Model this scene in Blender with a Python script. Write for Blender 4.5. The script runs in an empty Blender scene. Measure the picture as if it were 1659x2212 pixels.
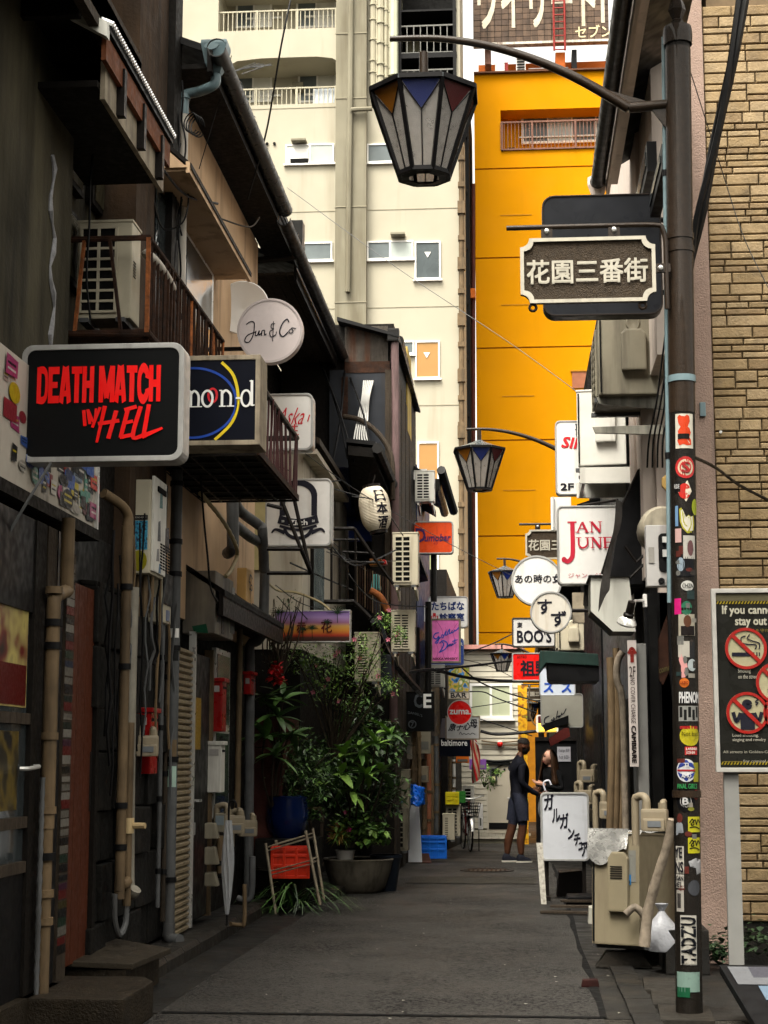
import bpy, bmesh, math, random
from mathutils import Vector, Matrix
from math import sin, cos, pi, radians, atan, tan, sqrt
random.seed(7)
SC = bpy.context.scene
COL = SC.collection
FP, CU, CV, EYE = 3580.0, 829.5, 1106.0, 1.47
PITCH = atan(534 / FP)
YAW = atan(290 * cos(PITCH) / FP)
FWD = Vector((-sin(YAW) * cos(PITCH), cos(YAW) * cos(PITCH), sin(PITCH)))
RGT = Vector((cos(YAW), sin(YAW), 0))
UPV = RGT.cross(FWD)
cam = bpy.data.cameras.new('camera')
cam.sensor_fit = 'HORIZONTAL'
cam.sensor_width = 36.0
cam.lens = 36.0 * FP / 1659.0
cam.clip_start, cam.clip_end = 0.1, 3000
cob = bpy.data.objects.new('camera', cam)
COL.objects.link(cob)
cob.matrix_world = Matrix(((RGT.x, UPV.x, -FWD.x, 0), (RGT.y, UPV.y, -FWD.y, 0), (RGT.z, UPV.z, -FWD.z, EYE), (0, 0, 0, 1)))
SC.camera = cob
SUN_EL, SUN_AZ = radians(62), radians(205)
w = bpy.data.worlds.new('World')
SC.world = w
w.use_nodes = True
nt = w.node_tree
bg = nt.nodes['Background']
sk = nt.nodes.new('ShaderNodeTexSky')
sk.sky_type = 'NISHITA'
sk.sun_disc = False
sk.sun_elevation = SUN_EL
sk.sun_rotation = SUN_AZ
sk.air_density, sk.dust_density, sk.ozone_density = 1.0, 6.0, 1.0
hs = nt.nodes.new('ShaderNodeHueSaturation')
hs.inputs['Saturation'].default_value = 0.12
nt.links.new(sk.outputs[0], hs.inputs['Color'])
wt = nt.nodes.new('ShaderNodeMix')
wt.data_type, wt.blend_type = 'RGBA', 'MULTIPLY'
wt.inputs[0].default_value = 1.0
wt.inputs[7].default_value = (1.0, 0.95, 0.84, 1)
nt.links.new(hs.outputs[0], wt.inputs[6])
nt.links.new(wt.outputs[2], bg.inputs['Color'])
bg.inputs['Strength'].default_value = 0.15
sl = bpy.data.lights.new('sun', 'SUN')
sl.energy, sl.angle, sl.color = 1.3, radians(25), (1.0, 0.95, 0.86)
so = bpy.data.objects.new('sun', sl)
COL.objects.link(so)
so.rotation_euler = (radians(28), 0, radians(155) - pi)
SC.view_settings.view_transform = 'Standard'
SC.view_settings.look = 'None'
SC.view_settings.gamma = 1.0
SC.view_settings.use_curve_mapping = False
SC.view_settings.exposure = 1.85
SC.render.engine = 'CYCLES'
SC.cycles.use_denoising = True
SC.cycles.use_adaptive_sampling = True
SC.cycles.adaptive_threshold = 0.02
SC.cycles.max_bounces = 5
SC.cycles.diffuse_bounces = 3
SC.cycles.glossy_bounces = 2
SC.cycles.transparent_max_bounces = 12
SC.cycles.caustics_reflective = False
SC.cycles.caustics_refractive = False
def at(u, v, Y):
 d = FWD + RGT * ((u - CU) / FP) - UPV * ((v - CV) / FP)
 return Vector((0, 0, EYE)) + d * (Y / d.y)
def gz(Y):
 return 0.0 if Y < 24 else -(Y - 24) * 0.034
def rect(u0, v0, u1, v1, Y):
 um, vm = (u0 + u1) / 2, (v0 + v1) / 2
 return at(u0, vm, Y).x, at(u1, vm, Y).x, at(um, v1, Y).z, at(um, v0, Y).z
def wm(o):
 return o.matrix_basis if o.parent is None else wm(o.parent) @ o.matrix_basis
class MB:
 def __init__(s):
  s.v, s.f = [], []
 def add(s, V, Fc):
  n = len(s.v)
  s.v += [Vector(p) for p in V]
  s.f += [tuple(i + n for i in f) for f in Fc]
  return s
 def box(s, x0, x1, y0, y1, z0, z1):
  return s.add([(x0, y0, z0), (x1, y0, z0), (x1, y1, z0), (x0, y1, z0), (x0, y0, z1), (x1, y0, z1), (x1, y1, z1), (x0, y1, z1)],
      [(0, 3, 2, 1), (4, 5, 6, 7), (0, 1, 5, 4), (1, 2, 6, 5), (2, 3, 7, 6), (3, 0, 4, 7)])
 def obox(s, c, d, R=None):
  n = len(s.v)
  a, b, h = d[0] / 2, d[1] / 2, d[2] / 2
  s.box(-a, a, -b, b, -h, h)
  R = R or Matrix.Identity(3)
  c = Vector(c)
  for i in range(n, len(s.v)):
   s.v[i] = R @ s.v[i] + c
  return s
 def bar(s, a, b, w, d=None):
  a, b = Vector(a), Vector(b)
  q = (b - a).to_track_quat('Z', 'Y').to_matrix()
  return s.obox((a + b) / 2, (w, d or w, (b - a).length), q)
 def cyl(s, a, b, r0, r1=None, n=8, cap=True):
  a, b = Vector(a), Vector(b)
  r1 = r0 if r1 is None else r1
  q = (b - a).to_track_quat('Z', 'Y').to_matrix()
  V = []
  for c, r in ((a, r0), (b, r1)):
   V += [c + q @ Vector((r * cos(2 * pi * i / n), r * sin(2 * pi * i / n), 0)) for i in range(n)]
  Fc = [(i, (i + 1) % n, n + (i + 1) % n, n + i) for i in range(n)]
  if cap:
   Fc += [tuple(range(n - 1, -1, -1)), tuple(range(n, 2 * n))]
  return s.add(V, Fc)
 def tube(s, pts, r, n=6, closed=False):
  P = [Vector(p) for p in pts]
  m = len(P)
  rr = r if isinstance(r, (list, tuple)) else [r] * m
  V, up = [], None
  for i in range(m):
   t = (P[(i + 1) % m] - P[i - 1]) if closed else (P[min(i + 1, m - 1)] - P[max(i - 1, 0)])
   t.normalize()
   if up is None:
    up = t.orthogonal().normalized()
   up = (up - t * up.dot(t))
   up = up.normalized() if up.length > 1e-6 else t.orthogonal().normalized()
   w_ = t.cross(up)
   V += [P[i] + (up * cos(2 * pi * k / n) + w_ * sin(2 * pi * k / n)) * rr[i] for k in range(n)]
  Fc = []
  for i in range(m if closed else m - 1):
   j = (i + 1) % m
   Fc += [(i * n + k, i * n + (k + 1) % n, j * n + (k + 1) % n, j * n + k) for k in range(n)]
  if not closed:
   Fc += [tuple(range(n - 1, -1, -1)), tuple(range((m - 1) * n, m * n))]
  return s.add(V, Fc)
 def lathe(s, prof, c=(0, 0, 0), n=16, a0=0.0, a1=2 * pi, R=None):
  c = Vector(c)
  full = abs(a1 - a0 - 2 * pi) < 1e-6
  m = n if full else n + 1
  V = []
  for r, z in prof:
   for k in range(m):
    a = a0 + (a1 - a0) * k / n
    p = Vector((r * cos(a), r * sin(a), z))
    V.append(c + (R @ p if R else p))
  Fc = []
  for i in range(len(prof) - 1):
   for k in range(n):
    Fc.append((i * m + k, i * m + (k + 1) % m, (i + 1) * m + (k + 1) % m, (i + 1) * m + k))
  return s.add(V, Fc)
 def prism(s, poly, y0, y1):
  n = len(poly)
  V = [(x, y0, z) for x, z in poly] + [(x, y1, z) for x, z in poly]
  return s.add(V, [tuple(range(n)), tuple(range(2 * n - 1, n - 1, -1))] + [(i, n + i, n + (i + 1) % n, (i + 1) % n) for i in range(n)])
 def extr(s, pts, d):
  n = len(pts)
  P = [Vector(p) for p in pts]
  d = Vector(d)
  return s.add(P + [p + d for p in P], [tuple(range(n)), tuple(range(2 * n - 1, n - 1, -1))] + [(i, n + i, n + (i + 1) % n, (i + 1) % n) for i in range(n)])
 def sheet(s, G):
  r, c = len(G), len(G[0])
  return s.add([p for row in G for p in row], [(i * c + j, i * c + j + 1, (i + 1) * c + j + 1, (i + 1) * c + j) for i in range(r - 1) for j in range(c - 1)])
 def build(s, name, mat, parent=None, smooth=False, bev=0.0, fix=True):
  me = bpy.data.meshes.new(name)
  inv = wm(parent).inverted() if parent else None
  me.from_pydata([tuple(inv @ p) if inv else tuple(p) for p in s.v], [], s.f)
  if fix or bev:
   bm = bmesh.new()
   bm.from_mesh(me)
   if fix:
    bmesh.ops.recalc_face_normals(bm, faces=bm.faces)
   if bev:
    bmesh.ops.bevel(bm, geom=[e for e in bm.edges if len(e.link_faces) == 2 and e.calc_face_angle(0) > 0.6], offset=bev, segments=2, profile=0.7, affect='EDGES', clamp_overlap=True)
   bm.to_mesh(me)
   bm.free()
  me.materials.append(mat)
  if smooth:
   me.shade_smooth()
   try:
    me.set_sharp_from_angle(angle=radians(40))
   except Exception:
    pass
  o = bpy.data.objects.new(name, me)
  COL.objects.link(o)
  o.parent = parent
  return o
def tag(o, label=None, cat=None, group=None, kind=None):
 if label: o['label'] = label
 if cat: o['category'] = cat
 if group: o['group'] = group
 if kind: o['kind'] = kind
 return o
def thing(name, label, cat, loc=(0, 0, 0), rz=0.0, group=None):
 o = bpy.data.objects.new(name, None)
 COL.objects.link(o)
 o.empty_display_size = 0.1
 o.location = loc
 o.rotation_euler = (0, 0, rz)
 return tag(o, label, cat, group)
def copy_tree(o, parent=None):
 c = o.copy()
 COL.objects.link(c)
 c.parent = parent
 for ch in list(o.children):
  copy_tree(ch, c)
 return c
def clone(part, parent, loc=(0, 0, 0), rot=None, scale=None):
 c = part.copy()
 COL.objects.link(c)
 c.parent = parent
 c.location = loc
 if rot: c.rotation_euler = rot
 if scale: c.scale = scale
 return c
def smoothpts(P, k=6, closed=False):
 P = [Vector(p) for p in P]
 n = len(P)
 out = []
 for i in range(n if closed else n - 1):
  a, b = P[i], P[(i + 1) % n]
  p = P[i - 1] if (i > 0 or closed) else a
  q = P[(i + 2) % n] if (i + 2 < n or closed) else b
  for j in range(k):
   t = j / k
   out.append(0.5 * ((2 * a) + (b - p) * t + (2 * p - 5 * a + 4 * b - q) * t * t + (3 * a - p - 3 * b + q) * t ** 3))
 if not closed:
  out.append(P[-1])
 return out
def sag(a, b, d, k=10):
 a, b = Vector(a), Vector(b)
 return [a.lerp(b, i / k) - Vector((0, 0, d * 4 * (i / k) * (1 - i / k))) for i in range(k + 1)]
def lin(h):
 h = h.lstrip('#')
 c = [int(h[i:i + 2], 16) / 255 for i in (0, 2, 4)]
 return tuple(x / 12.92 if x <= 0.04045 else ((x + 0.055) / 1.055) ** 2.4 for x in c)
MATS = {}
def M(name, col=None, rough=0.6, var=0.15, sc=5.0, bump=0.0, bsc=40.0, metal=0.0, dirt=0.0, dcol=(0.02, 0.016, 0.012), streak=True, dsc=3.0, spec=0.28, emit=None, alpha=1.0, trans=0.0, coat=0.0, stretch=(1, 1, 1), rvar=0.12):
 if name in MATS:
  return MATS[name]
 if isinstance(col, str): col = lin(col)
 if max(col) < 0.15 and spec == 0.28: spec = 0.14
 m = bpy.data.materials.new(name)
 m.use_nodes = True
 N, L = m.node_tree.nodes, m.node_tree.links
 b = N['Principled BSDF']
 b.inputs['Roughness'].default_value = rough
 b.inputs['Metallic'].default_value = metal
 b.inputs['Specular IOR Level'].default_value = spec
 b.inputs['Alpha'].default_value = alpha
 b.inputs['Transmission Weight'].default_value = trans
 b.inputs['Coat Weight'].default_value = coat
 geo = N.new('ShaderNodeNewGeometry')
 def noise(scale, det=4.0, st=(1, 1, 1), off=(0, 0, 0)):
  mp = N.new('ShaderNodeMapping')
  mp.inputs['Scale'].default_value = st
  mp.inputs['Location'].default_value = off
  L.new(geo.outputs['Position'], mp.inputs['Vector'])
  t = N.new('ShaderNodeTexNoise')
  t.inputs['Scale'].default_value = scale
  t.inputs['Detail'].default_value = det
  t.inputs['Roughness'].default_value = 0.62
  L.new(mp.outputs[0], t.inputs['Vector'])
  return t.outputs['Fac']
 n1 = noise(sc, 3.0, stretch)
 mr = N.new('ShaderNodeMapRange')
 mr.inputs['From Min'].default_value, mr.inputs['From Max'].default_value = 0.28, 0.72
 mr.inputs['To Min'].default_value, mr.inputs['To Max'].default_value = 1 - var, 1 + var
 L.new(n1, mr.inputs['Value'])
 mu = N.new('ShaderNodeMix')
 mu.data_type, mu.blend_type = 'RGBA', 'MULTIPLY'
 mu.inputs[0].default_value = 1.0
 mu.inputs[6].default_value = (*col, 1)
 L.new(mr.outputs[0], mu.inputs[7])
 out = mu.outputs[2]
 if dirt > 0:
  n2 = noise(dsc, 4.0, (2.6, 2.6, 0.28) if streak else (1, 1, 1), (3.1, 7.7, 1.3))
  cr = N.new('ShaderNodeMapRange')
  cr.inputs['From Min'].default_value, cr.inputs['From Max'].default_value = 0.64 - 0.3 * dirt, 0.84 - 0.25 * dirt
  cr.inputs['To Min'].default_value, cr.inputs['To Max'].default_value = 0.0, min(1.0, 0.45 + 0.6 * dirt)
  L.new(n2, cr.inputs['Value'])
  mx = N.new('ShaderNodeMix')
  mx.data_type = 'RGBA'
  L.new(cr.outputs[0], mx.inputs[0])
  L.new(out, mx.inputs[6])
  mx.inputs[7].default_value = (*dcol, 1)
  out = mx.outputs[2]
 L.new(out, b.inputs['Base Color'])
 if rvar:
  rr = N.new('ShaderNodeMapRange')
  rr.inputs['From Min'].default_value, rr.inputs['From Max'].default_value = 0.3, 0.7
  rr.inputs['To Min'].default_value, rr.inputs['To Max'].default_value = max(0.03, rough - rvar), min(1, rough + rvar)
  L.new(noise(sc * 2.3, 1.0, (1, 1, 1), (9, 2, 5)), rr.inputs['Value'])
  L.new(rr.outputs[0], b.inputs['Roughness'])
 if bump:
  bp = N.new('ShaderNodeBump')
  bp.inputs['Strength'].default_value = min(1.0, bump)
  bp.inputs['Distance'].default_value = 0.01
  L.new(noise(bsc, 2.0), bp.inputs['Height'])
  L.new(bp.outputs[0], b.inputs['Normal'])
 if emit:
  b.inputs['Emission Color'].default_value = (*emit[0], 1)
  b.inputs['Emission Strength'].default_value = emit[1]
 MATS[name] = m
 return m
def flat(x0, x1, z0, z1, y, sl=0.0):
 return lambda s, t, d=0.0: Vector((x0 + (x1 - x0) * (s + sl * t), y - d, z0 + (z1 - z0) * t))
def lettering(body, mat, parent, fn, bold=0.0, name='lettering', depth=0.004, fit=None):
 c = bpy.data.curves.new('t', 'FONT')
 c.body = body
 c.resolution_u = 2
 o = bpy.data.objects.new('t', c)
 COL.objects.link(o)
 me = bpy.data.meshes.new_from_object(o)
 xs = [p.co.x for p in me.vertices]
 ys = [p.co.y for p in me.vertices]
 x0, x1, y0, y1 = min(xs), max(xs), min(ys), max(ys)
 if fit: y0, y1 = fit
 mb = MB()
 b = min(bold, 0.035) * 0.8
 o0 = fn(0.5, 0.5, depth)
 nrm = (fn(0.6, 0.5, depth) - o0).cross(fn(0.5, 0.6, depth) - o0).normalized()
 if nrm.dot(Vector((0, 0, EYE)) - o0) < 0: nrm = -nrm
 for k, (bx_, by_) in enumerate(((0, 0), (-b, -b), (b, -b), (-b, b), (b, b)) if b else ((0, 0),)):
  mb.add([fn((p.co.x + bx_ - x0) / (x1 - x0), (p.co.y + by_ - y0) / (y1 - y0), depth) + nrm * 0.0005 * k for p in me.vertices], [tuple(p.vertices) for p in me.polygons])
 bpy.data.objects.remove(o)
 bpy.data.meshes.remove(me)
 bpy.data.curves.remove(c)
 return mb.build(name, mat, parent, fix=False)
def strokes(S, mat, parent, fn, asp=1.0, name='lettering', depth=0.004, k=6):
 mb = MB()
 dd = depth
 for st in S:
  P, wd = st[0], st[1]
  Q = smoothpts([(x * asp, y, 0) for x, y in P], k) if len(P) > 2 else [Vector((x * asp, y, 0)) for x, y in P]
  n = len(Q)
  w0, w1 = wd if isinstance(wd, tuple) else (wd, wd)
  dd += 0.0004
  row = []
  for i in range(n):
   t = (Q[min(i + 1, n - 1)] - Q[max(i - 1, 0)])
   t = t.normalized() if t.length > 1e-9 else Vector((1, 0, 0))
   nn = Vector((-t.y, t.x, 0)) * (w0 + (w1 - w0) * i / max(1, n - 1)) / 2
   a, b = Q[i] + nn, Q[i] - nn
   row.append((fn(a.x / asp, a.y, dd), fn(b.x / asp, b.y, dd)))
  mb.add([p for r in row for p in r], [(2 * i, 2 * i + 1, 2 * i + 3, 2 * i + 2) for i in range(n - 1)])
 return mb.build(name, mat, parent, fix=False)
def rrect(x0, x1, z0, z1, r, k=5):
 P = []
 for cx, cz, a in ((x1 - r, z1 - r, 0), (x0 + r, z1 - r, pi / 2), (x0 + r, z0 + r, pi), (x1 - r, z0 + r, 1.5 * pi)):
  P += [(cx + r * cos(a + pi / 2 * i / k), cz + r * sin(a + pi / 2 * i / k)) for i in range(k + 1)]
 return P
def disc(cx, cz, r, n=32, rz=None):
 return [(cx + r * cos(2 * pi * i / n), cz + (rz or r) * sin(2 * pi * i / n)) for i in range(n)]
def ring_mesh(outer, inner, y0, y1):
 n = len(outer)
 mb = MB()
 V = [(x, y, z) for y in (y0, y1) for P in (outer, inner) for x, z in P]
 Fc = []
 for i in range(n):
  j = (i + 1) % n
  Fc += [(i, j, n + j, n + i), (2 * n + i, 3 * n + i, 3 * n + j, 2 * n + j), (i, 2 * n + i, 2 * n + j, j), (n + i, n + j, 3 * n + j, 3 * n + i)]
 return mb.add(V, Fc)
def onx(u, v, X):
 d = FWD + RGT * ((u - CU) / FP) - UPV * ((v - CV) / FP)
 return Vector((0, 0, EYE)) + d * (X / d.x)
def ong(u, v, z=0.0):
 d = FWD + RGT * ((u - CU) / FP) - UPV * ((v - CV) / FP)
 return Vector((0, 0, EYE)) + d * ((z - EYE) / d.z)
def wbox(X0, X1, pa, pb, name, mat, par, bev=0.0):
 return MB().box(min(X0, X1), max(X0, X1), min(pa.y, pb.y), max(pa.y, pb.y), min(pa.z, pb.z), max(pa.z, pb.z)).build(name, mat, par, bev=bev)
# == materials of the setting
def asphalt(name, c0, c1, wet=0.5, ssc=135.0):
 m = bpy.data.materials.new(name)
 m.use_nodes = True
 N, L = m.node_tree.nodes, m.node_tree.links
 b = N['Principled BSDF']
 b.inputs['Specular IOR Level'].default_value = 0.12
 geo = N.new('ShaderNodeNewGeometry')
 def tex(kind, scale, det=4):
  t = N.new(kind)
  t.inputs['Scale'].default_value = scale
  if 'Detail' in t.inputs: t.inputs['Detail'].default_value = det
  L.new(geo.outputs['Position'], t.inputs['Vector'])
  return t
 vo = tex('ShaderNodeTexVoronoi', ssc * 0.35)
 n1 = tex('ShaderNodeTexNoise', 1.1, 6)
 n2 = tex('ShaderNodeTexNoise', 70, 3)
 mx = N.new('ShaderNodeMix'); mx.data_type = 'RGBA'
 mx.inputs[6].default_value, mx.inputs[7].default_value = (*c0, 1), (*c1, 1)
 ad = N.new('ShaderNodeMath'); ad.operation = 'MULTIPLY_ADD'
 sp = N.new('ShaderNodeSeparateColor')
 L.new(vo.outputs['Color'], sp.inputs[0])
 pw = N.new('ShaderNodeMath'); pw.operation = 'POWER'; pw.inputs[1].default_value = 3.0
 L.new(sp.outputs[0], pw.inputs[0])
 L.new(pw.outputs[0], ad.inputs[0]); ad.inputs[1].default_value = 1.3
 mr = N.new('ShaderNodeMapRange')
 mr.inputs['From Min'].default_value, mr.inputs['From Max'].default_value = 0.35, 0.7
 mr.inputs['To Min'].default_value, mr.inputs['To Max'].default_value = -0.3, 0.55
 L.new(n1.outputs['Fac'], mr.inputs['Value'])
 n4 = tex('ShaderNodeTexNoise', 16, 4)
 m4 = N.new('ShaderNodeMath'); m4.operation = 'MULTIPLY_ADD'; m4.inputs[1].default_value = 0.7
 L.new(n4.outputs['Fac'], m4.inputs[0]); L.new(mr.outputs[0], m4.inputs[2])
 m5 = N.new('ShaderNodeMath'); m5.operation = 'SUBTRACT'; m5.inputs[1].default_value = 0.35
 L.new(m4.outputs[0], m5.inputs[0])
 L.new(m5.outputs[0], ad.inputs[2])
 L.new(ad.outputs[0], mx.inputs[0])
 L.new(mx.outputs[2], b.inputs['Base Color'])
 r = N.new('ShaderNodeMapRange')
 r.inputs['From Min'].default_value, r.inputs['From Max'].default_value = 0.35, 0.68
 r.inputs['To Min'].default_value, r.inputs['To Max'].default_value = wet, 0.85
 n3 = tex('ShaderNodeTexNoise', 0.9, 5)
 L.new(n3.outputs['Fac'], r.inputs['Value'])
 L.new(r.outputs[0], b.inputs['Roughness'])
 bp = N.new('ShaderNodeBump'); bp.inputs['Strength'].default_value = 0.9; bp.inputs['Distance'].default_value = 0.02
 hs_ = N.new('ShaderNodeMath'); hs_.operation = 'ADD'
 L.new(vo.outputs['Distance'], hs_.inputs[0]); L.new(n2.outputs['Fac'], hs_.inputs[1])
 L.new(hs_.outputs[0], bp.inputs['Height'])
 L.new(bp.outputs[0], b.inputs['Normal'])
 return m
MA_ROAD = asphalt('wet_asphalt', (0.003, 0.003, 0.0034), (0.05, 0.047, 0.043), 0.5)
MA_PATCH = asphalt('pale_asphalt', (0.008, 0.0075, 0.007), (0.042, 0.038, 0.031), 0.65)
MA_APRON = M('dark_concrete', (0.014, 0.0135, 0.0125), 0.5, 0.35, 2.2, 0.5, 60, dirt=0.5, streak=False)
MA_KERB = M('kerb_concrete', (0.02, 0.018, 0.015), 0.55, 0.35, 5, 0.5, 50, dirt=0.6, streak=False)
MA_CREAM = M('cream_render', (0.365, 0.34, 0.265), 0.8, 0.05, 0.6, 0.05, 3, dirt=0.2, dcol=(0.2, 0.175, 0.12), dsc=0.35)
MA_CONC = M('stained_concrete', (0.2, 0.185, 0.135), 0.85, 0.12, 0.7, 0.1, 4, dirt=0.75, dcol=(0.12, 0.105, 0.07), dsc=0.7)
MA_YEL = M('ochre_paint', (0.55, 0.228, 0.001), 0.75, 0.06, 0.5, 0.05, 4, dirt=0.18, dcol=(0.42, 0.18, 0.002), dsc=0.5, spec=0.04)
MA_ORA = M('orange_paint', (0.5, 0.11, 0.004), 0.6, 0.1, 1.0)
MA_WHITE = M('white_paint', (0.74, 0.73, 0.7), 0.5, 0.06, 2)
MA_ALU = M('aluminium', (0.55, 0.55, 0.53), 0.35, 0.1, 6, metal=0.6)
MA_BLACK = M('black_paint', (0.004, 0.004, 0.0045), 0.5, 0.3, 6)
MA_DARK = M('dark_void', (0.003, 0.003, 0.003), 0.8, 0.2, 6)
MA_GLASS = M('window_glass', (0.2, 0.24, 0.24), 0.12, 0.1, 1, spec=0.8)
MA_GLASSD = M('dark_glass', (0.03, 0.036, 0.038), 0.08, 0.2, 1, spec=0.8)
MA_RUST = M('rusty_iron', (0.03, 0.013, 0.007), 0.8, 0.5, 14, 0.4, 60, dirt=0.6, dcol=(0.012, 0.009, 0.008), dsc=10, streak=False)
MA_RUSTO = M('orange_rust', (0.24, 0.075, 0.02), 0.85, 0.5, 18, 0.4, 60, dirt=0.5, dcol=(0.05, 0.02, 0.01), dsc=12, streak=False)
MA_IRON = M('dark_iron', (0.009, 0.007, 0.006), 0.5, 0.4, 9, 0.2, 50)
MA_PIPEC = M('beige_pipe', (0.13, 0.09, 0.05), 0.6, 0.25, 5, dirt=0.5, spec=0.15)
MA_PIPEG = M('grey_pipe', (0.085, 0.088, 0.09), 0.45, 0.2, 6, dirt=0.45)
MA_PINK = M('pink_render', (0.26, 0.185, 0.15), 0.85, 0.12, 5, 0.8, 90, dirt=0.3, dsc=2.5, dcol=(0.12, 0.09, 0.075))
# == ground and alley
def sheet_y(name, mat, x0, x1, ys, dz, kind='structure'):
 mb = MB()
 mb.sheet([[(x0(y) if callable(x0) else x0, y, gz(min(y, 43)) + dz), (x1(y) if callable(x1) else x1, y, gz(min(y, 43)) + dz)] for y in ys])
 return tag(mb.build(name, mat, fix=False), kind=kind)
tag(sheet_y('ground', MA_APRON, -400, 400, [-400, 24, 30, 36, 43, 800], -0.012), 'dark wet ground around the alley', None)
YS = [5.5, 12, 18, 24, 28, 32, 36, 40, 43.0]
al = sheet_y('alley_road', MA_ROAD, lambda y: -2.12 + max(0, y - 14) * 0.028, lambda y: 0.47, YS, 0.0)
sheet_y('road_patch', MA_PATCH, -60, 60, [-60, 9.9], -0.006)
sheet_y('road_patch', MA_PATCH, -1.35, 0.2, [20.2, 21.4], 0.004)
sheet_y('gutter_strip', MA_APRON, lambda y: -2.45 + max(0, y - 14) * 0.03, lambda y: -2.124 + max(0, y - 14) * 0.028, [9.9] + YS[1:], -0.002)
sheet_y('apron', MA_APRON, 0.474, 1.4, [9.9] + YS[1:], -0.003)
for k, (x0_, x1_, y0_, y1_) in enumerate(((0.45, 0.49, 9.9, 24), (-2.1, 0.47, 9.87, 9.93), (-1.37, 0.22, 20.17, 20.21))):
 mb = MB().sheet([[(x0_ + 0.015 * sin(9 * i + k), y0_ + (y1_ - y0_) * i / 24, 0.006), (x1_ + 0.012 * sin(7 * i + k), y0_ + (y1_ - y0_) * i / 24, 0.006)] for i in range(25)])
 tag(mb.build('tar_seam', MA_DARK, None, fix=False), kind='structure')
t = thing('manhole_cover', 'round iron manhole cover sunk in the asphalt near the man', 'manhole', at(1052, 1868, 22.6).xy.to_3d(), 0)
mc = at(1052, 1868, 22.6)
MB().lathe([(0.36, 0.004), (0.36, 0.012), (0.31, 0.012), (0.31, 0.006), (0.0, 0.006)], (mc.x, mc.y, gz(22.6)), 28).build('frame', MA_APRON, t)
g = MB()
for i in range(-4, 5):
 h = sqrt(0.28 ** 2 - (i * 0.06) ** 2)
 g.box(mc.x + i * 0.06 - 0.012, mc.x + i * 0.06 + 0.012, mc.y - h, mc.y + h, gz(22.6) + 0.006, gz(22.6) + 0.013)
g.build('tread', MA_RUST, t)
kt = tag(MB().box(-2.9, -2.61, 9.9, 16.0, -0.01, 0.10).build('pavement', MA_APRON), kind='structure')
y = 9.95
while y < 16:
 mb = MB()
 k = -2.45
 mb.prism([(k - 0.16, -0.02), (k, -0.02), (k - 0.005, 0.07), (k - 0.03, 0.105), (k - 0.16, 0.11)], y, y + 0.585)
 mb.build('kerb_stone', MA_KERB, kt, bev=0.004)
 y += 0.6
kt = tag(MB().box(-3.2, -2.05, 17.6, 26.0, -0.08, 0.08).build('pavement', MA_APRON), kind='structure')
y = 17.6
while y < 24.8:
 mb = MB()
 k = -1.92 + (y - 17.6) * 0.02
 mb.prism([(k - 0.13, -0.08), (k, -0.08), (k - 0.02, 0.085), (k - 0.13, 0.09)], y, y + 0.585)
 mb.build('kerb_stone', MA_KERB, kt, bev=0.004)
 y += 0.6
dt = tag(MB().box(0.80, 1.0, 9.4, 12.4, -0.1, -0.006).build('drain_channel', MA_DARK), kind='structure')
y = 9.4
for i in range(5):
 mb = MB().obox((0.71, y + 0.29 + i * 0.6, 0.004), (0.16, 0.58, 0.03), Matrix.Rotation(random.uniform(-0.02, 0.02), 3, 'Z'))
 mb.build('drain_lid', MA_APRON, dt, bev=0.005)
for i in range(3):
 MB().obox((0.95 + random.uniform(-.02, .02), 10.0 + i * 0.62, 0.006), (0.3, 0.6, 0.04), Matrix.Rotation(random.uniform(-0.06, 0.06), 3, 'Z')).build('drain_lid', MA_KERB, dt, bev=0.006)
# == far buildings
def window(b, u0, v0, u1, v1, Y, glass, n=2, fr=0.05, proud=0.06, frame=None, sill=True, curtain=None):
 x0, x1, z0, z1 = rect(u0, v0, u1, v1, Y)
 frame = frame or MA_WHITE
 mb = ring_mesh([(x0, z0), (x1, z0), (x1, z1), (x0, z1)], [(x0 + fr, z0 + fr), (x1 - fr, z0 + fr), (x1 - fr, z1 - fr), (x0 + fr, z1 - fr)], Y - proud, Y + 0.02)
 f = mb.build('window', frame, b)
 wd = (x1 - x0 - 2 * fr) / n
 for i in range(n):
  a = x0 + fr + i * wd
  MB().box(a + (0.02 if i else 0), a + wd - (0.02 if i < n - 1 else 0), Y - 0.03 - 0.01 * (i % 2), Y - 0.012, z0 + fr, z1 - fr).build('pane', glass if not isinstance(glass, list) else glass[i % len(glass)], f)
  if i:
   MB().box(a - 0.03, a + 0.03, Y - proud + 0.005, Y - 0.008, z0 + fr, z1 - fr).build('frame', frame, f)
 if sill:
  MB().box(x0 - 0.05, x1 + 0.05, Y - proud - 0.05, Y, z0 - 0.06, z0 - 0.005).build('sill', frame, f)
 return f
YA = 52.0
apt = thing('apartment_block', 'tall cream apartment block with stained concrete pilaster and balconies', 'building', (at(700, 1640, YA).x, YA, -0.65))
xl, xr = at(300, 1000, YA).x, at(1000, 1000, YA).x
zt = at(700, -220, YA).z
zA = lambda v: at(720, v, YA).z
xA = lambda u, v=600: at(u, v, YA).x
wl = MB()
wl.box(xl, xr, YA, YA + 6, -0.7, zA(222))
wl.box(xl, xA(463), YA, YA + 6, zA(222), zt)
wl.box(xA(463), xA(728), YA + 1.6, YA + 6, zA(222), zt)
wl.box(xA(728), xA(860), YA, YA + 6, zA(222), zt)
wl.box(xA(860), xA(992), YA + 2.2, YA + 6, zA(222), zt)
wl.box(xA(985), xr, YA, YA + 2.2, zA(222), zt)
wl.build('wall', MA_CREAM, apt)
ce = M('balcony_ceiling', (0.6, 0.52, 0.33), 0.8, 0.06, 1)
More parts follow.
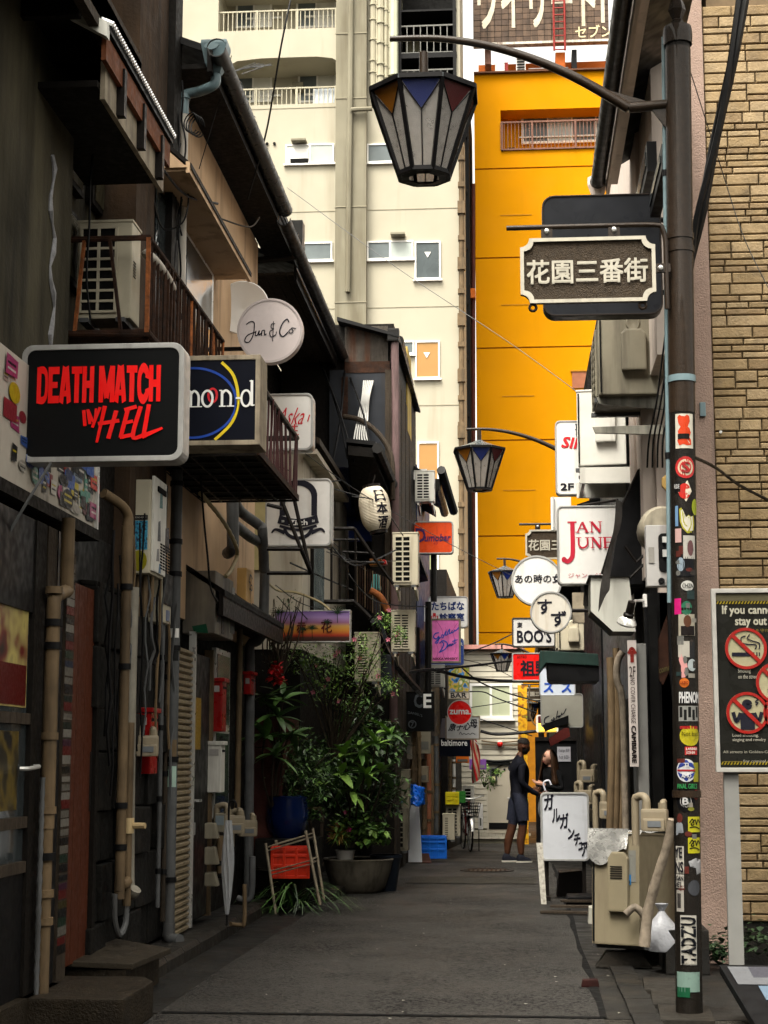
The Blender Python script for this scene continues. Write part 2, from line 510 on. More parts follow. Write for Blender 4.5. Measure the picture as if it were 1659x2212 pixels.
for va, vb in ((122, 60), (-40, -100)):     # floor bands over the openings
 MB().box(xA(463), xA(728), YA - 0.02, YA + 1.6, zA(va), zA(vb)).build('floor_band', MA_CREAM, apt)
MB().prism([(xA(490), zA(135)), (xA(505), zA(126)), (xA(560), zA(121.5)), (xA(680), zA(121.5)), (xA(715), zA(126)), (xA(728), zA(133)), (xA(728), zA(118)), (xA(490), zA(118))], YA - 0.03, YA + 0.25).build('arch_lintel', MA_CREAM, apt)
MB().box(xA(726), xA(793), YA - 0.35, YA, -0.7, zt).build('pilaster', MA_CONC, apt)
MB().tube([(xA(760), YA - 0.45, zA(-100)), (xA(758), YA - 0.45, zA(230)), (xA(754), YA - 0.45, zA(640))], 0.09, 8).build('downpipe', MA_CONC, apt, True)
MB().tube([(xA(759), YA - 0.45, zA(258)), (xA(762), YA - 0.5, zA(251)), (xA(806), YA - 0.5, zA(250))], 0.08, 8).build('branch_pipe', MA_CONC, apt, True)
MA_JOINT = M('wall_joint', (0.24, 0.22, 0.16), 0.85, 0.2, 2)
for v in (231, 456, 667, 879):
 MB().box(xl, xA(726), YA - 0.012, YA + 0.01, zA(v + 0.7), zA(v - 0.7)).build('wall_joint', MA_JOINT, apt)
 MB().box(xA(793), xr, YA - 0.012, YA + 0.01, zA(v + 0.7), zA(v - 0.7)).build('wall_joint', MA_JOINT, apt)
for v in (83, 222, 455, 660):
 MB().box(xA(725), xA(794), YA - 0.37, YA - 0.35, zA(v + 1), zA(v - 1)).build('pilaster_joint', MA_JOINT, apt)
GL_A = M('pale_curtain_glass', (0.36, 0.4, 0.38), 0.2, 0.12, 1)
GL_W = M('white_blind_glass', (0.6, 0.6, 0.55), 0.3, 0.08, 1)
GL_O = M('ochre_blind_glass', (0.34, 0.185, 0.06), 0.4, 0.06, 1)
GL_D = M('grey_glass', (0.12, 0.14, 0.145), 0.15, 0.2, 1)
window(apt, 617, 312, 722, 354, YA, [GL_W, GL_A], 2)
window(apt, 793, 311, 848, 352, YA, [GL_D], 1)
window(apt, 655, 524, 718, 564, YA, [GL_D], 1)
window(apt, 793, 521, 893, 561, YA, [GL_D, GL_A], 2)
window(apt, 896, 522, 952, 604, YA, [M('slate_glass', (0.07, 0.085, 0.09), 0.2, 0.2, 1)], 1)
window(apt, 862, 737, 895, 766, YA, [GL_D], 1)
window(apt, 897, 737, 950, 818, YA, [GL_O], 1)
window(apt, 902, 955, 948, 1046, YA, [GL_O], 1)
window(apt, 905, 1170, 948, 1262, YA, [M('green_glass', (0.24, 0.27, 0.14), 0.25, 0.1, 1)], 1)
for (u, v) in ((924, 550), (922, 766)):
 MB().prism([(xA(u - 7, v), zA(v)), (xA(u + 7, v), zA(v)), (xA(u, v), zA(v + 12))], YA - 0.05, YA - 0.035).build('window_sticker', MA_WHITE, apt)
MB().box(xA(625), xA(665), YA - 0.1, YA - 0.03, zA(343), zA(322)).build('vent_panel', MA_WHITE, apt)
MB().box(xA(626), xA(664), YA - 0.12, YA - 0.03, zA(351), zA(343)).build('vent_slot', MA_DARK, apt)
for u0, u1, v in ((629, 661, 305), (845, 876, 512)):
 MB().box(xA(u0), xA(u1), YA - 0.35, YA, zA(v + 4), zA(v)).build('window_hood', MA_CONC, apt)
for u in (574, 590):
 MB().cyl((xA(u), YA - 0.05, zA(307)), (xA(u), YA + 0.02, zA(307)), 0.05, n=10).build('vent_hole', MA_DARK, apt)
def railing(b, x0, x1, y, z0, z1, step, mat, r=0.012, rail=0.05):
 rl = MB().box(x0, x1, y - rail / 2, y + rail / 2, z1 - rail, z1).build('handrail', mat, b)
 MB().box(x0, x1, y - rail / 2, y + rail / 2, z0, z0 + rail).build('bottom_rail', mat, b)
 n = int((x1 - x0) / step)
 m0 = MB().box(-r, r, -r, r, z0 + rail, z1 - rail).build('baluster', mat, b)
 mi = wm(b).inverted()
 for i in range(n + 1):
  p = m0 if i == 0 else clone(m0, b)
  p.location = Vector((x0 + (x1 - x0) * i / n, y, 0))
MA_RAILC = M('cream_railing', (0.34, 0.315, 0.23), 0.5, 0.1, 3)
for (v0, v1, u0) in ((14, 61, 463), (183, 223, 490)):
 xx0, xx1 = xA(u0, v0), xA(727, v0)
 railing(apt, xx0, xx1, YA + 0.12, zA(v1), zA(v0), 0.15, MA_RAILC, 0.014)
 for u in (548, 637, 722):
  MB().box(xA(u) - 0.03, xA(u) + 0.03, YA + 0.08, YA + 0.16, zA(v1), zA(v0)).build('railing_post', MA_RAILC, apt)
for (u0, u1, v0, v1) in ((506, 588, 143, 222), (644, 727, 143, 222), (510, 588, -30, 61), (640, 727, -30, 61)):
 window(apt, u0, v0, u1, v1, YA + 1.58, [GL_D, GL_W], 2, 0.07, sill=False)
 MB().box(xA(u0), xA(u1), YA + 1.5, YA + 1.56, zA(v0 + 22), zA(v0 + 18)).build('transom', MA_WHITE, apt)
MB().box(xA(617), xA(640), YA + 1.2, YA + 1.6, zA(158), zA(143)).build('vent_hood', MA_CONC, apt)
MB().box(xA(672), xA(728), YA + 0.2, YA + 0.24, zA(221), zA(186)).build('blanket', M('pale_blue_cloth', (0.5, 0.55, 0.6), 0.8, 0.1, 6), apt)
am = MB()
for i in range(5):
 p = at(520 + i * 9, 152 - i * 3, YA - 0.4)
 am.cyl(p + Vector((-0.5, 0, -0.12)), p + Vector((0.5, 0, 0.25 - i * 0.07)), 0.015, n=5)
am.cyl(at(522, 160, YA - 0.4), at(585, 138, YA - 0.4), 0.02, n=5)
tag(am.build('television_aerial', MA_PIPEG), 'thin metal television aerial in front of the cream balcony', 'aerial')
for i, (u, r, v1) in enumerate(((806, 0.1, 215), (815, 0.06, 205), (823, 0.12, 215), (835, 0.07, 190), (843, 0.05, 170), (850, 0.05, 185))):
 mb = MB().tube([(xA(u), YA - 0.15, zA(-150)), (xA(u), YA - 0.15, zA(v1))], r, 8)
 for v in (20, 52, 95, 140, 165):
  mb.cyl((xA(u), YA - 0.15, zA(v + 4 * i)), (xA(u), YA - 0.15, zA(v + 4 * i - 3)), r * 1.35, n=8)
 mb.build('service_pipe', MA_RAILC, apt, True)
MB().tube([(xA(853), YA - 0.3, zA(-150)), (xA(853), YA - 0.3, zA(175))], 0.14, 8).build('green_pipe', M('pale_green_pipe', (0.42, 0.44, 0.33), 0.6, 0.1, 3), apt, True)
st = thing('stair_tower', 'black steel outside staircase on the corner of the cream block', 'stairs', (xA(925), YA - 0.2, zA(230)))
MB().box(xA(862), xA(992), YA + 2.0, YA + 2.15, zA(225), zt).build('back_panel', MA_DARK, st)
MB().box(xA(868), xA(905), YA + 1.9, YA + 1.98, zA(66), zA(2)).build('pale_wall', M('stair_wall', (0.35, 0.33, 0.22), 0.7), st)  # paler panel in front of the black stair back
for v in (134, 226, 30):
 MB().box(xA(862), xA(990), YA - 0.1, YA + 2.0, zA(v), zA(v - (11 if v != 30 else -4))).build('landing', MA_BLACK, st)
for u in (864, 985):
 MB().box(xA(u - 3), xA(u + 4), YA - 0.12, YA + 0.1, zA(228), zt).build('column', MA_BLACK, st)
railing(st, xA(866), xA(984), YA - 0.06, zA(124), zA(63), 0.2, M('grey_rail', (0.14, 0.14, 0.13), 0.5), 0.016)
railing(st, xA(866), xA(984), YA - 0.06, zA(216), zA(158), 0.2, MATS['grey_rail'], 0.016)
dp = thing('downpipe', 'long stained beige downpipe at the edge of the cream block', 'pipe', (xA(996), YA - 0.2, -0.6))
MB().tube([(at(997, v, YA - 0.2).x, YA - 0.2, zA(v)) for v in (330, 700, 1320)], 0.085, 8).build('pipe', MA_PIPEC, dp, True)
for v in range(355, 1310, 57):
 MB().box(xA(990, v), xA(1004, v), YA - 0.32, YA - 0.08, zA(v + 5), zA(v - 5)).build('joint_collar', MA_PIPEC if v % 3 else MA_RUSTO, dp)
for k in range(5):
 v = 450 + 120 * k
 MB().box(xA(989, v), xA(1005, v), YA - 0.34, YA - 0.07, zA(v + 24), zA(v - 2)).build('pipe_sleeve', MA_PIPEC, dp)
bd = thing('narrow_building', 'narrow black building squeezed between cream block and ochre building', 'building', (at(1009, 1640, 57).x, 57, -0.65))
MB().box(at(1001, 800, 57).x, at(1017, 800, 57).x, 57, 62, -0.7, at(1009, 190, 57).z).build('wall', MA_BLACK, bd)
for k in range(9):
 MB().box(at(1003, 800, 57).x, at(1013, 800, 57).x, 56.8, 57, at(1009, 300 + k * 120, 57).z, at(1009, 290 + k * 120, 57).z).build('ledge', MA_IRON, bd)
MB().tube([(at(1007, 800, 56.8).x, 56.8, at(1009, v, 56.8).z) for v in (200, 1380)], 0.05, 6).build('conduit', MA_IRON, bd)
YY = 58.0
xY = lambda u, v=700: at(u, v, YY).x
zY = lambda v: at(1160, v, YY).z
och = thing('ochre_building', 'tall bright ochre building with horizontal joints and a railed window', 'building', (xY(1160), YY, -0.65))
xa, xb = xY(1028), xY(1470)
JV = [157, 362, 555, 750, 950, 1157, 1366, 1520]
wx0, wx1, wz0, wz1 = xY(1086), xY(1345), zY(322), zY(236)
for i in range(len(JV) - 1):       # wall panels between the open joints
 if i == 0:
  ring = ring_mesh([(xa, zY(JV[1] - 1.6)), (xb, zY(JV[1] - 1.6)), (xb, zY(JV[0])), (xa, zY(JV[0]))], [(wx0, wz0), (wx1, wz0), (wx1, wz1), (wx0, wz1)], YY, YY + 1.0)
  ring.build('wall_panel', MA_YEL, och)
 else:
  MB().box(xa, xb, YY, YY + 1.0, zY(JV[i + 1] - 1.6), zY(JV[i] + 1.6)).build('wall_panel', MA_YEL, och)
MB().box(xa + 0.02, xb, YY + 0.06, YY + 6, -0.7, zY(345)).box(xa + 0.02, xb, YY + 1.06, YY + 6, zY(345) + 0.001, zY(158)).build('core', M('dark_ochre_joint', (0.36, 0.14, 0.002), 0.8), och)  # darker ochre core that shows through the open joints
MB().box(wx0 - 0.02, wx1, YY + 0.99, YY + 1.05, wz0 - 0.1, wz1 + 0.1).build('window_niche', MA_YEL, och)
for i in range(6):
 v = (JV[i] + JV[i + 1]) / 2 + 5
 if i: MB().box(xY(1083), xY(1152), YY - 0.015, YY + 0.02, zY(v + 0.8), zY(v - 0.8)).build('wall_groove', M('ochre_groove', (0.36, 0.16, 0.005), 0.8), och)
MB().box(xY(1234), xY(1268), YY - 0.05, YY + 0.02, zY(840), zY(805)).build('hatch', M('dull_red', (0.3, 0.11, 0.055), 0.7), och)
MB().box(xY(1231), xY(1270), YY - 0.08, YY + 0.02, zY(805), zY(802)).build('hatch_hood', M('ochre_groove'), och)
MB().box(xa, xb, YY - 0.15, YY + 1.2, zY(157), zY(154)).build('parapet_coping', M('brown_metal', (0.1, 0.045, 0.025), 0.5), och)
wf = window(och, 1126, 241, 1345, 309, YY + 0.92, [GL_D, GL_A, GL_D], 4, 0.09, sill=False)
MB().box(xY(1126), xY(1345), YY + 0.82, YY + 0.85, zY(279), zY(276)).build('transom', MA_WHITE, och)
MB().box(xY(1100), xY(1117), YY + 0.93, YY + 0.98, zY(312), zY(297)).build('vent_grille', MATS['brown_metal'], och)
MA_BRN = M('brown_railing', (0.16, 0.07, 0.045), 0.5, 0.2, 4)
railing(och, xY(1086), xY(1340), YY - 0.04, zY(324), zY(262), 0.13, MA_BRN, 0.012, 0.06)
for u in (1089, 1155, 1250):
 MB().box(xY(u) - 0.03, xY(u) + 0.03, YY - 0.09, YY, zY(324), zY(262)).build('railing_post', MA_BRN, och)
MB().box(xY(1036), xb, YY + 2, YY + 6, zY(158), zY(88)).build('setback_wall', MA_ORA, och)
for u0, u1, v0, v1, m_ in ((1075, 1097, 118, 155, MA_WHITE), (1065, 1110, 146, 156, MA_WHITE), (1122, 1143, 105, 155, MA_WHITE), (1098, 1110, 146, 153, MA_BLACK), (1210, 1232, 100, 155, MA_ORA), (1247, 1258, 95, 155, MA_BLACK), (1052, 1066, 88, 120, MA_BRN), (1096, 1104, 118, 150, M('red_paint', (0.22, 0.012, 0.008), 0.5))):
 MB().box(xY(u0), xY(u1), YY + 0.6, YY + 1.5, zY(v1), zY(v0)).build('roof_unit', m_, och)
for k in range(6):
 MB().box(xY(1124), xY(1141), YY + 0.55, YY + 0.6, zY(113 + k * 6), zY(111 + k * 6)).build('vent_slot', MA_BLACK, och)
for v in (118, 128):
 MB().box(xY(1150), xY(1240), YY + 1.2, YY + 1.25, zY(v + 1.5), zY(v)).build('roof_rail', MA_ALU, och)
MB().box(xY(1222), xY(1225), YY + 1.2, YY + 1.26, zY(157), zY(118)).build('roof_rail', MA_ALU, och)
rs = thing('roof_sign', 'brown tiled roof sign with large white katakana on top of the ochre building', 'sign', (xY(1160), YY + 0.4, zY(90)))
x0, x1 = xY(1027), xY(1330)
MB().box(x0, x1, YY + 0.42, YY + 0.7, zY(84), zY(-160)).build('backing', M('dark_grout', (0.03, 0.024, 0.02), 0.8), rs)
MA_TILE = [M('brown_tile_%d' % i, c, 0.35, 0.25, 3, dirt=0.4, dsc=1.5) for i, c in enumerate(((0.1, 0.066, 0.046), (0.12, 0.08, 0.056), (0.08, 0.054, 0.04)))]
tw, th = (x1 - x0) / 19, (zY(-20) - zY(80)) / 8
for i in range(19):
 for j in range(9):
  z = zY(80) + j * th
  MB().box(x0 + i * tw + 0.01, x0 + (i + 1) * tw - 0.01, YY + 0.39, YY + 0.43, z + 0.01, z + th - 0.01).build('tile', random.choice(MA_TILE), rs)
MB().box(x0, x1, YY + 0.3, YY + 0.6, zY(86), zY(81)).build('bottom_trim', M('flaking_white', (0.55, 0.52, 0.45), 0.7, 0.2, 4, dirt=0.6, dcol=(0.12, 0.06, 0.04), dsc=2), rs)
MA_LET = M('worn_white_letter', (0.5, 0.46, 0.36), 0.6, 0.15, 3, dirt=0.4, dcol=(0.3, 0.17, 0.08), dsc=1.6)
def block_letters(body, u0, u1, v0, v1, bold, mat):
 fn = flat(xY(u0, 20), xY(u1, 20), zY(v1), zY(v0), YY + 0.38)
 lettering(body, mat, rs, fn, bold)
block_letters('ワイリードI', 1032, 1306, -62, 47, 0.03, MA_LET)
block_letters('セブン', 1243, 1322, 49, 75, 0.015, M('cream_letter', (0.6, 0.5, 0.3), 0.6))
ld = MB()
for u in (1207, 1231):
 ld.cyl((xY(u), YY + 0.1, zY(108)), (xY(u), YY + 0.1, zY(-120)), 0.04, n=6)
for k in range(14):
 ld.cyl((xY(1207), YY + 0.1, zY(106 - k * 15)), (xY(1231), YY + 0.1, zY(106 - k * 15)), 0.025, n=6)
ld.build('ladder', M('red_paint'), rs)
rp = thing('red_pipe', 'long dark red pipe running down beside the ochre wall', 'pipe', (xY(1022), YY - 0.3, -0.6))
MB().tube([(at(1022.5, 400, YY - .3).x, YY - 0.3, zY(400)), (at(1022.5, 1390, YY - .3).x, YY - 0.3, zY(1390))], 0.075, 8).build('pipe', M('dark_red_pipe', (0.07, 0.018, 0.012), 0.5, 0.3, 3), rp, True)
MB().box(xY(1010), xY(1028), YY - 0.5, YY - 0.1, zY(648), zY(628)).build('orange_bracket', MA_ORA, rp)
# == left row of bar houses
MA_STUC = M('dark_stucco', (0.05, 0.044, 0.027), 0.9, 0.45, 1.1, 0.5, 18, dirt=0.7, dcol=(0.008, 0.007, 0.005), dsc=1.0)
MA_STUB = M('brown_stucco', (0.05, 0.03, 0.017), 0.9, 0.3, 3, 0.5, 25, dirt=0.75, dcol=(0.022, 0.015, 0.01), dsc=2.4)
MA_BEIGE = M('peach_plaster', (0.52, 0.36, 0.22), 0.85, 0.14, 1.6, 0.15, 20, dirt=0.4, dcol=(0.13, 0.085, 0.05), dsc=1.6)
MA_WPLA = M('dirty_white_plaster', (0.5, 0.455, 0.37), 0.85, 0.12, 2, 0.2, 18, dirt=0.45, dcol=(0.2, 0.16, 0.11), dsc=1.8)
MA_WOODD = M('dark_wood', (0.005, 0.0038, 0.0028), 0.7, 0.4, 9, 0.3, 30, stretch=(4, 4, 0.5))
MA_WOODG = M('weathered_wood', (0.036, 0.027, 0.019), 0.8, 0.55, 10, 0.4, 40, stretch=(5, 5, 0.35), dirt=0.4)
MA_FASC = M('rusty_brown_fascia', (0.13, 0.042, 0.016), 0.7, 0.35, 10, 0.3, 40)
MA_PEEL = M('peeling_white_board', (0.26, 0.22, 0.16), 0.8, 0.3, 7, 0.3, 30, dirt=0.55, dcol=(0.05, 0.03, 0.02))
MA_GUT = M('dark_gutter', (0.011, 0.0105, 0.01), 0.4, 0.25, 6, dirt=0.3)
MA_GUTL = M('grey_gutter', (0.04, 0.04, 0.038), 0.35, 0.2, 6, dirt=0.3)
MA_BLUEG = M('blue_grey_pipe', (0.13, 0.19, 0.21), 0.4, 0.15, 5, dirt=0.3)
MA_WPIPE = M('white_pipe', (0.42, 0.39, 0.34), 0.5, 0.1, 5, dirt=0.35, dcol=(0.12, 0.1, 0.08))
MA_ROOF = M('roof_sheet', (0.009, 0.009, 0.0095), 0.5, 0.3, 4)
MA_CORR = M('corrugated_iron', (0.085, 0.075, 0.065), 0.55, 0.4, 5, dirt=0.55, dcol=(0.1, 0.035, 0.015), dsc=2.2)
MA_SLATE = M('blue_grey_sheet', (0.02, 0.0225, 0.028), 0.5, 0.2, 3, dirt=0.3)
MA_RIB = M('ribbed_glass', (0.13, 0.12, 0.085), 0.25, 0.12, 2)
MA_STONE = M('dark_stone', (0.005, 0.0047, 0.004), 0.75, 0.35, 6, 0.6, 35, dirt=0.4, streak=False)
XL = -2.8
hA = thing('bar_house', 'dark stucco two storey bar house nearest on the left with pent roof', 'house', (-4, 9, 0))
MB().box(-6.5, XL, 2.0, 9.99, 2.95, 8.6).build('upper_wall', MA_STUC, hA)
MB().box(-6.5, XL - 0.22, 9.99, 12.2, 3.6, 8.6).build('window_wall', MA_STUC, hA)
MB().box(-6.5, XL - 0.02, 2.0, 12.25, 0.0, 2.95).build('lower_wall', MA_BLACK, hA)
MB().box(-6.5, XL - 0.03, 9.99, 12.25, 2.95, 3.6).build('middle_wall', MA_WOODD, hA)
seal = [onx(112 + 5 * sin(i * 1.3), v, XL + 0.005) for i, v in enumerate(range(335, 760, 30))]
MB().tube(seal, [0.016 + 0.008 * sin(i * 2.1) for i in range(len(seal))], 6).build('sealant_line', M('grey_sealant', (0.2, 0.2, 0.21), 0.5, 0.3, 20, 0.6, 30), hA, True)
XW = XL - 0.2
for (u0, u1, v0, v1) in ((132, 170, 250, 430), (132, 170, 436, 640), (192, 290, 210, 345), (192, 290, 350, 520)):
 a, b = onx(u0, v0, XW), onx(u1, v1, XW)
 za = at(u1, v0, b.y).z
 f = MB().box(XW - 0.02, XW + 0.035, a.y, b.y, min(b.z, a.z - .3), a.z).build('window', MA_WOODD, hA)
 mb = MB()
 n = 22
 yy0, yy1 = a.y + 0.05, b.y - 0.05
 zb, zt2 = min(b.z, a.z - .3) + 0.04, a.z - 0.04
 rows = [[(XW + 0.04 + 0.006 * (i % 2), yy0, zb + (zt2 - zb) * i / (2 * n)), (XW + 0.04 + 0.006 * (i % 2), yy1, zb + (zt2 - zb) * i / (2 * n))] for i in range(2 * n + 1)]
 mb.sheet(rows).build('pane', MA_RIB, f, fix=False)
XE = -2.35
ya, yb, ze = onx(236, 67, XE).y, onx(374, 299, XE).y, onx(300, 180, XE).z
roof = MB().extr([(XE, ya, ze), (XE, yb, ze), (XL - 0.2, yb, ze + 0.25), (XL - 0.2, ya, ze + 0.25)], (0, 0, 0.03)).build('pent_roof', MA_ROOF, hA)
mb = MB()
for i in range(46):
 y = ya + (yb - ya) * (i + 0.5) / 46
 mb.cyl((XE + 0.02, y, ze + 0.045), (XE - 0.42, y, ze + 0.25), 0.017, n=6)
mb.build('corrugation', M('bright_sheet', (0.45, 0.46, 0.47), 0.35, 0.2, 8, metal=0.5), roof, True)
MB().box(XE - 0.05, XE - 0.02, ya + 0.02, yb, ze - 0.17, ze - 0.01).build('fascia', MA_FASC, hA)
MB().box(XE - 0.085, XE - 0.055, ya + 0.15, yb - 0.03, ze - 0.36, ze - 0.12).build('lower_fascia', MA_PEEL, hA)
MB().box(XL - 0.2, XE - 0.09, ya + 0.1, yb - 0.05, ze - 0.3, ze - 0.26).build('soffit', MA_WOODD, hA)
MB().extr([(XE - 0.0, ya - 0.05, ze + 0.03), (XE - 0.42, ya - 0.05, ze + 0.28), (XE - 0.42, ya - 0.05, ze + 0.18), (XE - 0.0, ya - 0.05, ze - 0.06)], (0, 0.06, 0)).build('verge_flashing', M('white_flashing', (0.6, 0.6, 0.55), 0.4, 0.1, 5), hA)
for i in range(3):
 y = ya + (yb - ya) * (0.25 + 0.3 * i)
 MB().obox((XE - 0.03, y, ze - 0.2), (0.05, 0.06, 0.3)).build('eave_bracket', MA_IRON, hA)
pe0, pe1 = onx(178, 0, -2.42), onx(298, 200, -2.42)
MB().box(-4.0, -2.4, 4.5, pe1.y, pe1.z + 0.02, pe1.z + 0.2).build('upper_eave', MA_WOODD, hA)
MB().box(-2.46, -2.4, 4.5, pe1.y + 0.01, pe1.z - 0.05, pe1.z + 0.24).build('eave_beam', MA_WOODG, hA)
for i in range(7):
 MB().box(-2.8, -2.46, 6.4 + i * 0.6, 6.46 + i * 0.6, pe1.z - 0.08, pe1.z + 0.02).build('rafter', MA_WOODD, hA)
hB1 = thing('narrow_house', 'narrow house with streaked brown stucco wall above the rusty pent roof', 'house', (-4, 12, 0))
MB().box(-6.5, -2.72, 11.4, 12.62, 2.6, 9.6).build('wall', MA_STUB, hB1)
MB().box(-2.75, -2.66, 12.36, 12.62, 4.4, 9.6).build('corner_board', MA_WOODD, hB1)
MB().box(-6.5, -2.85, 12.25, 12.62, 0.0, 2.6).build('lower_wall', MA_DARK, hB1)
hB = thing('plaster_house', 'peach plaster house with long gutter and blue grey rainwater hopper', 'house', (-4, 15, 0))
XB = -2.75
MB().box(-6.5, XB, 12.62, 17.2, 2.62, 7.0).build('upper_wall', MA_BEIGE, hB)
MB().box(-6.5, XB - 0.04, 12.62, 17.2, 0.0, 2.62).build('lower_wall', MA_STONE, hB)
GX, GZ = -2.33, onx(548, 292, -2.33).z
g0, g1 = onx(482, 150, GX).y, onx(617, 418, GX).y
MB().extr([(GX - 0.05, 12.55, GZ + 0.02), (GX - 0.05, 17.9, GZ + 0.02), (-6.5, 17.9, GZ + 1.6), (-6.5, 12.55, GZ + 1.6)], (0, 0, 0.06)).build('roof', MA_ROOF, hB)
MB().box(XB, GX - 0.06, 12.6, 17.9, GZ - 0.07, GZ - 0.03).build('soffit', MA_WOODD, hB)
MB().box(GX - 0.1, GX - 0.06, 12.5, 17.9, GZ - 0.14, GZ + 0.04).build('fascia', MA_WOODD, hB)
def gutter(par, x, z, y0, y1, r, mat, name='gutter', dz=0.0, step=0.42):
 n = 10
 prof = [(r * cos(pi + pi * i / n), r * sin(pi + pi * i / n)) for i in range(n + 1)] + [((r - .008) * cos(2 * pi - pi * i / n), (r - .008) * sin(2 * pi - pi * i / n)) for i in range(n + 1)]
 o = MB().prism([(x + a, z + b) for a, b in prof], y0, y1)
 if dz:
  for p in o.v: p.z += dz * (p.y - y0) / (y1 - y0)
 o = o.build(name, mat, par, True)
 k = int((y1 - y0) / step)
 for i in range(k + 1):
  y = y0 + (y1 - y0) * (i + 0.02) / (k + 0.04)
  MB().lathe([(r + 0.006, -0.014), (r + 0.006, 0.014)], (x, y, z + dz * (y - y0) / (y1 - y0)), 12, pi, 2 * pi, Matrix.Rotation(-pi / 2, 3, 'X') @ Matrix.Rotation(0, 3, 'Z')).build('gutter_band', MA_GUTL, o, True, fix=False)
 return o
gutter(hB, GX, GZ, g0 - 0.3, g1, 0.075, MA_GUTL, step=0.75)
hp = thing('rainwater_downpipe', 'blue grey hopper with elbow feeding a long grey downpipe to the kerb', 'pipe', onx(365, 2020, XB + 0.09))
h0 = at(466, 128, g0 - 0.05)
sx = 0.105
V = []
for k, (z, s_) in enumerate(((0.13, 1.0), (0.10, 1.02), (-0.06, 0.72), (-0.13, 0.42))):
 V += [(h0.x + sx * s_ * a, h0.y + 0.1 * s_ * b, h0.z + z) for a, b in ((-1, -1), (1, -1), (1, 1), (-1, 1))]
MB().add(V, [(4 * i + j, 4 * i + (j + 1) % 4, 4 * i + 4 + (j + 1) % 4, 4 * i + 4 + j) for i in range(3) for j in range(4)] + [(12, 13, 14, 15), (3, 2, 1, 0)]).build('hopper', MA_BLUEG, hp, bev=0.008)
MB().lathe([(0.07, -0.002), (0.07, 0.012), (0.0, 0.012)], (h0.x - 0.015, h0.y - 0.115, h0.z + 0.1), 14, 0.15 * pi, 0.85 * pi, Matrix.Rotation(pi / 2, 3, 'X') @ Matrix.Rotation(pi, 3, 'Z')).build('hopper_rim', MA_BLUEG, hp, fix=False)
pa = onx(398, 200, XB + 0.09)
py_ = pa.y
zt_ = at(398, 180, py_).z
MB().tube(smoothpts([(h0.x, h0.y, h0.z - 0.12), (h0.x, h0.y, h0.z - 0.2), (h0.x - 0.05, h0.y + .01, h0.z - 0.235), (h0.x - 0.16, py_ - .02, h0.z - 0.235), (pa.x + 0.02, py_, h0.z - 0.245), (pa.x, py_, h0.z - 0.3), (pa.x, py_, h0.z - 0.42)], 4), 0.042, 10).build('elbow', MA_BLUEG, hp, True)
zs = at(398, 985, py_).z
MB().tube([(pa.x, py_, h0.z - 0.36), (pa.x, py_, zs)], 0.038, 10).build('white_pipe', MA_WPIPE, hp, True)
MB().tube([(pa.x, py_, zs + 0.02), (pa.x, py_, 0.2)], 0.045, 10).build('grey_pipe', MA_PIPEG, hp, True)
MB().tube(smoothpts([(pa.x, py_, 0.24), (pa.x, py_, 0.15), (pa.x + 0.03, py_ - 0.02, 0.12), (pa.x + 0.1, py_ - 0.06, 0.115)], 4), 0.05, 10).build('shoe', MA_PIPEG, hp, True)
for v in (210, 1045, 1170, 1240, 1400, 1640, 1900):
 z = at(395, v, py_).z
 MB().cyl((pa.x, py_, z - 0.02), (pa.x, py_, z + 0.02), 0.054, n=12).build('pipe_band', MA_BLACK if v != 210 else MA_BLUEG, hp, True)
for v0, v1, m_ in ((1655, 1700, M('teal_sticker', (0.3, 0.42, 0.36), 0.5)), (1400, 1428, M('black_sticker', (0.015, 0.015, 0.015), 0.5)), (1358, 1378, MA_WHITE), (1598, 1640, MA_PIPEC)):
 z0, z1 = at(395, v1, py_).z, at(395, v0, py_).z
 MB().lathe([(0.0466, z0), (0.0466, z1)], (pa.x, py_, 0), 8, -pi * 0.75, -pi * 0.15).build('sticker', m_, hp, fix=False)
for k in range(4):
 c = at(412 + 5 * k, 265 + 3 * k, py_ - 0.12)
 MB().tube([c + Vector((0.055 * cos(a), -0.02 * sin(a * 2), 0.085 * sin(a))) for a in [2 * pi * i / 18 for i in range(17)]], 0.006, 5).build('cable_coil', MA_BLACK, hp, True)
cx0, cx1 = onx(412, 400, XB), onx(548, 590, -2.4)
cy0, cy1 = onx(418, 430, -2.4).y, onx(548, 610, -2.4).y
cz = onx(500, 520, -2.42).z
MB().extr([(-2.42, cy0, cz), (-2.42, cy1, cz), (XB, cy1, cz + 0.3), (XB, cy0, cz + 0.3)], (0, 0, 0.04)).build('canopy_roof', MA_WOODD, hB)
MB().box(XB, -2.45, cy0, cy1, cz - 0.02, cz + 0.03).build('canopy_soffit', MA_BEIGE, hB)
MB().box(-2.46, -2.43, cy0 - 0.02, cy1 + 0.02, cz - 0.04, cz + 0.05).build('canopy_fascia', MA_BEIGE, hB)
MB().extr([(-2.45, cy0 - 0.03, cz), (XB, cy0 - 0.03, cz), (XB, cy0 - 0.03, cz + 0.28)], (0, 0.03, 0)).build('canopy_gable', MA_BEIGE, hB)
f = MB().box(XB - 0.02, XB + 0.03, cy0 + 0.1, cy1 - 0.3, cz - 1.45, cz - 0.06).build('window', MA_ALU, hB)
for k in range(2):
 yy = cy0 + 0.14 + k * (cy1 - cy0 - 0.5) / 2
 MB().box(XB + 0.02, XB + 0.036, yy, yy + (cy1 - cy0 - 0.5) / 2 - 0.05, cz - 1.4, cz - 0.1).build('pane', MA_GLASSD, f)
lp0, lp1 = onx(430, 1200, -2.45), onx(568, 1400, -2.45)
zl = onx(500, 1300, -2.45).z
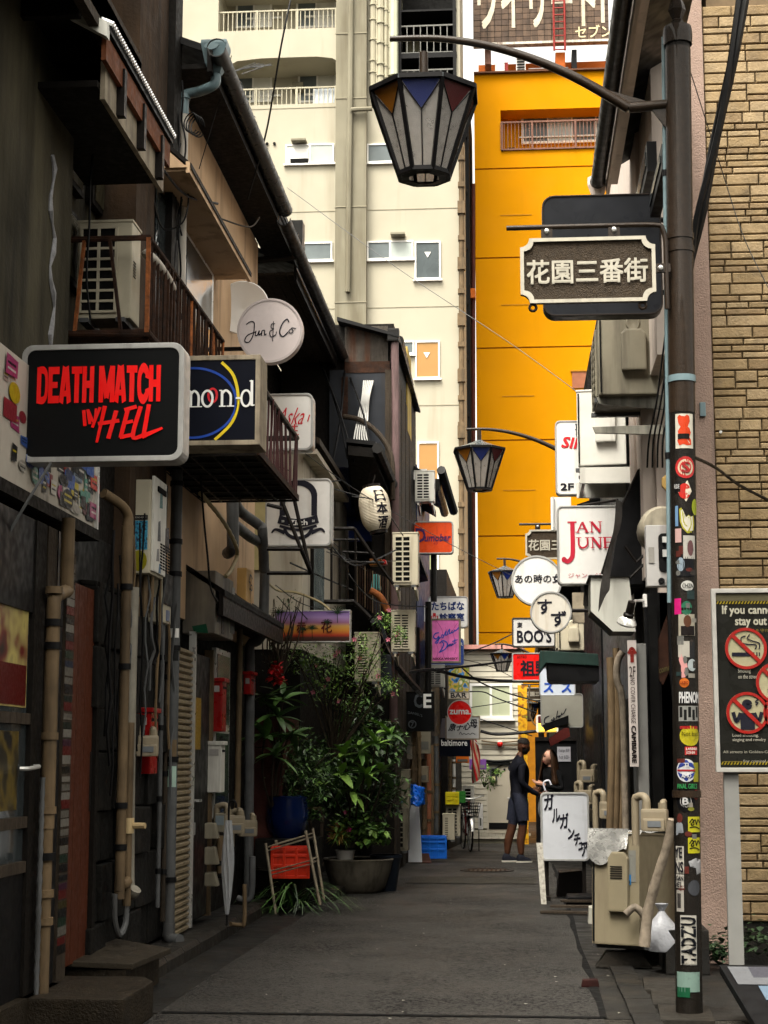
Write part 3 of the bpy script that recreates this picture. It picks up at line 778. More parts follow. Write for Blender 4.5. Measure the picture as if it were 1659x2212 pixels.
lpr = MB().extr([(-2.42, 13.6, zl), (-2.42, 17.15, zl), (XB, 17.15, zl + 0.22), (XB, 13.6, zl + 0.22)], (0, 0, 0.05)).build('lower_roof', MA_WOODD, hB)
MB().box(-2.47, -2.43, 13.6, 17.15, zl - 0.16, zl + 0.03).build('lower_fascia', MA_IRON, hB)
MB().box(XB, -2.48, 13.62, 17.1, zl - 0.1, zl - 0.06).build('lower_soffit', MA_WOODD, hB)
hC = thing('dark_house', 'dark house with deep wooden soffit under the second length of gutter', 'house', (-4.5, 20, 0))
g2 = onx(765, 800, GX).y
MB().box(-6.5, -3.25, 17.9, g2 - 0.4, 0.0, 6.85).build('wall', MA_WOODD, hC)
MB().extr([(GX - 0.08, 17.9, GZ - 0.12), (GX - 0.08, g2, GZ - 0.12), (-6.5, g2, GZ + 1.4), (-6.5, 17.9, GZ + 1.4)], (0, 0, 0.06)).build('roof', MA_ROOF, hC)
ns = 7
for i in range(ns):
 a, b = -3.25 + (GX - 0.1 + 3.25) * i / ns, -3.25 + (GX - 0.1 + 3.25) * (i + 1) / ns
 MB().box(a + 0.004, b - 0.004, 17.9, g2 - 0.02, GZ - 0.22, GZ - 0.19).build('soffit_board', MA_WOODG, hC)
MB().box(GX - 0.12, GX - 0.09, 17.9, g2, GZ - 0.3, GZ - 0.08).build('fascia', MA_IRON, hC)
gutter(hC, GX, GZ - 0.14, g1 - 0.15, g2, 0.075, MA_GUT, step=0.55)
bxp = at(632, 498, g1 + 0.9)
MB().box(GX - 0.08, GX + 0.06, bxp.y, bxp.y + 0.2, bxp.z - 0.18, bxp.z + 0.12).build('gutter_box', MA_GUT, hC, bev=0.01)
MB().tube([(GX, bxp.y + .1, bxp.z - 0.18), (GX - 0.02, bxp.y + .1, bxp.z - 0.26), (-3.2, bxp.y + .1, bxp.z - 0.34)], 0.04, 8).build('elbow_pipe', MA_GUT, hC, True)
hW = thing('white_house', 'small dirty white plaster house with dark eave behind the lantern', 'house', (-2.8, 20, 0))
MB().box(-3.24, -2.42, 18.6, 23.5, 2.7, 5.05).build('wall', MA_WPLA, hW)
MB().box(-3.24, -2.44, 18.62, 23.5, 0, 2.7).build('lower_wall', MA_WOODD, hW)
MB().extr([(-2.2, 18.35, 5.0), (-2.2, 22.0, 5.0), (-3.2, 22.0, 5.5), (-3.2, 18.35, 5.5)], (0, 0, 0.07)).build('roof', MA_WOODG, hW)
MB().box(-2.42, -2.24, 18.4, 22.0, 4.9, 4.96).build('soffit', MA_WPLA, hW)
MB().box(-2.43, -2.38, 19.3, 20.4, 2.9, 4.2).build('window', MA_WOODD, hW)
MB().box(-2.4, -2.372, 19.36, 20.34, 2.96, 4.14).build('pane', MA_GLASS, hW)
MB().box(-3.15, -2.8, 18.56, 18.62, 3.6, 4.6).build('side_window', M('yellow_blind', (0.5, 0.42, 0.2), 0.6), hW)
MB().box(-2.42, -1.96, 23.4, 23.5, 0, 4.55).build('rear_wall', MA_WOODD, hW)
YD = 22.0
hD = thing('corrugated_house', 'tall shabby house clad in corrugated iron, blue grey sheets and weathered boards', 'house', (-2.2, YD, 0))
dx0, dx1 = at(700, 850, YD).x, at(850, 850, YD).x
zk = at(780, 1000, YD).z
MB().box(dx0 - 0.6, dx1, YD + 0.06, 27.0, zk, at(800, 690, YD).z - 0.05).build('core_wall', MA_WOODD, hD)
MB().box(dx1 - 0.3, dx1, YD + 0.06, 27.0, -0.2, zk).build('lower_wall', MA_WOODD, hD)
z0, z1 = at(790, 782, YD).z, at(790, 705, YD).z
mb = MB()
cA, cB = at(745, 740, YD).x, at(838, 740, YD).x
n = 60
mb.sheet([[(cA + (cB - cA) * i / n, YD - 0.012 * (i % 2), z) for i in range(n + 1)] for z in (z0, z1)])
mb.build('corrugated_panel', MA_CORR, hD, fix=False)
MB().extr([at(728, 684, YD - .2), at(862, 722, YD - .2), at(862, 728, YD - .2), at(728, 692, YD - .2)], (0, 5.0, 0)).build('roof', MA_ROOF, hD)
for i, (u0, u1, v0, v1, m_) in enumerate(((712, 748, 800, 1010, MA_SLATE), (748, 840, 805, 1010, MA_SLATE), (738, 752, 815, 905, MA_RUST), (745, 842, 782, 806, MA_RUST))):
 x0, x1, a, b = rect(u0, v0, u1, v1, YD)
 MB().box(x0, x1, YD - 0.02 - 0.004 * i, YD + 0.05, a, b).build('metal_sheet', m_, hD)
for i in range(8):      # weathered boards on the alley side
 y = YD + 0.08 + i * 0.42
 MB().box(dx1 - 0.02, dx1 + 0.015 + 0.006 * (i % 2), y, y + 0.41, 0.0, at(880, 830, YD + 1).z).build('board', MA_WOODG, hD)
x0, x1, a, b = rect(842, 800, 858, 1300, YD)
MB().box(x0 - 0.06, x1 - 0.02, YD - 0.05, YD + 0.05, a, b).build('corner_board', MA_WOODG, hD)
x0, x1, a, b = rect(860, 762, 884, 940, YD + 3)
MB().box(dx1 - 0.02, x1, YD + 2.6, YD + 3.5, a, b).build('yellow_gable', M('mustard_wall', (0.4, 0.28, 0.07), 0.8, 0.2, 3, dirt=0.3), hD)
MB().tube(smoothpts([at(853, 715, YD - 0.1), at(853, 760, YD - 0.1), at(855, 900, YD - 0.1), at(853, 1200, YD - 0.1), at(850, 1560, YD - 0.1)], 3), 0.055, 9).build('downpipe', M('plum_pipe', (0.13, 0.085, 0.085), 0.5, 0.2, 4, dirt=0.3), hD, True)
MB().obox(at(850, 725, YD - 0.12), (0.16, 0.14, 0.18)).build('hopper', MA_GUT, hD, bev=0.02)
pts = [at(858, 742, YD), at(884, 830, YD + 2.5)]
MB().tube([at(862, 735, YD + 0.3), at(872, 780, YD + 1.6), at(884, 832, YD + 3.0)], 0.07, 8).build('roof_gutter', MA_GUT, hD, True)
MB().tube(smoothpts([at(742, 900, YD - 0.2), at(780, 908, YD - 0.25), at(820, 940, YD - 0.3), at(846, 990, YD - 0.35), at(848, 1080, YD - 0.4)], 5), 0.035, 8).build('arched_cable', MA_WOODG, hD, True)
MB().extr([at(748, 955, YD - 1.6), at(812, 962, YD - 1.6), at(852, 1060, YD + 0.2), at(760, 1100, YD + 0.2)], (0, 0, 0.05)).build('side_eave', MA_ROOF, hD)
MB().extr([at(752, 962, YD - 1.58), at(808, 968, YD - 1.58), at(846, 1062, YD + 0.15), at(770, 1108, YD + 0.15)], (0, 0, -0.12)).build('eave_underside', MA_WOODD, hD)
MB().tube([at(815, 968, YD - 1.65), at(856, 1064, YD + 0.25)], 0.07, 8).build('side_gutter', MA_GUT, hD, True)
wl_ = MB()
for k in range(6):
 x = 778 + k * 4
 wl_.tube(smoothpts([at(x + 8, 822, YD - 0.06), at(x + 4 - k, 860, YD - 0.1), at(x - 4, 900, YD - 0.12), at(x - 12 + k, 940, YD - 0.5), at(x - 14 + 3 * k, 958, YD - 1.2)], 5), 0.011, 5)
wl_.build('cable_bunch', M('pale_cable', (0.5, 0.5, 0.48), 0.5), hD, True)
hE = thing('blue_house', 'blue painted house with black eaves beyond the weathered boards', 'house', (-1.9, 28.5, -0.1))
MB().box(-5, -1.62, 27.0, 31.0, -0.4, 6.3).build('wall', M('blue_paint', (0.008, 0.018, 0.085), 0.5, 0.25, 3, dirt=0.4), hE)
MB().extr([(-1.3, 26.4, 5.9), (-1.3, 29.5, 5.9), (-2.6, 29.5, 6.7), (-2.6, 26.4, 6.7)], (0, 0, 0.07)).build('roof', MA_ROOF, hE)
MB().box(-2.5, -1.42, 26.42, 26.46, 5.95, 6.12).build('white_verge', MA_WHITE, hE)
MB().extr([(-1.42, 26.5, 5.86), (-1.42, 29.4, 5.86), (-2.5, 29.4, 6.5), (-2.5, 26.5, 6.5)], (0, 0, -0.1)).build('soffit', MA_WOODD, hE)
MB().tube([(-1.27, 26.5, 5.9), (-1.27, 29.5, 5.85)], 0.075, 8).build('gutter', MA_GUT, hE, True)
MB().obox((-1.3, 26.45, 5.85), (0.18, 0.18, 0.2)).build('hopper', MA_GUT, hE, bev=0.02)
MB().tube([at(953, 1015, 26.2), at(980, 1105, 27.5)], 0.075, 8).build('lower_gutter', MA_GUT, hE, True)
for k, (u, v0, v1, Yk) in enumerate(((937, 1165, 1300, 26.8), (925, 1300, 1500, 27.0))):
 MB().tube([at(u, v0, Yk), at(u, v1, Yk)], 0.05, 8).build('downpipe', MA_GUT, hE, True)
MB().extr([at(880, 1190, 25.2), at(905, 1200, 25.2), at(925, 1255, 26.8), at(890, 1262, 26.8)], (0, 0, 0.06)).build('lower_eave', MA_ROOF, hE)
hF = thing('dark_row_house', 'dark shabby row house carrying pipes and air conditioners at the far left', 'house', (-2.2, 34, -0.4))
MB().box(-5, -1.92, 23.6, 27.0, -0.3, 3.4).build('near_wall', MA_WOODD, hF)
MB().box(-5, -1.58, 27.0, 34.5, -0.5, 3.6).build('middle_wall', MA_BLACK, hF)
MB().box(-5, -1.45, 34.5, 43.0, -0.8, 5.4).build('far_wall', MA_WOODD, hF)
# == end of the alley: white clapboard house
YE = 43.0
xE = lambda u, v=1600: at(u, v, YE).x
zE = lambda v: at(1060, v, YE).z
hX = thing('clapboard_house', 'cream clapboard house closing the far end of the alley', 'house', (xE(1060), YE, gz(43)))
MB().box(xE(985), xE(1131), YE + 0.03, YE + 5, -0.8, zE(1398)).build('core_wall', MA_JOINT, hX)
MA_SIDE = M('cream_siding', (0.46, 0.43, 0.35), 0.7, 0.06, 2, dirt=0.2, dcol=(0.35, 0.31, 0.24), dsc=1.2)
zb = zE(1403)
bh = (zE(1403) - zE(1790)) / 32
dxa, dxb, dza, dzb = xE(1052), xE(1101), zE(1800), zE(1652)
wxa, wxb, wza, wzb = xE(1014), xE(1107), zE(1552), zE(1476)
for i in range(32):
 z1 = zb - i * bh
 z0 = z1 - bh + 0.012
 spans = [(xE(985), xE(1131))]
 for (a, b, c, d) in ((dxa, dxb, dza, dzb), (wxa, wxb, wza, wzb)):
  if z0 < d and z1 > c:
   spans = [s for q in spans for s in ((q[0], min(q[1], a)), (max(q[0], b), q[1])) if s[1] - s[0] > 0.01]
 for a, b in spans:
  MB().extr([(a, YE - 0.022, z0), (b, YE - 0.022, z0), (b, YE - 0.006, z1), (a, YE - 0.006, z1)], (0, 0.05, 0)).build('clapboard', MA_SIDE, hX)
for i in range(10):
 for j in range(3):
  x0 = xE(985) + i * 0.18 + (j % 2) * 0.09
  MB().box(x0, x0 + 0.172, YE - 0.03, YE + 0.03, zE(1812) + j * 0.075, zE(1812) + j * 0.075 + 0.068).build('brick', MA_SIDE, hX)
MB().box(xE(985), xE(1135), YE - 0.25, YE + 5.2, zE(1403), zE(1394)).build('roof_flashing', M('pinkish_flashing', (0.42, 0.2, 0.17), 0.6, 0.2, 3, dirt=0.4), hX)
window(hX, 1014, 1476, 1107, 1552, YE, [M('pale_green_glass', (0.4, 0.43, 0.3), 0.3, 0.06, 1)], 2, 0.07, 0.07)
dr = MB().box(dxa + 0.01, dxb, YE - 0.04, YE + 0.02, dza, dzb).build('door', M('cream_door', (0.42, 0.38, 0.3), 0.55, 0.05, 2), hX)
MB().box(dxa + 0.03, dxb - 0.01, YE - 0.05, YE - 0.03, zE(1791), zE(1777)).build('kick_plate', MA_BLACK, dr)
MB().box(xE(1087), xE(1091), YE - 0.05, YE - 0.03, zE(1666), zE(1660)).build('door_viewer', MA_BLACK, dr)
MB().lathe([(0, 0.07), (0.03, 0.06), (0.03, 0.04), (0.015, 0.03), (0.015, 0.0)], (xE(1097), YE - 0.04, zE(1724)), 10, R=Matrix.Rotation(pi / 2, 3, 'X')).build('handle', MA_ALU, dr, True)
lettering('PRIVATE', MA_BLACK, dr, flat(xE(1069), xE(1084), zE(1698), zE(1695), YE - 0.042))
MB().box(dxa - 0.02, dxa + 0.01, YE - 0.05, YE + 0.02, dza, dzb + 0.04).build('door_frame', MA_SIDE, hX)
MB().box(dxa - 0.02, dxb + 0.02, YE - 0.09, YE + 0.02, dzb + 0.0, dzb + 0.05).build('door_hood', MA_BLACK, hX)
t = thing('alarm_light', 'round red alarm light on the cream clapboard wall', 'alarm light', (xE(1080), YE - 0.03, zE(1608)))
MB().lathe([(0.1, 0.0), (0.1, 0.02), (0.085, 0.03), (0.0, 0.03)], (xE(1080), YE - 0.03, zE(1608)), 16, R=Matrix.Rotation(pi / 2, 3, 'X')).build('base', MA_WHITE, t, True)
MB().lathe([(0.075, 0.0), (0.07, 0.05), (0.04, 0.08), (0, 0.09)], (xE(1080), YE - 0.05, zE(1608)), 16, R=Matrix.Rotation(pi / 2, 3, 'X')).build('lens', M('red_lens', (0.6, 0.015, 0.01), 0.25, 0.1, 5), t, True)
t = thing('electricity_meter', 'grey glass fronted electricity meter above the cream door', 'meter', (xE(1065), YE - 0.05, zE(1690)))
MB().box(xE(1058), xE(1073), YE - 0.12, YE - 0.02, zE(1688), zE(1658)).build('case', MA_PIPEG, t, bev=0.01)
MB().box(xE(1061), xE(1070), YE - 0.15, YE - 0.12, zE(1674), zE(1661)).build('dial', MA_BLACK, t)
MB().box(xE(1062), xE(1069), YE - 0.14, YE - 0.12, zE(1687), zE(1677)).build('plate', M('cream_plate', (0.6, 0.55, 0.3), 0.5), t)
for k, (pts, r) in enumerate((([(1040, 1600), (1075, 1604), (1130, 1600)], 0.02), ([(1040, 1607), (1080, 1610), (1128, 1610)], 0.015), ([(1042, 1642), (1075, 1645), (1128, 1640)], 0.035), ([(1052, 1650), (1060, 1662), (1090, 1650)], 0.015))):
 tag(MB().tube(smoothpts([(at(u, v, YE - 0.07)) for u, v in pts], 6), r, 6).build('wall_cable', MA_BLACK if k > 1 else MA_PIPEC, None, True), ['pale upper conduit on the cream clapboard wall', 'pale lower conduit beside the red alarm light', 'thick black cable above the cream door', 'thin black cable looping over the electricity meter'][k], 'cable')
# == right row
XR = 1.02
hR = thing('white_render_house', 'white rendered house with steep gutter on the right of the alley', 'house', (2, 15, 0))
MA_RPL = M('pale_pink_plaster', (0.6, 0.52, 0.46), 0.85, 0.1, 2, 0.2, 20, dirt=0.3, dcol=(0.25, 0.2, 0.17), dsc=1.6)
RGX = 0.74
RGZ = onx(1318, 200, RGX).z
ry1 = onx(1291, 398, RGX).y
MB().box(XR, 5, 13.2, ry1 + 0.3, 2.9, RGZ + 0.4).build('upper_wall', MA_RPL, hR)
MB().box(XR + 0.03, 1.16, 11.95, 13.199, 4.4, RGZ + 0.4).build('jetty_wall', MA_RPL, hR)
MB().box(XR + 0.04, 5, 13.25, ry1 + 0.3, 0.0, 2.9).build('lower_wall', MA_BLACK, hR)
MB().extr([(RGX + 0.03, 8.8, RGZ + 0.06), (RGX + 0.03, ry1, RGZ + 0.06), (1.28, ry1, RGZ + 0.36), (1.28, 8.8, RGZ + 0.36)], (0, 0, 0.07)).build('roof', MA_ROOF, hR)
MB().box(RGX + 0.10, RGX + 0.17, 8.8, ry1 - 0.02, RGZ - 0.02, RGZ + 0.02).build('soffit', MA_RPL, hR)
MB().box(RGX + 0.07, RGX + 0.1, 8.8, ry1, RGZ - 0.1, RGZ + 0.05).build('fascia', MA_RPL, hR)
gutter(hR, RGX, RGZ, 8.8, ry1, 0.062, MA_GUT, step=0.6)
hp2 = Vector((RGX, ry1 + 0.02, RGZ - 0.02))
MB().lathe([(0.085, 0.1), (0.085, 0.03), (0.055, -0.06), (0.035, -0.1), (0.035, -0.2)], hp2 - Vector((0, 0, 0.02)), 6).build('hopper', MA_RPL, hR)
MB().tube([hp2 + Vector((0, 0, -0.2)), hp2 + Vector((0.02, 0, -0.4)), hp2 + Vector((0.25, 0, -0.7)), hp2 + Vector((0.26, 0, -3.2))], 0.035, 8).build('downpipe', MA_RPL, hR, True)
for (u0, u1, v0, v1) in ((1388, 1412, 265, 480), (1420, 1446, 270, 470)):
 a, b = onx(u1, v0 + 40, XR), onx(u0, v1, XR)
 f = MB().box(XR - 0.05, XR + 0.02, a.y, b.y, b.z, a.z).build('window', MA_BLACK, hR)
 MB().box(XR - 0.06, XR - 0.045, a.y + 0.06, b.y - 0.06, b.z + 0.06, a.z - 0.06).build('pane', MA_GLASSD, f)
bb = thing('hanging_black_box', 'black box hanging overhead beside the iron lamp post', 'box', at(1410, 40, 12.6))
x0, x1, z0, z1 = rect(1372, -160, 1450, 70, 12.6)
MB().extr([(x0, 12.6, z0 + 0.08), (x1, 12.6, z0), (x1, 12.6, z1), (x0 + 0.05, 12.6, z1)], (0, 0.6, 0)).build('case', MA_BLACK, bb, bev=0.01)
MB().extr([(x0 - 0.012, 12.58, z0 + 0.075), (x1 + 0.01, 12.58, z0 - 0.01), (x1 + 0.01, 12.58, z0 + 0.03), (x0 - 0.012, 12.58, z0 + 0.11)], (0, 0.64, 0)).build('bottom_trim', MA_IRON, bb)
for i, (ya_, yb_, xr_, h, lab, m_) in enumerate(((ry1 + 0.35, 19.5, 1.0, 5.2, 'grey walled bar house crowded with signs behind the round sign', MA_PIPEG), (19.5, 25.5, 0.98, 4.6, 'black fronted bar house beside the second lamp post', MA_BLACK), (25.5, 34, 0.95, 4.4, 'low dark bar house behind the woman on the right', MA_WOODD), (34, 43, 0.75, 4.2, 'last dark bar house on the right before the clapboard house', MA_BLACK))):
 h_ = thing('bar_house', lab, 'house', (2, (ya_ + yb_) / 2, gz(yb_)))
 MB().box(xr_, 5, ya_ + 0.002, yb_, -0.8, h).build('wall', m_, h_)
 MB().extr([(xr_ - 0.25, ya_ + 0.05, h - 0.2), (xr_ - 0.25, yb_ - 0.05, h - 0.2), (5, yb_ - 0.05, h + 1.2), (5, ya_ + 0.05, h + 1.2)], (0, 0, 0.06)).build('roof', MA_ROOF, h_)
 MB().box(xr_ - 0.03, xr_ + 0.02, ya_ + 0.6, ya_ + 1.5, gz(ya_) + 0.1, gz(ya_) + 2.0).build('door', MA_WOODD, h_)
 MB().tube([(xr_ - 0.28, ya_ + 0.1, h - 0.2), (xr_ - 0.28, yb_ - 0.1, h - 0.2)], 0.05, 8).build('gutter', MA_GUT, h_, True)
YBK = 12.6
xK = lambda u, v=900: at(u, v, YBK).x
zK = lambda v, u=1580: at(u, v, YBK).z
hK = thing('brick_building', 'tan brick corner building with rough pink pilaster behind the lamp post', 'building', (2.5, YBK, 0))
MA_MORT = M('brown_mortar', (0.13, 0.093, 0.056), 0.9, 0.2, 10)
MB().box(xK(1553), 6.0, YBK + 0.02, YBK + 0.5, 0.3, 8.2).build('mortar_wall', MA_MORT, hK)
MB().box(xK(1553), 6.0, YBK - 0.0, YBK + 0.5, -0.02, 0.3).build('plinth', MA_APRON, hK)
MB().box(1.30, xK(1530) + 0.035, YBK - 0.05, YBK + 0.5, 0.0, 8.2).build('pilaster', MA_PINK, hK)
MB().box(XR + 0.1, 6, YBK + 0.5, 20, 0, 8.1).build('side_wall', MA_RPL, hK)
BRK = [M('tan_brick_%d' % i, c, 0.75, 0.22, 9, 0.7, 55, dirt=0.3, dcol=(0.05, 0.035, 0.02), dsc=7, streak=False) for i, c in enumerate(((0.235, 0.168, 0.088), (0.21, 0.148, 0.074), (0.26, 0.19, 0.105), (0.19, 0.13, 0.066)))]
bx0 = xK(1530) + 0.045
bmesh_cache = {}
def brick(x, z, w_, h):
 k = (round(w_, 2), round(h, 3))
 mt = random.randrange(4)
 if (k, mt) not in bmesh_cache:
  mb = MB()
  a, b, d, e = k[0] / 2, k[1] / 2, 0.026, 0.007
  V = [(-a, 0.03, -b), (a, 0.03, -b), (a, 0.03, b), (-a, 0.03, b), (-a, -d + e, -b), (a, -d + e, -b), (a, -d + e, b), (-a, -d + e, b), (-a + e, -d, -b + e), (a - e, -d, -b + e), (a - e, -d, b - e), (-a + e, -d, b - e)]
  mb.add(V, [(0, 1, 5, 4), (1, 2, 6, 5), (2, 3, 7, 6), (3, 0, 4, 7), (4, 5, 9, 8), (5, 6, 10, 9), (6, 7, 11, 10), (7, 4, 8, 11), (8, 9, 10, 11)])
  o = mb.build('brick', BRK[mt], None)
  bmesh_cache[(k, mt)] = o.data
 else:
  o = bpy.data.objects.new('brick', bmesh_cache[(k, mt)])
  COL.objects.link(o)
 o.parent = hK
 o.location = Vector((x + k[0] / 2, YBK + random.uniform(-0.003, 0.003), z + k[1] / 2)) - hK.location
z = 0.3
nb = 0
rb = random.Random(3)
while z < 7.35 and nb < 345:
 t_, T_ = 0.044, 0.082
 pat = rb.choice(((t_,), (t_,), (t_, T_), (T_, t_), (T_,)))
 for h in ([t_] if len(pat) == 1 and pat[0] == t_ else ([T_] if len(pat) == 1 else [None])):
  if h is not None:
   x = bx0 - rb.uniform(0, 0.12)
   x = bx0
   first = True
   while x < bx0 + 0.47:
    w_ = round(rb.choice((0.16, 0.24, 0.3, 0.36)) * (rb.uniform(0.4, 1) if first else 1), 2)
    first = False
    brick(x, z, w_, h); nb += 1
    x += w_ + 0.009
   z += h + 0.009
  else:       # stretch where short courses are stacked beside a tall brick
   x = bx0
   while x < bx0 + 0.47:
    w_ = rb.choice((0.16, 0.24, 0.32))
    if rb.random() < 0.5:
     brick(x, z, w_, t_); brick(x, z + t_ + 0.009, w_, T_); nb += 2
    else:
     brick(x, z, w_, T_); brick(x, z + T_ + 0.009, w_, t_); nb += 2
    x += w_ + 0.009
   z += t_ + T_ + 0.020
MB().obox((at(1518, 888, YBK - .06).x, YBK - 0.06, at(1518, 888, YBK).z), (0.045, 0.03, 0.11)).build('bracket', MA_BLUEG, hK, bev=0.008)
MB().lathe([(0, 0.02), (0.012, 0.02), (0.009, 0)], (at(1637, 935, YBK - 0.03).x - 0.28, YBK - 0.026, at(1590, 935, YBK).z), 8, R=Matrix.Rotation(pi / 2, 3, 'X')).build('bolt', MA_ALU, hK)
ob = thing('shade_building', 'plain grey unseen building added across the street to shade the alley mouth', 'building', (0, -8, 0))  # unseen block behind the camera, added to shade the lower alley
MB().box(-30, 30, -14, -8, 0, 9).build('wall', M('shade_building_wall', (0.12, 0.11, 0.1), 0.8), ob)
MB().box(-30.3, 30.3, -14.3, -7.7, 9.0, 9.25).build('roof', MA_ROOF, ob)
for i in range(14):
 for j in range(2):
  MB().box(-27 + i * 4, -25.2 + i * 4, -8.02, -7.95, 1.2 + 4 * j, 2.8 + 4 * j).build('window', MA_GLASSD, ob)
# == lamp posts, lanterns and street name signs
MA_BRZ = M('bronze_brown_paint', (0.02, 0.0125, 0.0075), 0.42, 0.25, 30, 0.35, 160, coat=0.2)
MA_LIRON = M('lantern_iron', (0.005, 0.0045, 0.005), 0.4, 0.3, 12)
MA_LROOF = M('wet_lantern_roof', (0.07, 0.08, 0.085), 0.25, 0.35, 18, 0.3, 40, metal=0.3)
def glassm(name, col, rough=0.3, al=1.0, tr=0.7):
 m = M(name, col, rough, 0.1, 12, 0.5, 220, trans=tr, rvar=0.0)
 return m
GL_F = glassm('frosted_glass', (0.75, 0.71, 0.66), 0.25)
GL_B = glassm('blue_glass', (0.006, 0.022, 0.18), 0.3, tr=0.45)
GL_R = glassm('red_glass', (0.1, 0.004, 0.004), 0.3, tr=0.45)
GL_Y = glassm('amber_glass', (0.24, 0.085, 0.004), 0.3, tr=0.45)
def lamp_head(par):
 R0, R1, zt, zb = 0.35, 0.165, -0.27, -0.8
 ang = [pi / 8 + pi / 4 * i for i in range(8)]
 MB().cyl((0, 0, 0.02), (0, 0, -0.16), 0.028, n=12).build('stem', MA_BRZ, par, True)
 MB().lathe([(0.04, -0.135), (0.06, -0.15), (0.20, -0.205), (0.362, -0.258), (0.362, -0.285), (0.30, -0.285)], (0, 0, 0), 8, pi / 8, 2 * pi + pi / 8).build('roof', MA_LROOF, par)
 ring = lambda r, z: [Vector((r * cos(a), r * sin(a), z)) for a in ang]
 T, Bt, Lo = ring(R0, zt), ring(R1, zb), ring(0.1, zb - 0.005)
 fr = MB()
 for i in range(8):
  j = (i + 1) % 8
  fr.bar(T[i], Bt[i], 0.024); fr.bar(T[i], T[j], 0.03); fr.bar(Bt[i], Bt[j], 0.026)
  m0, m1 = (T[i] + T[j]) / 2, (Bt[i] + Bt[j]) / 2
  tip = T[i].lerp(T[j], 0.5).lerp(m1, 0.36)
  fr.bar(tip, m1, 0.007); fr.bar(T[i].lerp(Bt[i], 0.03), tip, 0.006); fr.bar(T[j].lerp(Bt[j], 0.03), tip, 0.006)
 fr.build('frame', MA_LIRON, par)
 cols = [GL_B, GL_R, GL_Y, GL_B, GL_R, GL_Y, GL_B, GL_R]
 for i in range(8):
  j = (i + 1) % 8
  a, b, c, d = [p * 0.985 for p in (T[i], T[j], Bt[j], Bt[i])]
  for p, z in ((a, T[0].z), (b, T[0].z), (c, Bt[0].z), (d, Bt[0].z)): p.z = z
  m1 = (c + d) / 2
  tip = ((a + b) / 2).lerp(m1, 0.36)
  nrm = -Vector(((a + b).x, (a + b).y, 0)).normalized() * 0.004
  k = {5: 0, 6: 1, 4: 2}.get(i, i % 3)          # blue towards the road mouth, red right, amber left
  MB().extr([a, b, tip], nrm).build('coloured_pane', (GL_B, GL_R, GL_Y)[k], par)
  MB().extr([a, tip, m1, d], nrm).build('frosted_pane', GL_F, par)
  MB().extr([tip, b, c, m1], nrm).build('frosted_pane', GL_F, par)
 MB().lathe([(0.035, -0.3), (0.045, -0.38), (0.03, -0.5), (0.0, -0.53)], (0, 0, 0), 12).build('bulb', M('bulb_glass', (0.75, 0.78, 0.8), 0.15, 0.05, 5), par, True)
 MB().cyl((0, 0, -0.2), (0, 0, -0.31), 0.04, n=12).build('bulb_holder', MA_WHITE, par, True)
 MB().lathe([(0.15, zb - 0.013), (0.1, zb - 0.018)], (0, 0, 0), 8, pi / 8, 2 * pi + pi / 8).build('bottom_ring', MA_LIRON, par)
L0 = thing('street_lantern', 'large eight sided lantern with coloured glass hanging from the nearest lamp post', 'lantern', (0, 0, 0), group='lanterns hung along the alley')
lamp_head(L0)
P1 = Vector((at(1488, 2160, 10.0).x, 10.0, 0))
L0.location = at(915, 120, 10.0)
LS = {}
SPEC = ((1, 1035, 930, 21.8, 'second lantern hanging in front of the ochre wall'), (2, 1090, 1209, 35.0, 'third lantern partly hidden by the big white round sign'), (3, 1084, 1393, 40.5, 'fourth lantern in front of the cream clapboard house'), (4, 1141, 1502, 42.3, 'farthest lantern with a red pane beside the small name sign'))
for i, u, v, Y, lab in SPEC:
 c = copy_tree(L0)
 c['label'] = lab
 c.location = at(u, v, Y)
 c.rotation_euler = (0, 0, 0.1 * i if i < 4 else pi / 4)
 if i >= 3: c.scale = (0.8, 0.8, 0.8)
 LS[i] = c
def arm(par, tip, root, rise, r0, r1):
 a, b = Vector(tip), Vector(root)
 elbow = b + Vector(((a.x - b.x) * 0.17, 0, -0.02))
 pts = [Vector((a.x + (elbow.x - a.x) * s, a.y, a.z + 0.02 * sin(pi * s) + (elbow.z - a.z) * s ** 2)) for s in (0, 0.2, 0.4, 0.6, 0.8, 1)]
 P = smoothpts(pts, 6)
 MB().tube(P, [r0 + (r1 - r0) * i / (len(P) - 1) for i in range(len(P))], 10).build('arm', MA_BRZ, par, True)
 MB().tube([elbow - Vector((0.0, 0, 0)), b], r1 * 0.95, 10).build('arm_root', MA_BRZ, par, True)
 MB().extr([elbow + Vector((0.0, -0.008, r1)), elbow + (b - elbow) * 0.35 + Vector((0, -0.008, r1)), elbow + Vector((-0.1, -0.008, 0.11)), elbow + Vector((-0.2, -0.008, 0.12))], (0, 0.016, 0)).build('arm_gusset', MA_BRZ, par)
post = thing('lamp_post', 'brown iron lamp post covered in stickers at the mouth of the alley', 'lamp post', (P1.x, 10.0, 0), group='lamp posts along the alley')
PR = 0.077
topz = at(1462, 75, 10).z
lean = at(1464, 90, 10).x - P1.x
ax = lambda z: P1.x + lean * z / topz
mb = MB().tube([(ax(z), 10.0, z) for z in (0, 0.6, 1.2, 1.8, 2.4, 3.0, 3.6, 4.2, 4.8, topz)], PR, 20)
mb.build('shaft', M('post_black', (0.008, 0.0065, 0.005), 0.45, 0.3, 25, 0.4, 150, dirt=0.3), post, True)
MB().lathe([(PR + 0.012, -0.07), (PR + 0.016, 0.0), (PR + 0.01, 0.045), (0.03, 0.06), (0, 0.06)], (ax(topz), 10, topz), 20).build('cap', MA_BRZ, post, True)
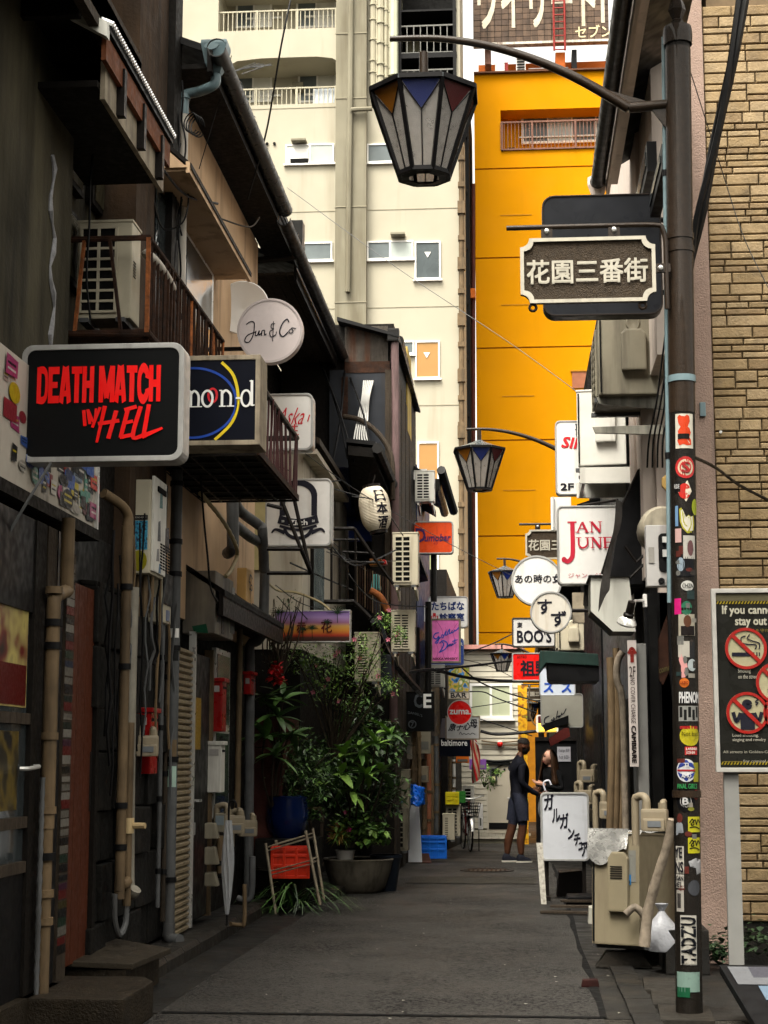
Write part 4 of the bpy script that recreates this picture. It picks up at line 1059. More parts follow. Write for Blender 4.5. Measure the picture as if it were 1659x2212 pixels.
MB().lathe([(0.028, 0.05), (0.04, 0.09), (0.03, 0.1), (0.055, 0.16), (0.05, 0.19), (0.0, 0.33)], (ax(topz), 10, topz), 6).build('spear_finial', MA_BRZ, post)
MB().tube([(ax(z), 10.0, z) for z in (3.55, topz - 0.1)], PR + 0.003, 20).build('upper_sleeve', MA_BRZ, post, True)
for v in (512, 540, 820, 1715):
 z = at(1475, v, 10).z
 MB().cyl((ax(z), 10, z - 0.02), (ax(z), 10, z + 0.02), PR + 0.009, n=20).build('band', MA_BLUEG if v == 820 else MA_BRZ, post, True)
z = at(1480, 1730, 10).z
tip, root = at(842, 84, 10.0), Vector((ax(at(1450, 224, 10).z), 10, at(1450, 224, 10).z))
arm(post, tip, root, 0.28, 0.018, 0.034)
MB().extr([root + Vector((-0.06, -0.01, -0.03)), root + Vector((-0.17, -0.01, -0.03)), root + Vector((-0.06, -0.01, -0.19))], (0, 0.02, 0)).build('arm_bracket', MA_BRZ, post)
def wrap(zc, du, w_, h, ang=0.0):
 def fn(s, t, d=0.0):
  zz = zc + (t - 0.5) * h
  a = (du + (s - 0.5) * w_) / PR
  r = PR + 0.0025 + d * 0.35
  return Vector((ax(zz) + r * sin(a), 10.0 - r * cos(a), zz))
 return fn
def sticker_shape(fn, mat, par, poly=None, n=8, name='sticker'):
 mb = MB()
 if poly is None:
  mb.sheet([[fn(i / n, j, 0.0) for i in range(n + 1)] for j in (0.0, 1.0)])
 else:
  c = (sum(p[0] for p in poly) / len(poly), sum(p[1] for p in poly) / len(poly))
  k = len(poly)
  V = [fn(*c, 0.0)] + [fn(c[0] + (p[0] - c[0]) * .5, c[1] + (p[1] - c[1]) * .5, 0.0) for p in poly] + [fn(*p, 0.0) for p in poly]
  mb.add(V, [(0, 1 + i, 1 + (i + 1) % k) for i in range(k)] + [(1 + i, 1 + k + i, 1 + k + (i + 1) % k, 1 + (i + 1) % k) for i in range(k)])
 return mb.build(name, mat, par, fix=False)
def SM(h, r=0.45):
 return M('print_' + h.strip('#'), tuple(c * 0.6 for c in lin(h)), r, 0.08, 20, dirt=0.15, dsc=30, streak=False)
circ = [(0.5 + 0.5 * cos(2 * pi * i / 20), 0.5 + 0.5 * sin(2 * pi * i / 20)) for i in range(20)]
def stick(u, v, wpx, hpx, col, poly=None, text=None, tcol='#101010', bold=0.02, box=(0.1, 0.3, 0.9, 0.7), rot=False):
 k = 10 / FP
 z = at(u, v, 10).z
 du = at(u, v, 10).x - ax(z)
 fn = wrap(z, max(-0.09, min(0.09, du * 1.15)), wpx * k, hpx * k)
 o = sticker_shape(fn, SM(col), post, poly)
 if text:
  b = box
  if rot:
   f2 = lambda s, t, d=0.0: fn(b[0] + (1 - t) * (b[2] - b[0]), b[1] + s * (b[3] - b[1]), d)
  else:
   f2 = lambda s, t, d=0.0: fn(b[0] + s * (b[2] - b[0]), b[1] + t * (b[3] - b[1]), d)
  lettering(text, SM(tcol), o, f2, bold, depth=0.013)
 return o, fn
def inner(fn, b):
 return lambda s, t, d=0.0: fn(b[0] + s * (b[2] - b[0]), b[1] + t * (b[3] - b[1]), d + 0.004)
o, fn = stick(1476, 936, 40, 76, '#d8d2c2')
bear = [(0.22, 0.08), (0.42, 0.12), (0.62, 0.08), (0.85, 0.1), (0.84, 0.25), (0.74, 0.32), (0.84, 0.45), (0.76, 0.58), (0.66, 0.62), (0.78, 0.78), (0.74, 0.94), (0.62, 0.97), (0.5, 0.92), (0.34, 0.93), (0.22, 0.97), (0.12, 0.9), (0.18, 0.72), (0.28, 0.62), (0.14, 0.5), (0.2, 0.34), (0.1, 0.22)]
sticker_shape(inner(fn, (0, 0, 1, 1)), SM('#d8400c'), o, bear, name='print')
sticker_shape(lambda s, t, d=0: fn(0.14 + 0.6 * s, 0.27 + 0.15 * t, 0.009), SM('#15120f'), o, name='print')
stick(1478, 1014, 45, 48, '#c22a2a', circ)
o, fn = stick(1478, 1014, 34, 36, '#d9c8ac', circ, 'S', '#b02020', 0.05, (0.28, 0.2, 0.72, 0.8))
stick(1476, 1065, 32, 46, '#e6dcc8', [(0.0, 0.5), (0.7, 1.0), (1, 0.5), (0.6, 0.0)])
o, fn = stick(1476, 1065, 26, 34, '#c8261c', [(0.5 + 0.5 * cos(a), 0.5 + 0.5 * sin(a)) for a in [0.5 + i * 0.35 for i in range(16)]] + [(0.55, 0.45)])
stick(1462, 1055, 14, 24, '#181818', None, 'RIDE', '#cfcfcf')
stick(1499, 1098, 20, 36, '#9aa613', circ)
stick(1481, 1128, 34, 56, '#a9a52a', [(0.0, 0.95), (0.15, 1.0), (0.35, 0.6), (0.6, 0.72), (0.75, 0.65), (0.95, 0.7), (1, 0.35), (0.95, 0.05), (0.5, 0.0), (0.2, 0.2), (0.05, 0.45)])
stick(1481, 1128, 27, 48, '#d8d4c4', [(0.0, 0.95), (0.15, 1.0), (0.35, 0.6), (0.6, 0.72), (0.75, 0.65), (0.95, 0.7), (1, 0.35), (0.95, 0.05), (0.5, 0.0), (0.2, 0.2), (0.05, 0.45)])
stick(1461, 1118, 7, 44, '#6f93b8')
stick(1464, 1160, 14, 30, '#c9a4a0')
o, fn = stick(1486, 1185, 28, 50, '#b9b6ae')
sticker_shape(inner(fn, (0.3, 0.12, 0.8, 0.8)), SM('#6b4b4d'), o, circ, name='print')
stick(1478, 1227, 38, 42, '#141519')
stick(1469, 1222, 16, 30, '#8fa0ae', circ)
stick(1482, 1268, 28, 22, '#cfcfca', circ, 'CHZN', '#222222', 0.01)
stick(1463, 1312, 16, 34, '#c71b74')
stick(1480, 1316, 24, 30, '#2f6a52', circ)
stick(1480, 1318, 28, 6, '#1a1412')
o, fn = stick(1481, 1352, 36, 46, '#a39c8c')
sticker_shape(inner(fn, (0.3, 0.4, 0.75, 0.95)), SM('#5c3b2a'), o, circ, name='print')
sticker_shape(inner(fn, (0.15, 0.02, 0.95, 0.45)), SM('#1c1615'), o, name='print')
stick(1475, 1404, 24, 34, '#b4b0a6')
stick(1491, 1406, 12, 34, '#2a2a2c')
o, fn = stick(1474, 1440, 18, 50, '#d99a98', [(0.3, 1.0), (0.5, 0.9), (0.85, 0.72), (1, 0.45), (0.7, 0.3), (0.75, 0.02), (0.3, 0.0), (0.25, 0.5), (0.0, 0.75), (0.1, 0.98)])
stick(1491, 1438, 20, 26, '#a9b2b4', circ)
stick(1476, 1476, 20, 20, '#cf6a1e', circ, 'LAZIO', '#7a1d10', 0.02, (0.1, 0.35, 0.9, 0.65))
stick(1486, 1508, 44, 24, '#171717', None, 'PHENOM', '#dadada', 0.04, (0.02, 0.05, 0.98, 0.98))
stick(1486, 1542, 46, 32, '#8a8a86')
for k in range(5):
 stick(1470 + 8 * k, 1542 + (k % 2) * 6 - 3, 6, 22, '#1b1b1b')
stick(1486, 1572, 40, 6, '#a01a1a')
stick(1488, 1590, 46, 42, '#b3a818', circ, 'Not bad.', '#4a4410', 0.0, (0.12, 0.5, 0.9, 0.72))
stick(1490, 1622, 28, 17, '#b8221f', None, 'LANNIA\nSOHM', '#e8d8d0', 0.02, (0.08, 0.1, 0.92, 0.9))
o, fn = stick(1480, 1664, 42, 48, '#d5d6da', circ)
sticker_shape(inner(fn, (0.06, 0.58, 0.94, 0.97)), SM('#2a3f8c'), o, [(0.0, 0.0), (1.0, 0.0), (0.86, 0.55), (0.5, 1.0), (0.14, 0.55)], name='print')
sticker_shape(inner(fn, (0.06, 0.03, 0.94, 0.42)), SM('#2a3f8c'), o, [(0.0, 1.0), (0.14, 0.45), (0.5, 0.0), (0.86, 0.45), (1.0, 1.0)], name='print')
sticker_shape(inner(fn, (0.04, 0.46, 0.96, 0.54)), SM('#a02028'), o, name='print')
lettering('TI', SM('#e8e8e8'), o, lambda s, t, d=0: fn(0.4 + 0.2 * s, 0.66 + 0.16 * t, 0.014), 0.03)
lettering('AMO', SM('#e8e8e8'), o, lambda s, t, d=0: fn(0.28 + 0.44 * s, 0.19 + 0.16 * t, 0.014), 0.03)
stick(1500, 1668, 14, 40, '#8e8a1c')
stick(1482, 1698, 40, 10, '#141414', None, 'FINAL GIRLS', '#3aa05a', 0.01, (0.0, 0.0, 1, 1))
stick(1479, 1730, 40, 44, '#0e0e10', circ)
stick(1479, 1730, 24, 26, '#bdbdbd', circ)
stick(1479, 1730, 21, 23, '#0e0e10', circ, 'B', '#c8c8c8', 0.03, (0.25, 0.2, 0.75, 0.8))
stick(1500, 1716, 14, 22, '#6a2a22', circ)
for v in (1780, 1825):
 o, fn = stick(1497, v, 30, 32, '#b7b220')
 strokes([([(0.1, 0.6), (0.3, 0.85), (0.4, 0.5), (0.2, 0.5), (0.5, 0.8), (0.6, 0.5), (0.75, 0.8), (0.95, 0.6)], 0.08), ([(0.1, 0.3), (0.5, 0.35), (0.9, 0.2)], 0.07)], SM('#1c1c12'), o, fn, 1.0, name='print')
stick(1467, 1788, 18, 30, '#8d939a', [(0, 0), (1, 0.2), (0.9, 0.8), (0.5, 1.0), (0, 0.8)])
o, fn = stick(1467, 1856, 20, 56, '#bdb9b0', None, 'YE\nNS', '#181820', 0.04, (0.02, 0.05, 0.95, 0.95))
stick(1499, 1870, 32, 34, '#9c9da0', [(0, 0.8), (0.5, 1.0), (1, 0.9), (1, 0.1), (0.55, 0.0), (0.5, 0.4), (0.1, 0.5)])
stick(1467, 1902, 20, 28, '#bdb9b0', None, 'EGAN\nDIET', '#181820', 0.03, (0.02, 0.1, 0.95, 0.9))
stick(1496, 1916, 28, 32, '#43454a', circ)
stick(1468, 1944, 18, 44, '#a8a49c')
stick(1466, 1944, 10, 30, '#2a2626')
o, fn = stick(1485, 2028, 34, 100, '#b9b7b0')
sticker_shape(lambda s, t, d=0: fn(0.06 + 0.88 * s, 0.02 + 0.96 * t, 0.006), SM('#bab6ab'), o, name='print')
lettering('TADZIU', SM('#12141a'), o, lambda s, t, d=0: fn(0.9 - 0.8 * t, 0.04 + 0.92 * s, 0.02), 0.03)
o, fn = stick(1484, 2118, 52, 40, '#7f9a90')
stick(1474, 2140, 30, 20, '#1c5a3c')
rs2 = random.Random(9)
for k in range(26):
 stick(rs2.uniform(1464, 1498), rs2.uniform(1150, 1960), rs2.uniform(8, 18), rs2.uniform(8, 20), rs2.choice(('#6a6a66', '#3a3430', '#8a867c', '#2a3a3a', '#5a2a24', '#7a7a30')), rs2.choice((None, circ)))
def far_post(u, vb, Y, lamp, label, tipdx):
 p = at(u, vb, Y)
 lz = lamp.location.z
 t = thing('lamp_post', label, 'lamp post', (p.x, Y, gz(Y)), group='lamp posts along the alley')
 k = 1.0
 MB().cyl((p.x, Y, gz(Y)), (p.x, Y, lz + 0.05), 0.075, n=14).build('shaft', MATS['post_black'], t, True)
 MB().lathe([(0.085, -0.05), (0.09, 0), (0.03, 0.05), (0.05, 0.13), (0, 0.28)], (p.x, Y, lz + 0.08), 10).build('spear_finial', MA_BRZ, t)
 tp = Vector((lamp.location.x - 0.17, Y, lz + 0.02))
 arm(t, tp, (p.x, Y, lz - 0.37 * min(1, (p.x - tp.x) / 1.2)), 0.28, 0.018, 0.034)
 return t, p
pt2, pp2 = far_post(1299, 1820, 21.8, LS[1], 'second lamp post, black and dotted with small round stickers', 0)
rs2 = random.Random(5)
for k, (v, c, hh) in enumerate(((1410, '#c8c8c0', 22), (1436, '#c49a1e', 20), (1460, '#7a7260', 18), (1485, '#b5b5ae', 24), (1487, '#b03018', 8), (1512, '#4aa860', 24), (1550, '#3a5aa0', 22), (1580, '#5a6a5c', 26), (1604, '#b08070', 12), (1622, '#a8481c', 14), (1640, '#c8c8c4', 6), (1652, '#b0a8a8', 14), (1672, '#8fb0a4', 20), (1684, '#2a6a4a', 6), (1704, '#7c3a90', 8), (1712, '#3a8a50', 8), (1720, '#b8702a', 8), (1740, '#8a94a4', 16))):
 zz = at(1299, v, 21.8).z
 h = hh * 21.8 / FP / 2
 da = rs2.uniform(-0.4, 0.3)
 MB().sheet([[(pp2.x + 0.078 * sin(a), 21.8 - 0.078 * cos(a), z_) for a in [da - 0.55 + 1.1 * i / 6 for i in range(7)]] for z_ in (zz - h, zz + h)]).build('sticker', SM(c), pt2, fix=False)
far_post(1222, 1790, 35.0, LS[2], 'third lamp post, mostly hidden behind the white signs', 0)
far_post(1190, 1790, 40.5, LS[3], 'fourth lamp post beyond the red sign', 0)
far_post(1172, 1790, 42.3, LS[4], 'farthest lamp post next to the small name sign', 0)
MA_PLATE = M('hammered_brown', (0.036, 0.025, 0.015), 0.5, 0.3, 30, 0.9, 130)
MA_RIM = M('worn_silver_paint', (0.4, 0.375, 0.31), 0.4, 0.15, 12, dirt=0.2, metal=0.2)
def notched(x0, x1, z0, z1, r, k=5):
 P = []
 for cx, cz, a0 in ((x1, z1, 1.5 * pi), (x0, z1, 2 * pi), (x0, z0, 0.5 * pi), (x1, z0, pi)):
  for i in range(k + 1):
   a = a0 - pi / 2 * i / k
   P.append((cx + r * cos(a), cz + r * sin(a)))
 return P
def name_sign(u0, v0, u1, v1, Y, label, near=False):
 x0, x1, z0, z1 = rect(u0, v0, u1, v1, Y)
 w_, h = x1 - x0, z1 - z0
 t = thing('street_name_sign', label, 'sign', ((x0 + x1) / 2, Y, z0), group='street name signs')
 r = 0.055 * h / 0.4
 out = notched(x0, x1, z0, z1, r)
 inn = notched(x0 + 0.022 * w_ / .8, x1 - 0.022 * w_ / .8, z0 + 0.022, z1 - 0.022, r * 1.05)
 MB().prism(out, Y - 0.004, Y + 0.02).build('plate', MA_PLATE, t)
 n = len(out)
 ring_mesh(out, inn, Y - 0.02, Y - 0.004).build('rim', MA_RIM, t)
 lettering('花園三番街', MA_RIM, t, flat(x0 + 0.05 * w_, x1 - 0.06 * w_, z0 + 0.3 * h, z0 + 0.66 * h, Y - 0.006), 0.022, depth=0.008)
 for xx in (x0 + 0.2 * w_, x0 + 0.7 * w_):
  b = MB().box(xx - 0.035, xx + 0.035, Y - 0.01, Y + 0.01, z1 - 0.005, z1 + 0.085).build('hanger', MA_BRZ, t)
  MB().lathe([(0, 0.02), (0.014, 0.016), (0.018, 0)], (xx, Y - 0.01, z1 + 0.045), 8, R=Matrix.Rotation(pi / 2, 3, 'X')).build('bolt', MA_ALU, b)
 for xx in (x0 + 0.09 * w_, x0 + 0.9 * w_):
  MB().lathe([(0.02, -0.006), (0.03, 0), (0.02, 0.006), (0.012, 0)], (xx, Y, z0 - 0.025), 10, R=Matrix.Rotation(pi / 2, 3, 'X')).build('loop', MA_BRZ, t)
 P = [(x0 - 0.1 * w_, Y, z1 + 0.075), (x0 + 0.6 * w_, Y, z1 + 0.075), (x1 + 0.0 * w_, Y, z1 + 0.072), (x1 + 0.06 * w_, Y, z1 + 0.04), (x1 + 0.08 * w_, Y, z1 - 0.04), (x1 + 0.08 * w_, Y, z0 - 0.05)]
 if near:
  MB().tube(P[:2] + smoothpts(P[1:5], 5)[1:] + [P[5]], 0.016, 10).build('bracket_pipe', MA_BRZ, t, True)
  b = MB().box(x1 - 0.01, x1 + 0.09, Y - 0.012, Y + 0.012, z0 + 0.44 * h, z0 + 0.57 * h).build('side_hanger', MA_BRZ, t)
  MB().lathe([(0, 0.02), (0.014, 0.016), (0.018, 0)], (x1 + 0.03, Y - 0.012, z0 + 0.5 * h), 8, R=Matrix.Rotation(pi / 2, 3, 'X')).build('bolt', MA_ALU, b)
 else:
  MB().tube(P[:3] + [(x1 + 0.4, Y, z1 + 0.07)], 0.016, 8).build('bracket_pipe', MA_BRZ, t, True)
 return t
name_sign(1124, 514, 1416, 654, 9.93, 'large brown street name plate with silver rim on the nearest lamp post', True)
name_sign(1135, 1144, 1270, 1208, 21.75, 'second brown street name plate half hidden behind the red lettered sign')
name_sign(1160, 1352, 1242, 1391, 34.9, 'third brown street name plate under the white round sign')
name_sign(1132, 1485, 1190, 1512, 42.2, 'smallest brown street name plate above the katakana sign')
# == projecting signs
def lightbox(name, u0, v0, u1, v1, Y, label, face, case=None, dep=0.16, r=0.04, rim=0.018, rimm=None, bev=0.0):
 x0, x1, z0, z1 = rect(u0, v0, u1, v1, Y)
 t = thing(name, label, 'sign', ((x0 + x1) / 2, Y, z0))
 case = case or MA_RIM2
 pl = rrect(x0, x1, z0, z1, r) if r > 0 else [(x1, z1), (x0, z1), (x0, z0), (x1, z0)]
 rr = max(0.001, r - rim * 0.6)
 inn = rrect(x0 + rim, x1 - rim, z0 + rim, z1 - rim, rr) if r > 0 else [(x1 - rim, z1 - rim), (x0 + rim, z1 - rim), (x0 + rim, z0 + rim), (x1 - rim, z0 + rim)]
 MB().prism(pl, Y + 0.012, Y + dep).build('case', case, t, bev=0.006)
 ring_mesh(pl, inn, Y - 0.006, Y + 0.012).build('rim', rimm or case, t, bev=0.004)
 MB().prism(inn, Y + 0.002, Y + 0.011).build('face', face, t)
 return t, flat(x0, x1, z0, z1, Y + 0.002), (x1 - x0) / (z1 - z0)
def sub(fn, a, b, c, d):
 return lambda s, t, dd=0.0: fn(a + s * (c - a), b + t * (d - b), dd)
def roundsign(name, u, v, r, Y, label, face, rim, dep=0.14):
 c = at(u, v, Y)
 k = (at(u + r, v, Y) - c).x
 t = thing(name, label, 'sign', (c.x, Y, c.z - k))
 n = 40
 MB().prism(disc(c.x, c.z, k, n), Y + 0.01, Y + dep).build('case', rim, t, True)
 ring_mesh(disc(c.x, c.z, k, n), disc(c.x, c.z, k * 0.93, n), Y - 0.008, Y + 0.01).build('rim', rim, t)
 MB().prism(disc(c.x, c.z, k * 0.93, n), Y + 0.0, Y + 0.009).build('face', face, t)
 return t, flat(c.x - k, c.x + k, c.z - k, c.z + k, Y), k
def bracket(par, pts, r=0.014, mat=None):
 return MB().tube([Vector(p) for p in pts], r, 6).build('bracket', mat or MA_IRON, par, True)
def circle(cx, cy, r, a0=0, a1=2 * pi, n=14, ry=None):
 return [(cx + r * cos(a0 + (a1 - a0) * i / n), cy + (ry or r) * sin(a0 + (a1 - a0) * i / n)) for i in range(n + 1)]
MA_RIM2 = M('sign_case_grey', (0.36, 0.36, 0.35), 0.4, 0.12, 8, dirt=0.3, dcol=(0.1, 0.09, 0.08), metal=0.25)
FA_W = M('white_acrylic', (0.66, 0.65, 0.63), 0.3, 0.05, 4, dirt=0.22, dcol=(0.4, 0.37, 0.33), dsc=2.5)
FA_BLK = M('black_acrylic', (0.004, 0.0045, 0.005), 0.35, 0.05, 5, rvar=0)
FA_NAVY = M('navy_acrylic', (0.003, 0.004, 0.009), 0.35, 0.05, 5, rvar=0)
INK = M('ink_black', (0.012, 0.012, 0.02), 0.5, 0.1, 5)
INKR = M('ink_red', (0.5, 0.012, 0.02), 0.5, 0.1, 5)
t, fn, asp = lightbox('light_box_sign', 45, 743, 397, 997, 8.85, 'black sign reading DEATH MATCH IN HELL in red, grey rounded frame', FA_BLK, dep=0.17, r=0.065, rim=0.03)
RED = M('neon_red_vinyl', (0.78, 0.004, 0.003), 0.45, 0.06, 6)
fd = sub(fn, 0.1, 0.5, 0.875, 0.81)
def heavy(S, box):
 strokes(S, RED, t, sub(fd, *box), asp=1.0, k=5)
W = 0.34
def glyph_bar(ch):
 B = 0.30
 if ch == 'D': return [([(0.15, 0), (0.15, 1)], B), ([(0.15, 0.91), (0.6, 0.91), (0.85, 0.74), (0.85, 0.26), (0.6, 0.09), (0.15, 0.09)], 0.2)]
 if ch == 'E': return [([(0.15, 0), (0.15, 1)], B), ([(0.1, 0.9), (1, 0.9)], 0.2), ([(0.1, 0.5), (0.85, 0.5)], 0.17), ([(0.1, 0.1), (1, 0.1)], 0.2)]
 if ch == 'A': return [([(0.12, 0), (0.42, 1)], B), ([(0.88, 0), (0.58, 1)], B), ([(0.25, 0.26), (0.75, 0.26)], 0.16)]
 if ch == 'T': return [([(0.5, 0), (0.5, 1)], B + 0.03), ([(0.0, 0.9), (1, 0.9)], 0.2)]
 if ch == 'H': return [([(0.15, 0), (0.15, 1)], B), ([(0.85, 0), (0.85, 1)], B), ([(0.1, 0.5), (0.9, 0.5)], 0.2)]
 if ch == 'M': return [([(0.12, 0), (0.12, 1)], 0.23), ([(0.88, 0), (0.88, 1)], 0.23), ([(0.15, 0.98), (0.5, 0.12)], 0.22), ([(0.85, 0.98), (0.5, 0.12)], 0.22)]
 if ch == 'C': return [([(0.85, 0.64), (0.85, 0.8), (0.5, 0.94), (0.15, 0.75), (0.15, 0.25), (0.5, 0.06), (0.85, 0.2), (0.85, 0.36)], 0.26)]
x = 0.0
for ch in 'DEATH MATCH':
 wd = {'M': 0.125, ' ': 0.04}.get(ch, 0.0905)
 if ch != ' ':
  strokes([(P, w_) for P, w_ in glyph_bar(ch)], RED, t, sub(fd, x, 0, x + wd - 0.007, 1), asp=0.75, k=5)
 x += wd
fh = sub(fn, 0.38, 0.16, 0.88, 0.475)
strokes([([(0.02, 0.88), (0.04, 0.45)], 0.08), ([(0.07, 0.9), (0.1, 0.5)], 0.07), ([(0.07, 0.88), (0.15, 0.55), (0.17, 0.92)], (0.08, 0.05)), ([(0.22, 0.95), (0.13, 0.4)], 0.07), ([(0.28, 0.98), (0.19, 0.0)], (0.1, 0.06)), ([(0.42, 0.85), (0.33, 0.1)], 0.1), ([(0.2, 0.5), (0.46, 0.58)], 0.1),
   ([(0.56, 0.85), (0.48, 0.12)], 0.1), ([(0.52, 0.86), (0.67, 0.95)], 0.1), ([(0.5, 0.5), (0.63, 0.56)], 0.09), ([(0.47, 0.13), (0.64, 0.2)], 0.1), ([(0.72, 0.95), (0.63, 0.15), (0.76, 0.18)], 0.1), ([(0.82, 1.0), (0.76, 0.14)], 0.1), ([(0.74, 0.14), (0.99, 0.36)], (0.13, 0.06))], RED, t, fh, asp=1.9)
p0 = fn(0, 0.8)
bracket(t, [(p0.x - 0.25, 9.0, p0.z), (p0.x + 0.05, 8.95, p0.z)], 0.02); bracket(t, [(p0.x - 0.25, 9.0, p0.z - 0.35), (p0.x + 0.05, 8.95, p0.z - 0.35)], 0.02)
t, fn, asp = lightbox('light_box_sign', 345, 768, 562, 962, 11.4, 'navy box sign reading moon-d with blue and yellow arcs', FA_NAVY, MATS['peeling_white_board'], dep=0.32, r=0, rim=0.035)
fa = sub(fn, 0.03, 0.06, 0.97, 0.94)
strokes([(circle(0.32, 0.47, 0.46, n=40, ry=0.44), 0.03)], M('ink_blue', (0.012, 0.05, 0.3), 0.4), t, fa, asp=asp, k=2)
strokes([([(0.62, 0.98), (0.75, 0.8), (0.8, 0.5), (0.74, 0.22), (0.56, 0.0)], 0.035)], M('ink_yellow', (0.6, 0.46, 0.015), 0.4), t, fa, asp=asp)
def serif_n(x, w_, z, h): return [([(x, z), (x, z + h)], 0.03), ([(x - 0.03, z), (x + 0.04, z)], 0.014), ([(x - 0.03, z + h), (x, z + h)], 0.014), ([(x, z + h * 0.78), (x + w_ * 0.45, z + h), (x + w_, z + h * 0.7), (x + w_, z)], 0.028), ([(x + w_ - 0.04, z), (x + w_ + 0.04, z)], 0.014)]
WH = M('ink_white', (0.72, 0.72, 0.7), 0.4, 0.05)
S = serif_n(0.30, 0.08, 0.42, 0.2) + [(circle(0.475, 0.52, 0.055, n=14, ry=0.1), 0.028)] + serif_n(0.63, 0.09, 0.42, 0.2) + [([(0.775, 0.52), (0.84, 0.52)], 0.024), (circle(0.885, 0.515, 0.05, n=14, ry=0.1), 0.026), ([(0.945, 0.42), (0.945, 0.74)], 0.03), ([(0.92, 0.73), (0.945, 0.74)], 0.014), ([(0.945, 0.42), (0.975, 0.43)], 0.014)]
strokes(S, WH, t, fa, asp=asp)
strokes([(circle(0.53, 0.56, 0.045, n=14, ry=0.085), 0.026)], INKR, t, fa, asp=asp)
t, fn, k = roundsign('round_sign', 583, 714, 71, 14.6, 'pale pink round sign reading Jun and Co in black script', M('pale_pink_acrylic', (0.6, 0.53, 0.52), 0.35, 0.05, 3, dirt=0.2, dcol=(0.4, 0.3, 0.28)), M('pale_pink_case', (0.5, 0.44, 0.43), 0.4, 0.1, 3), 0.1)
S = [([(0.14, 0.6), (0.2, 0.64), (0.26, 0.62), (0.25, 0.45), (0.19, 0.33), (0.12, 0.34), (0.16, 0.43), (0.28, 0.48)], 0.016), ([(0.29, 0.5), (0.28, 0.43), (0.31, 0.43), (0.34, 0.5), (0.335, 0.43), (0.37, 0.46), (0.375, 0.42), (0.38, 0.49), (0.42, 0.5), (0.42, 0.43), (0.45, 0.45)], 0.016),
  ([(0.58, 0.6), (0.53, 0.6), (0.52, 0.54), (0.56, 0.52), (0.5, 0.48), (0.52, 0.4), (0.59, 0.43), (0.6, 0.48)], 0.014), ([(0.555, 0.64), (0.545, 0.33)], 0.012), ([(0.79, 0.62), (0.76, 0.67), (0.69, 0.6), (0.65, 0.47), (0.7, 0.4), (0.78, 0.47)], 0.018), ([(0.82, 0.52), (0.79, 0.48), (0.82, 0.45), (0.855, 0.48), (0.83, 0.53), (0.9, 0.52)], 0.015)]
strokes(S, INK, t, fn, 1.0)
c2 = at(525, 668, 15.6)
t2 = thing('satellite_dish', 'grey dish tucked behind the pale pink round sign', 'dish', c2)
MB().lathe([(0.0, 0.0), (0.15, 0.02), (0.26, 0.07), (0.27, 0.06), (0.15, 0.0), (0.0, -0.02)], c2, 28, R=Matrix.Rotation(pi / 2, 3, 'X')).build('dish', MA_WHITE, t2, True)
MB().tube([c2 + Vector((0.0, 0.05, 0)), c2 + Vector((-0.2, 0.2, -0.1)), c2 + Vector((-0.4, 0.2, -0.1))], 0.02, 6).build('mount', MA_IRON, t2)
bracket(t, [fn(0.15, 0.25, -0.06), fn(-0.5, 0.25, -0.06)], 0.02)
t, fn, asp = lightbox('light_box_sign', 560, 850, 676, 973, 15.3, 'white rounded sign with red brush script behind the balcony bars', FA_W, dep=0.18, r=0.06, rim=0.02)
lettering('Aska', INKR, t, lambda s, q, d=0: fn(0.3 + 0.5 * s + 0.12 * q, 0.45 + 0.3 * q, d), 0.0)
strokes([([(0.94, 0.62), (0.9, 0.5)], 0.02), ([(0.6, 0.42), (0.72, 0.42)], 0.02), ([(0.66, 0.46), (0.66, 0.2)], 0.02), ([(0.6, 0.34), (0.72, 0.34)], 0.02), ([(0.56, 0.27), (0.74, 0.27)], 0.02)], INKR, t, fn, asp)
bracket(t, [fn(0.2, 1.0, -0.08), fn(-0.6, 1.0, -0.08)], 0.015)
t, fn, asp = lightbox('light_box_sign', 573, 1034, 716, 1180, 16.3, 'white rounded sign reading Zilch on a black ribbon', FA_W, dep=0.2, r=0.05, rim=0.018)
SB = [(circle(0.5, 0.74, 0.24, 0, pi, 20, 0.2), 0.09), ([(0.26, 0.76), (0.26, 0.45)], 0.085), ([(0.74, 0.76), (0.74, 0.45)], 0.085), (circle(0.5, 0.27, 0.2, pi, 2 * pi, 16, 0.15), 0.05), ([(0.1, 0.2), (0.16, 0.25), (0.3, 0.2)], (0.02, 0.06)), ([(0.9, 0.2), (0.84, 0.25), (0.7, 0.2)], (0.02, 0.06)), ([(0.2, 0.4), (0.5, 0.34), (0.8, 0.4)], 0.12), ([(0.22, 0.3), (0.5, 0.24), (0.78, 0.3)], 0.04)]
strokes(SB, INK, t, fn, asp, name='emblem')
lettering('Zilch', WH, t, sub(fn, 0.36, 0.31, 0.64, 0.385), 0.03, depth=0.012)
lettering('20', WH, t, sub(fn, 0.25, 0.355, 0.29, 0.385), 0.02, depth=0.012)
lettering('20', WH, t, sub(fn, 0.71, 0.355, 0.75, 0.385), 0.02, depth=0.012)
bracket(t, [fn(0.1, 0.9, -0.1), fn(-0.7, 0.9, -0.1)], 0.015)
c = at(810, 1100, 18.4)
t = thing('paper_lantern', 'white ribbed paper lantern with black characters for sake', 'lantern', (c.x, c.y, c.z - 0.25))
R_, Hh = 0.175, 0.50
tilt = Matrix.Rotation(radians(-9), 3, 'Y')
prof = []
for i in range(61):
 z = -Hh / 2 + Hh * i / 60
 rr = R_ * (0.55 + 0.45 * (1 - abs(2 * z / Hh) ** 3.2)) + (0.0025 if i % 2 else -0.0015)
 prof.append((rr, z))
MB().lathe(prof, c, 28, R=tilt).build('paper_body', M('lantern_paper', (0.64, 0.58, 0.46), 0.7, 0.08, 5, dirt=0.25, dcol=(0.4, 0.33, 0.2)), t, True)
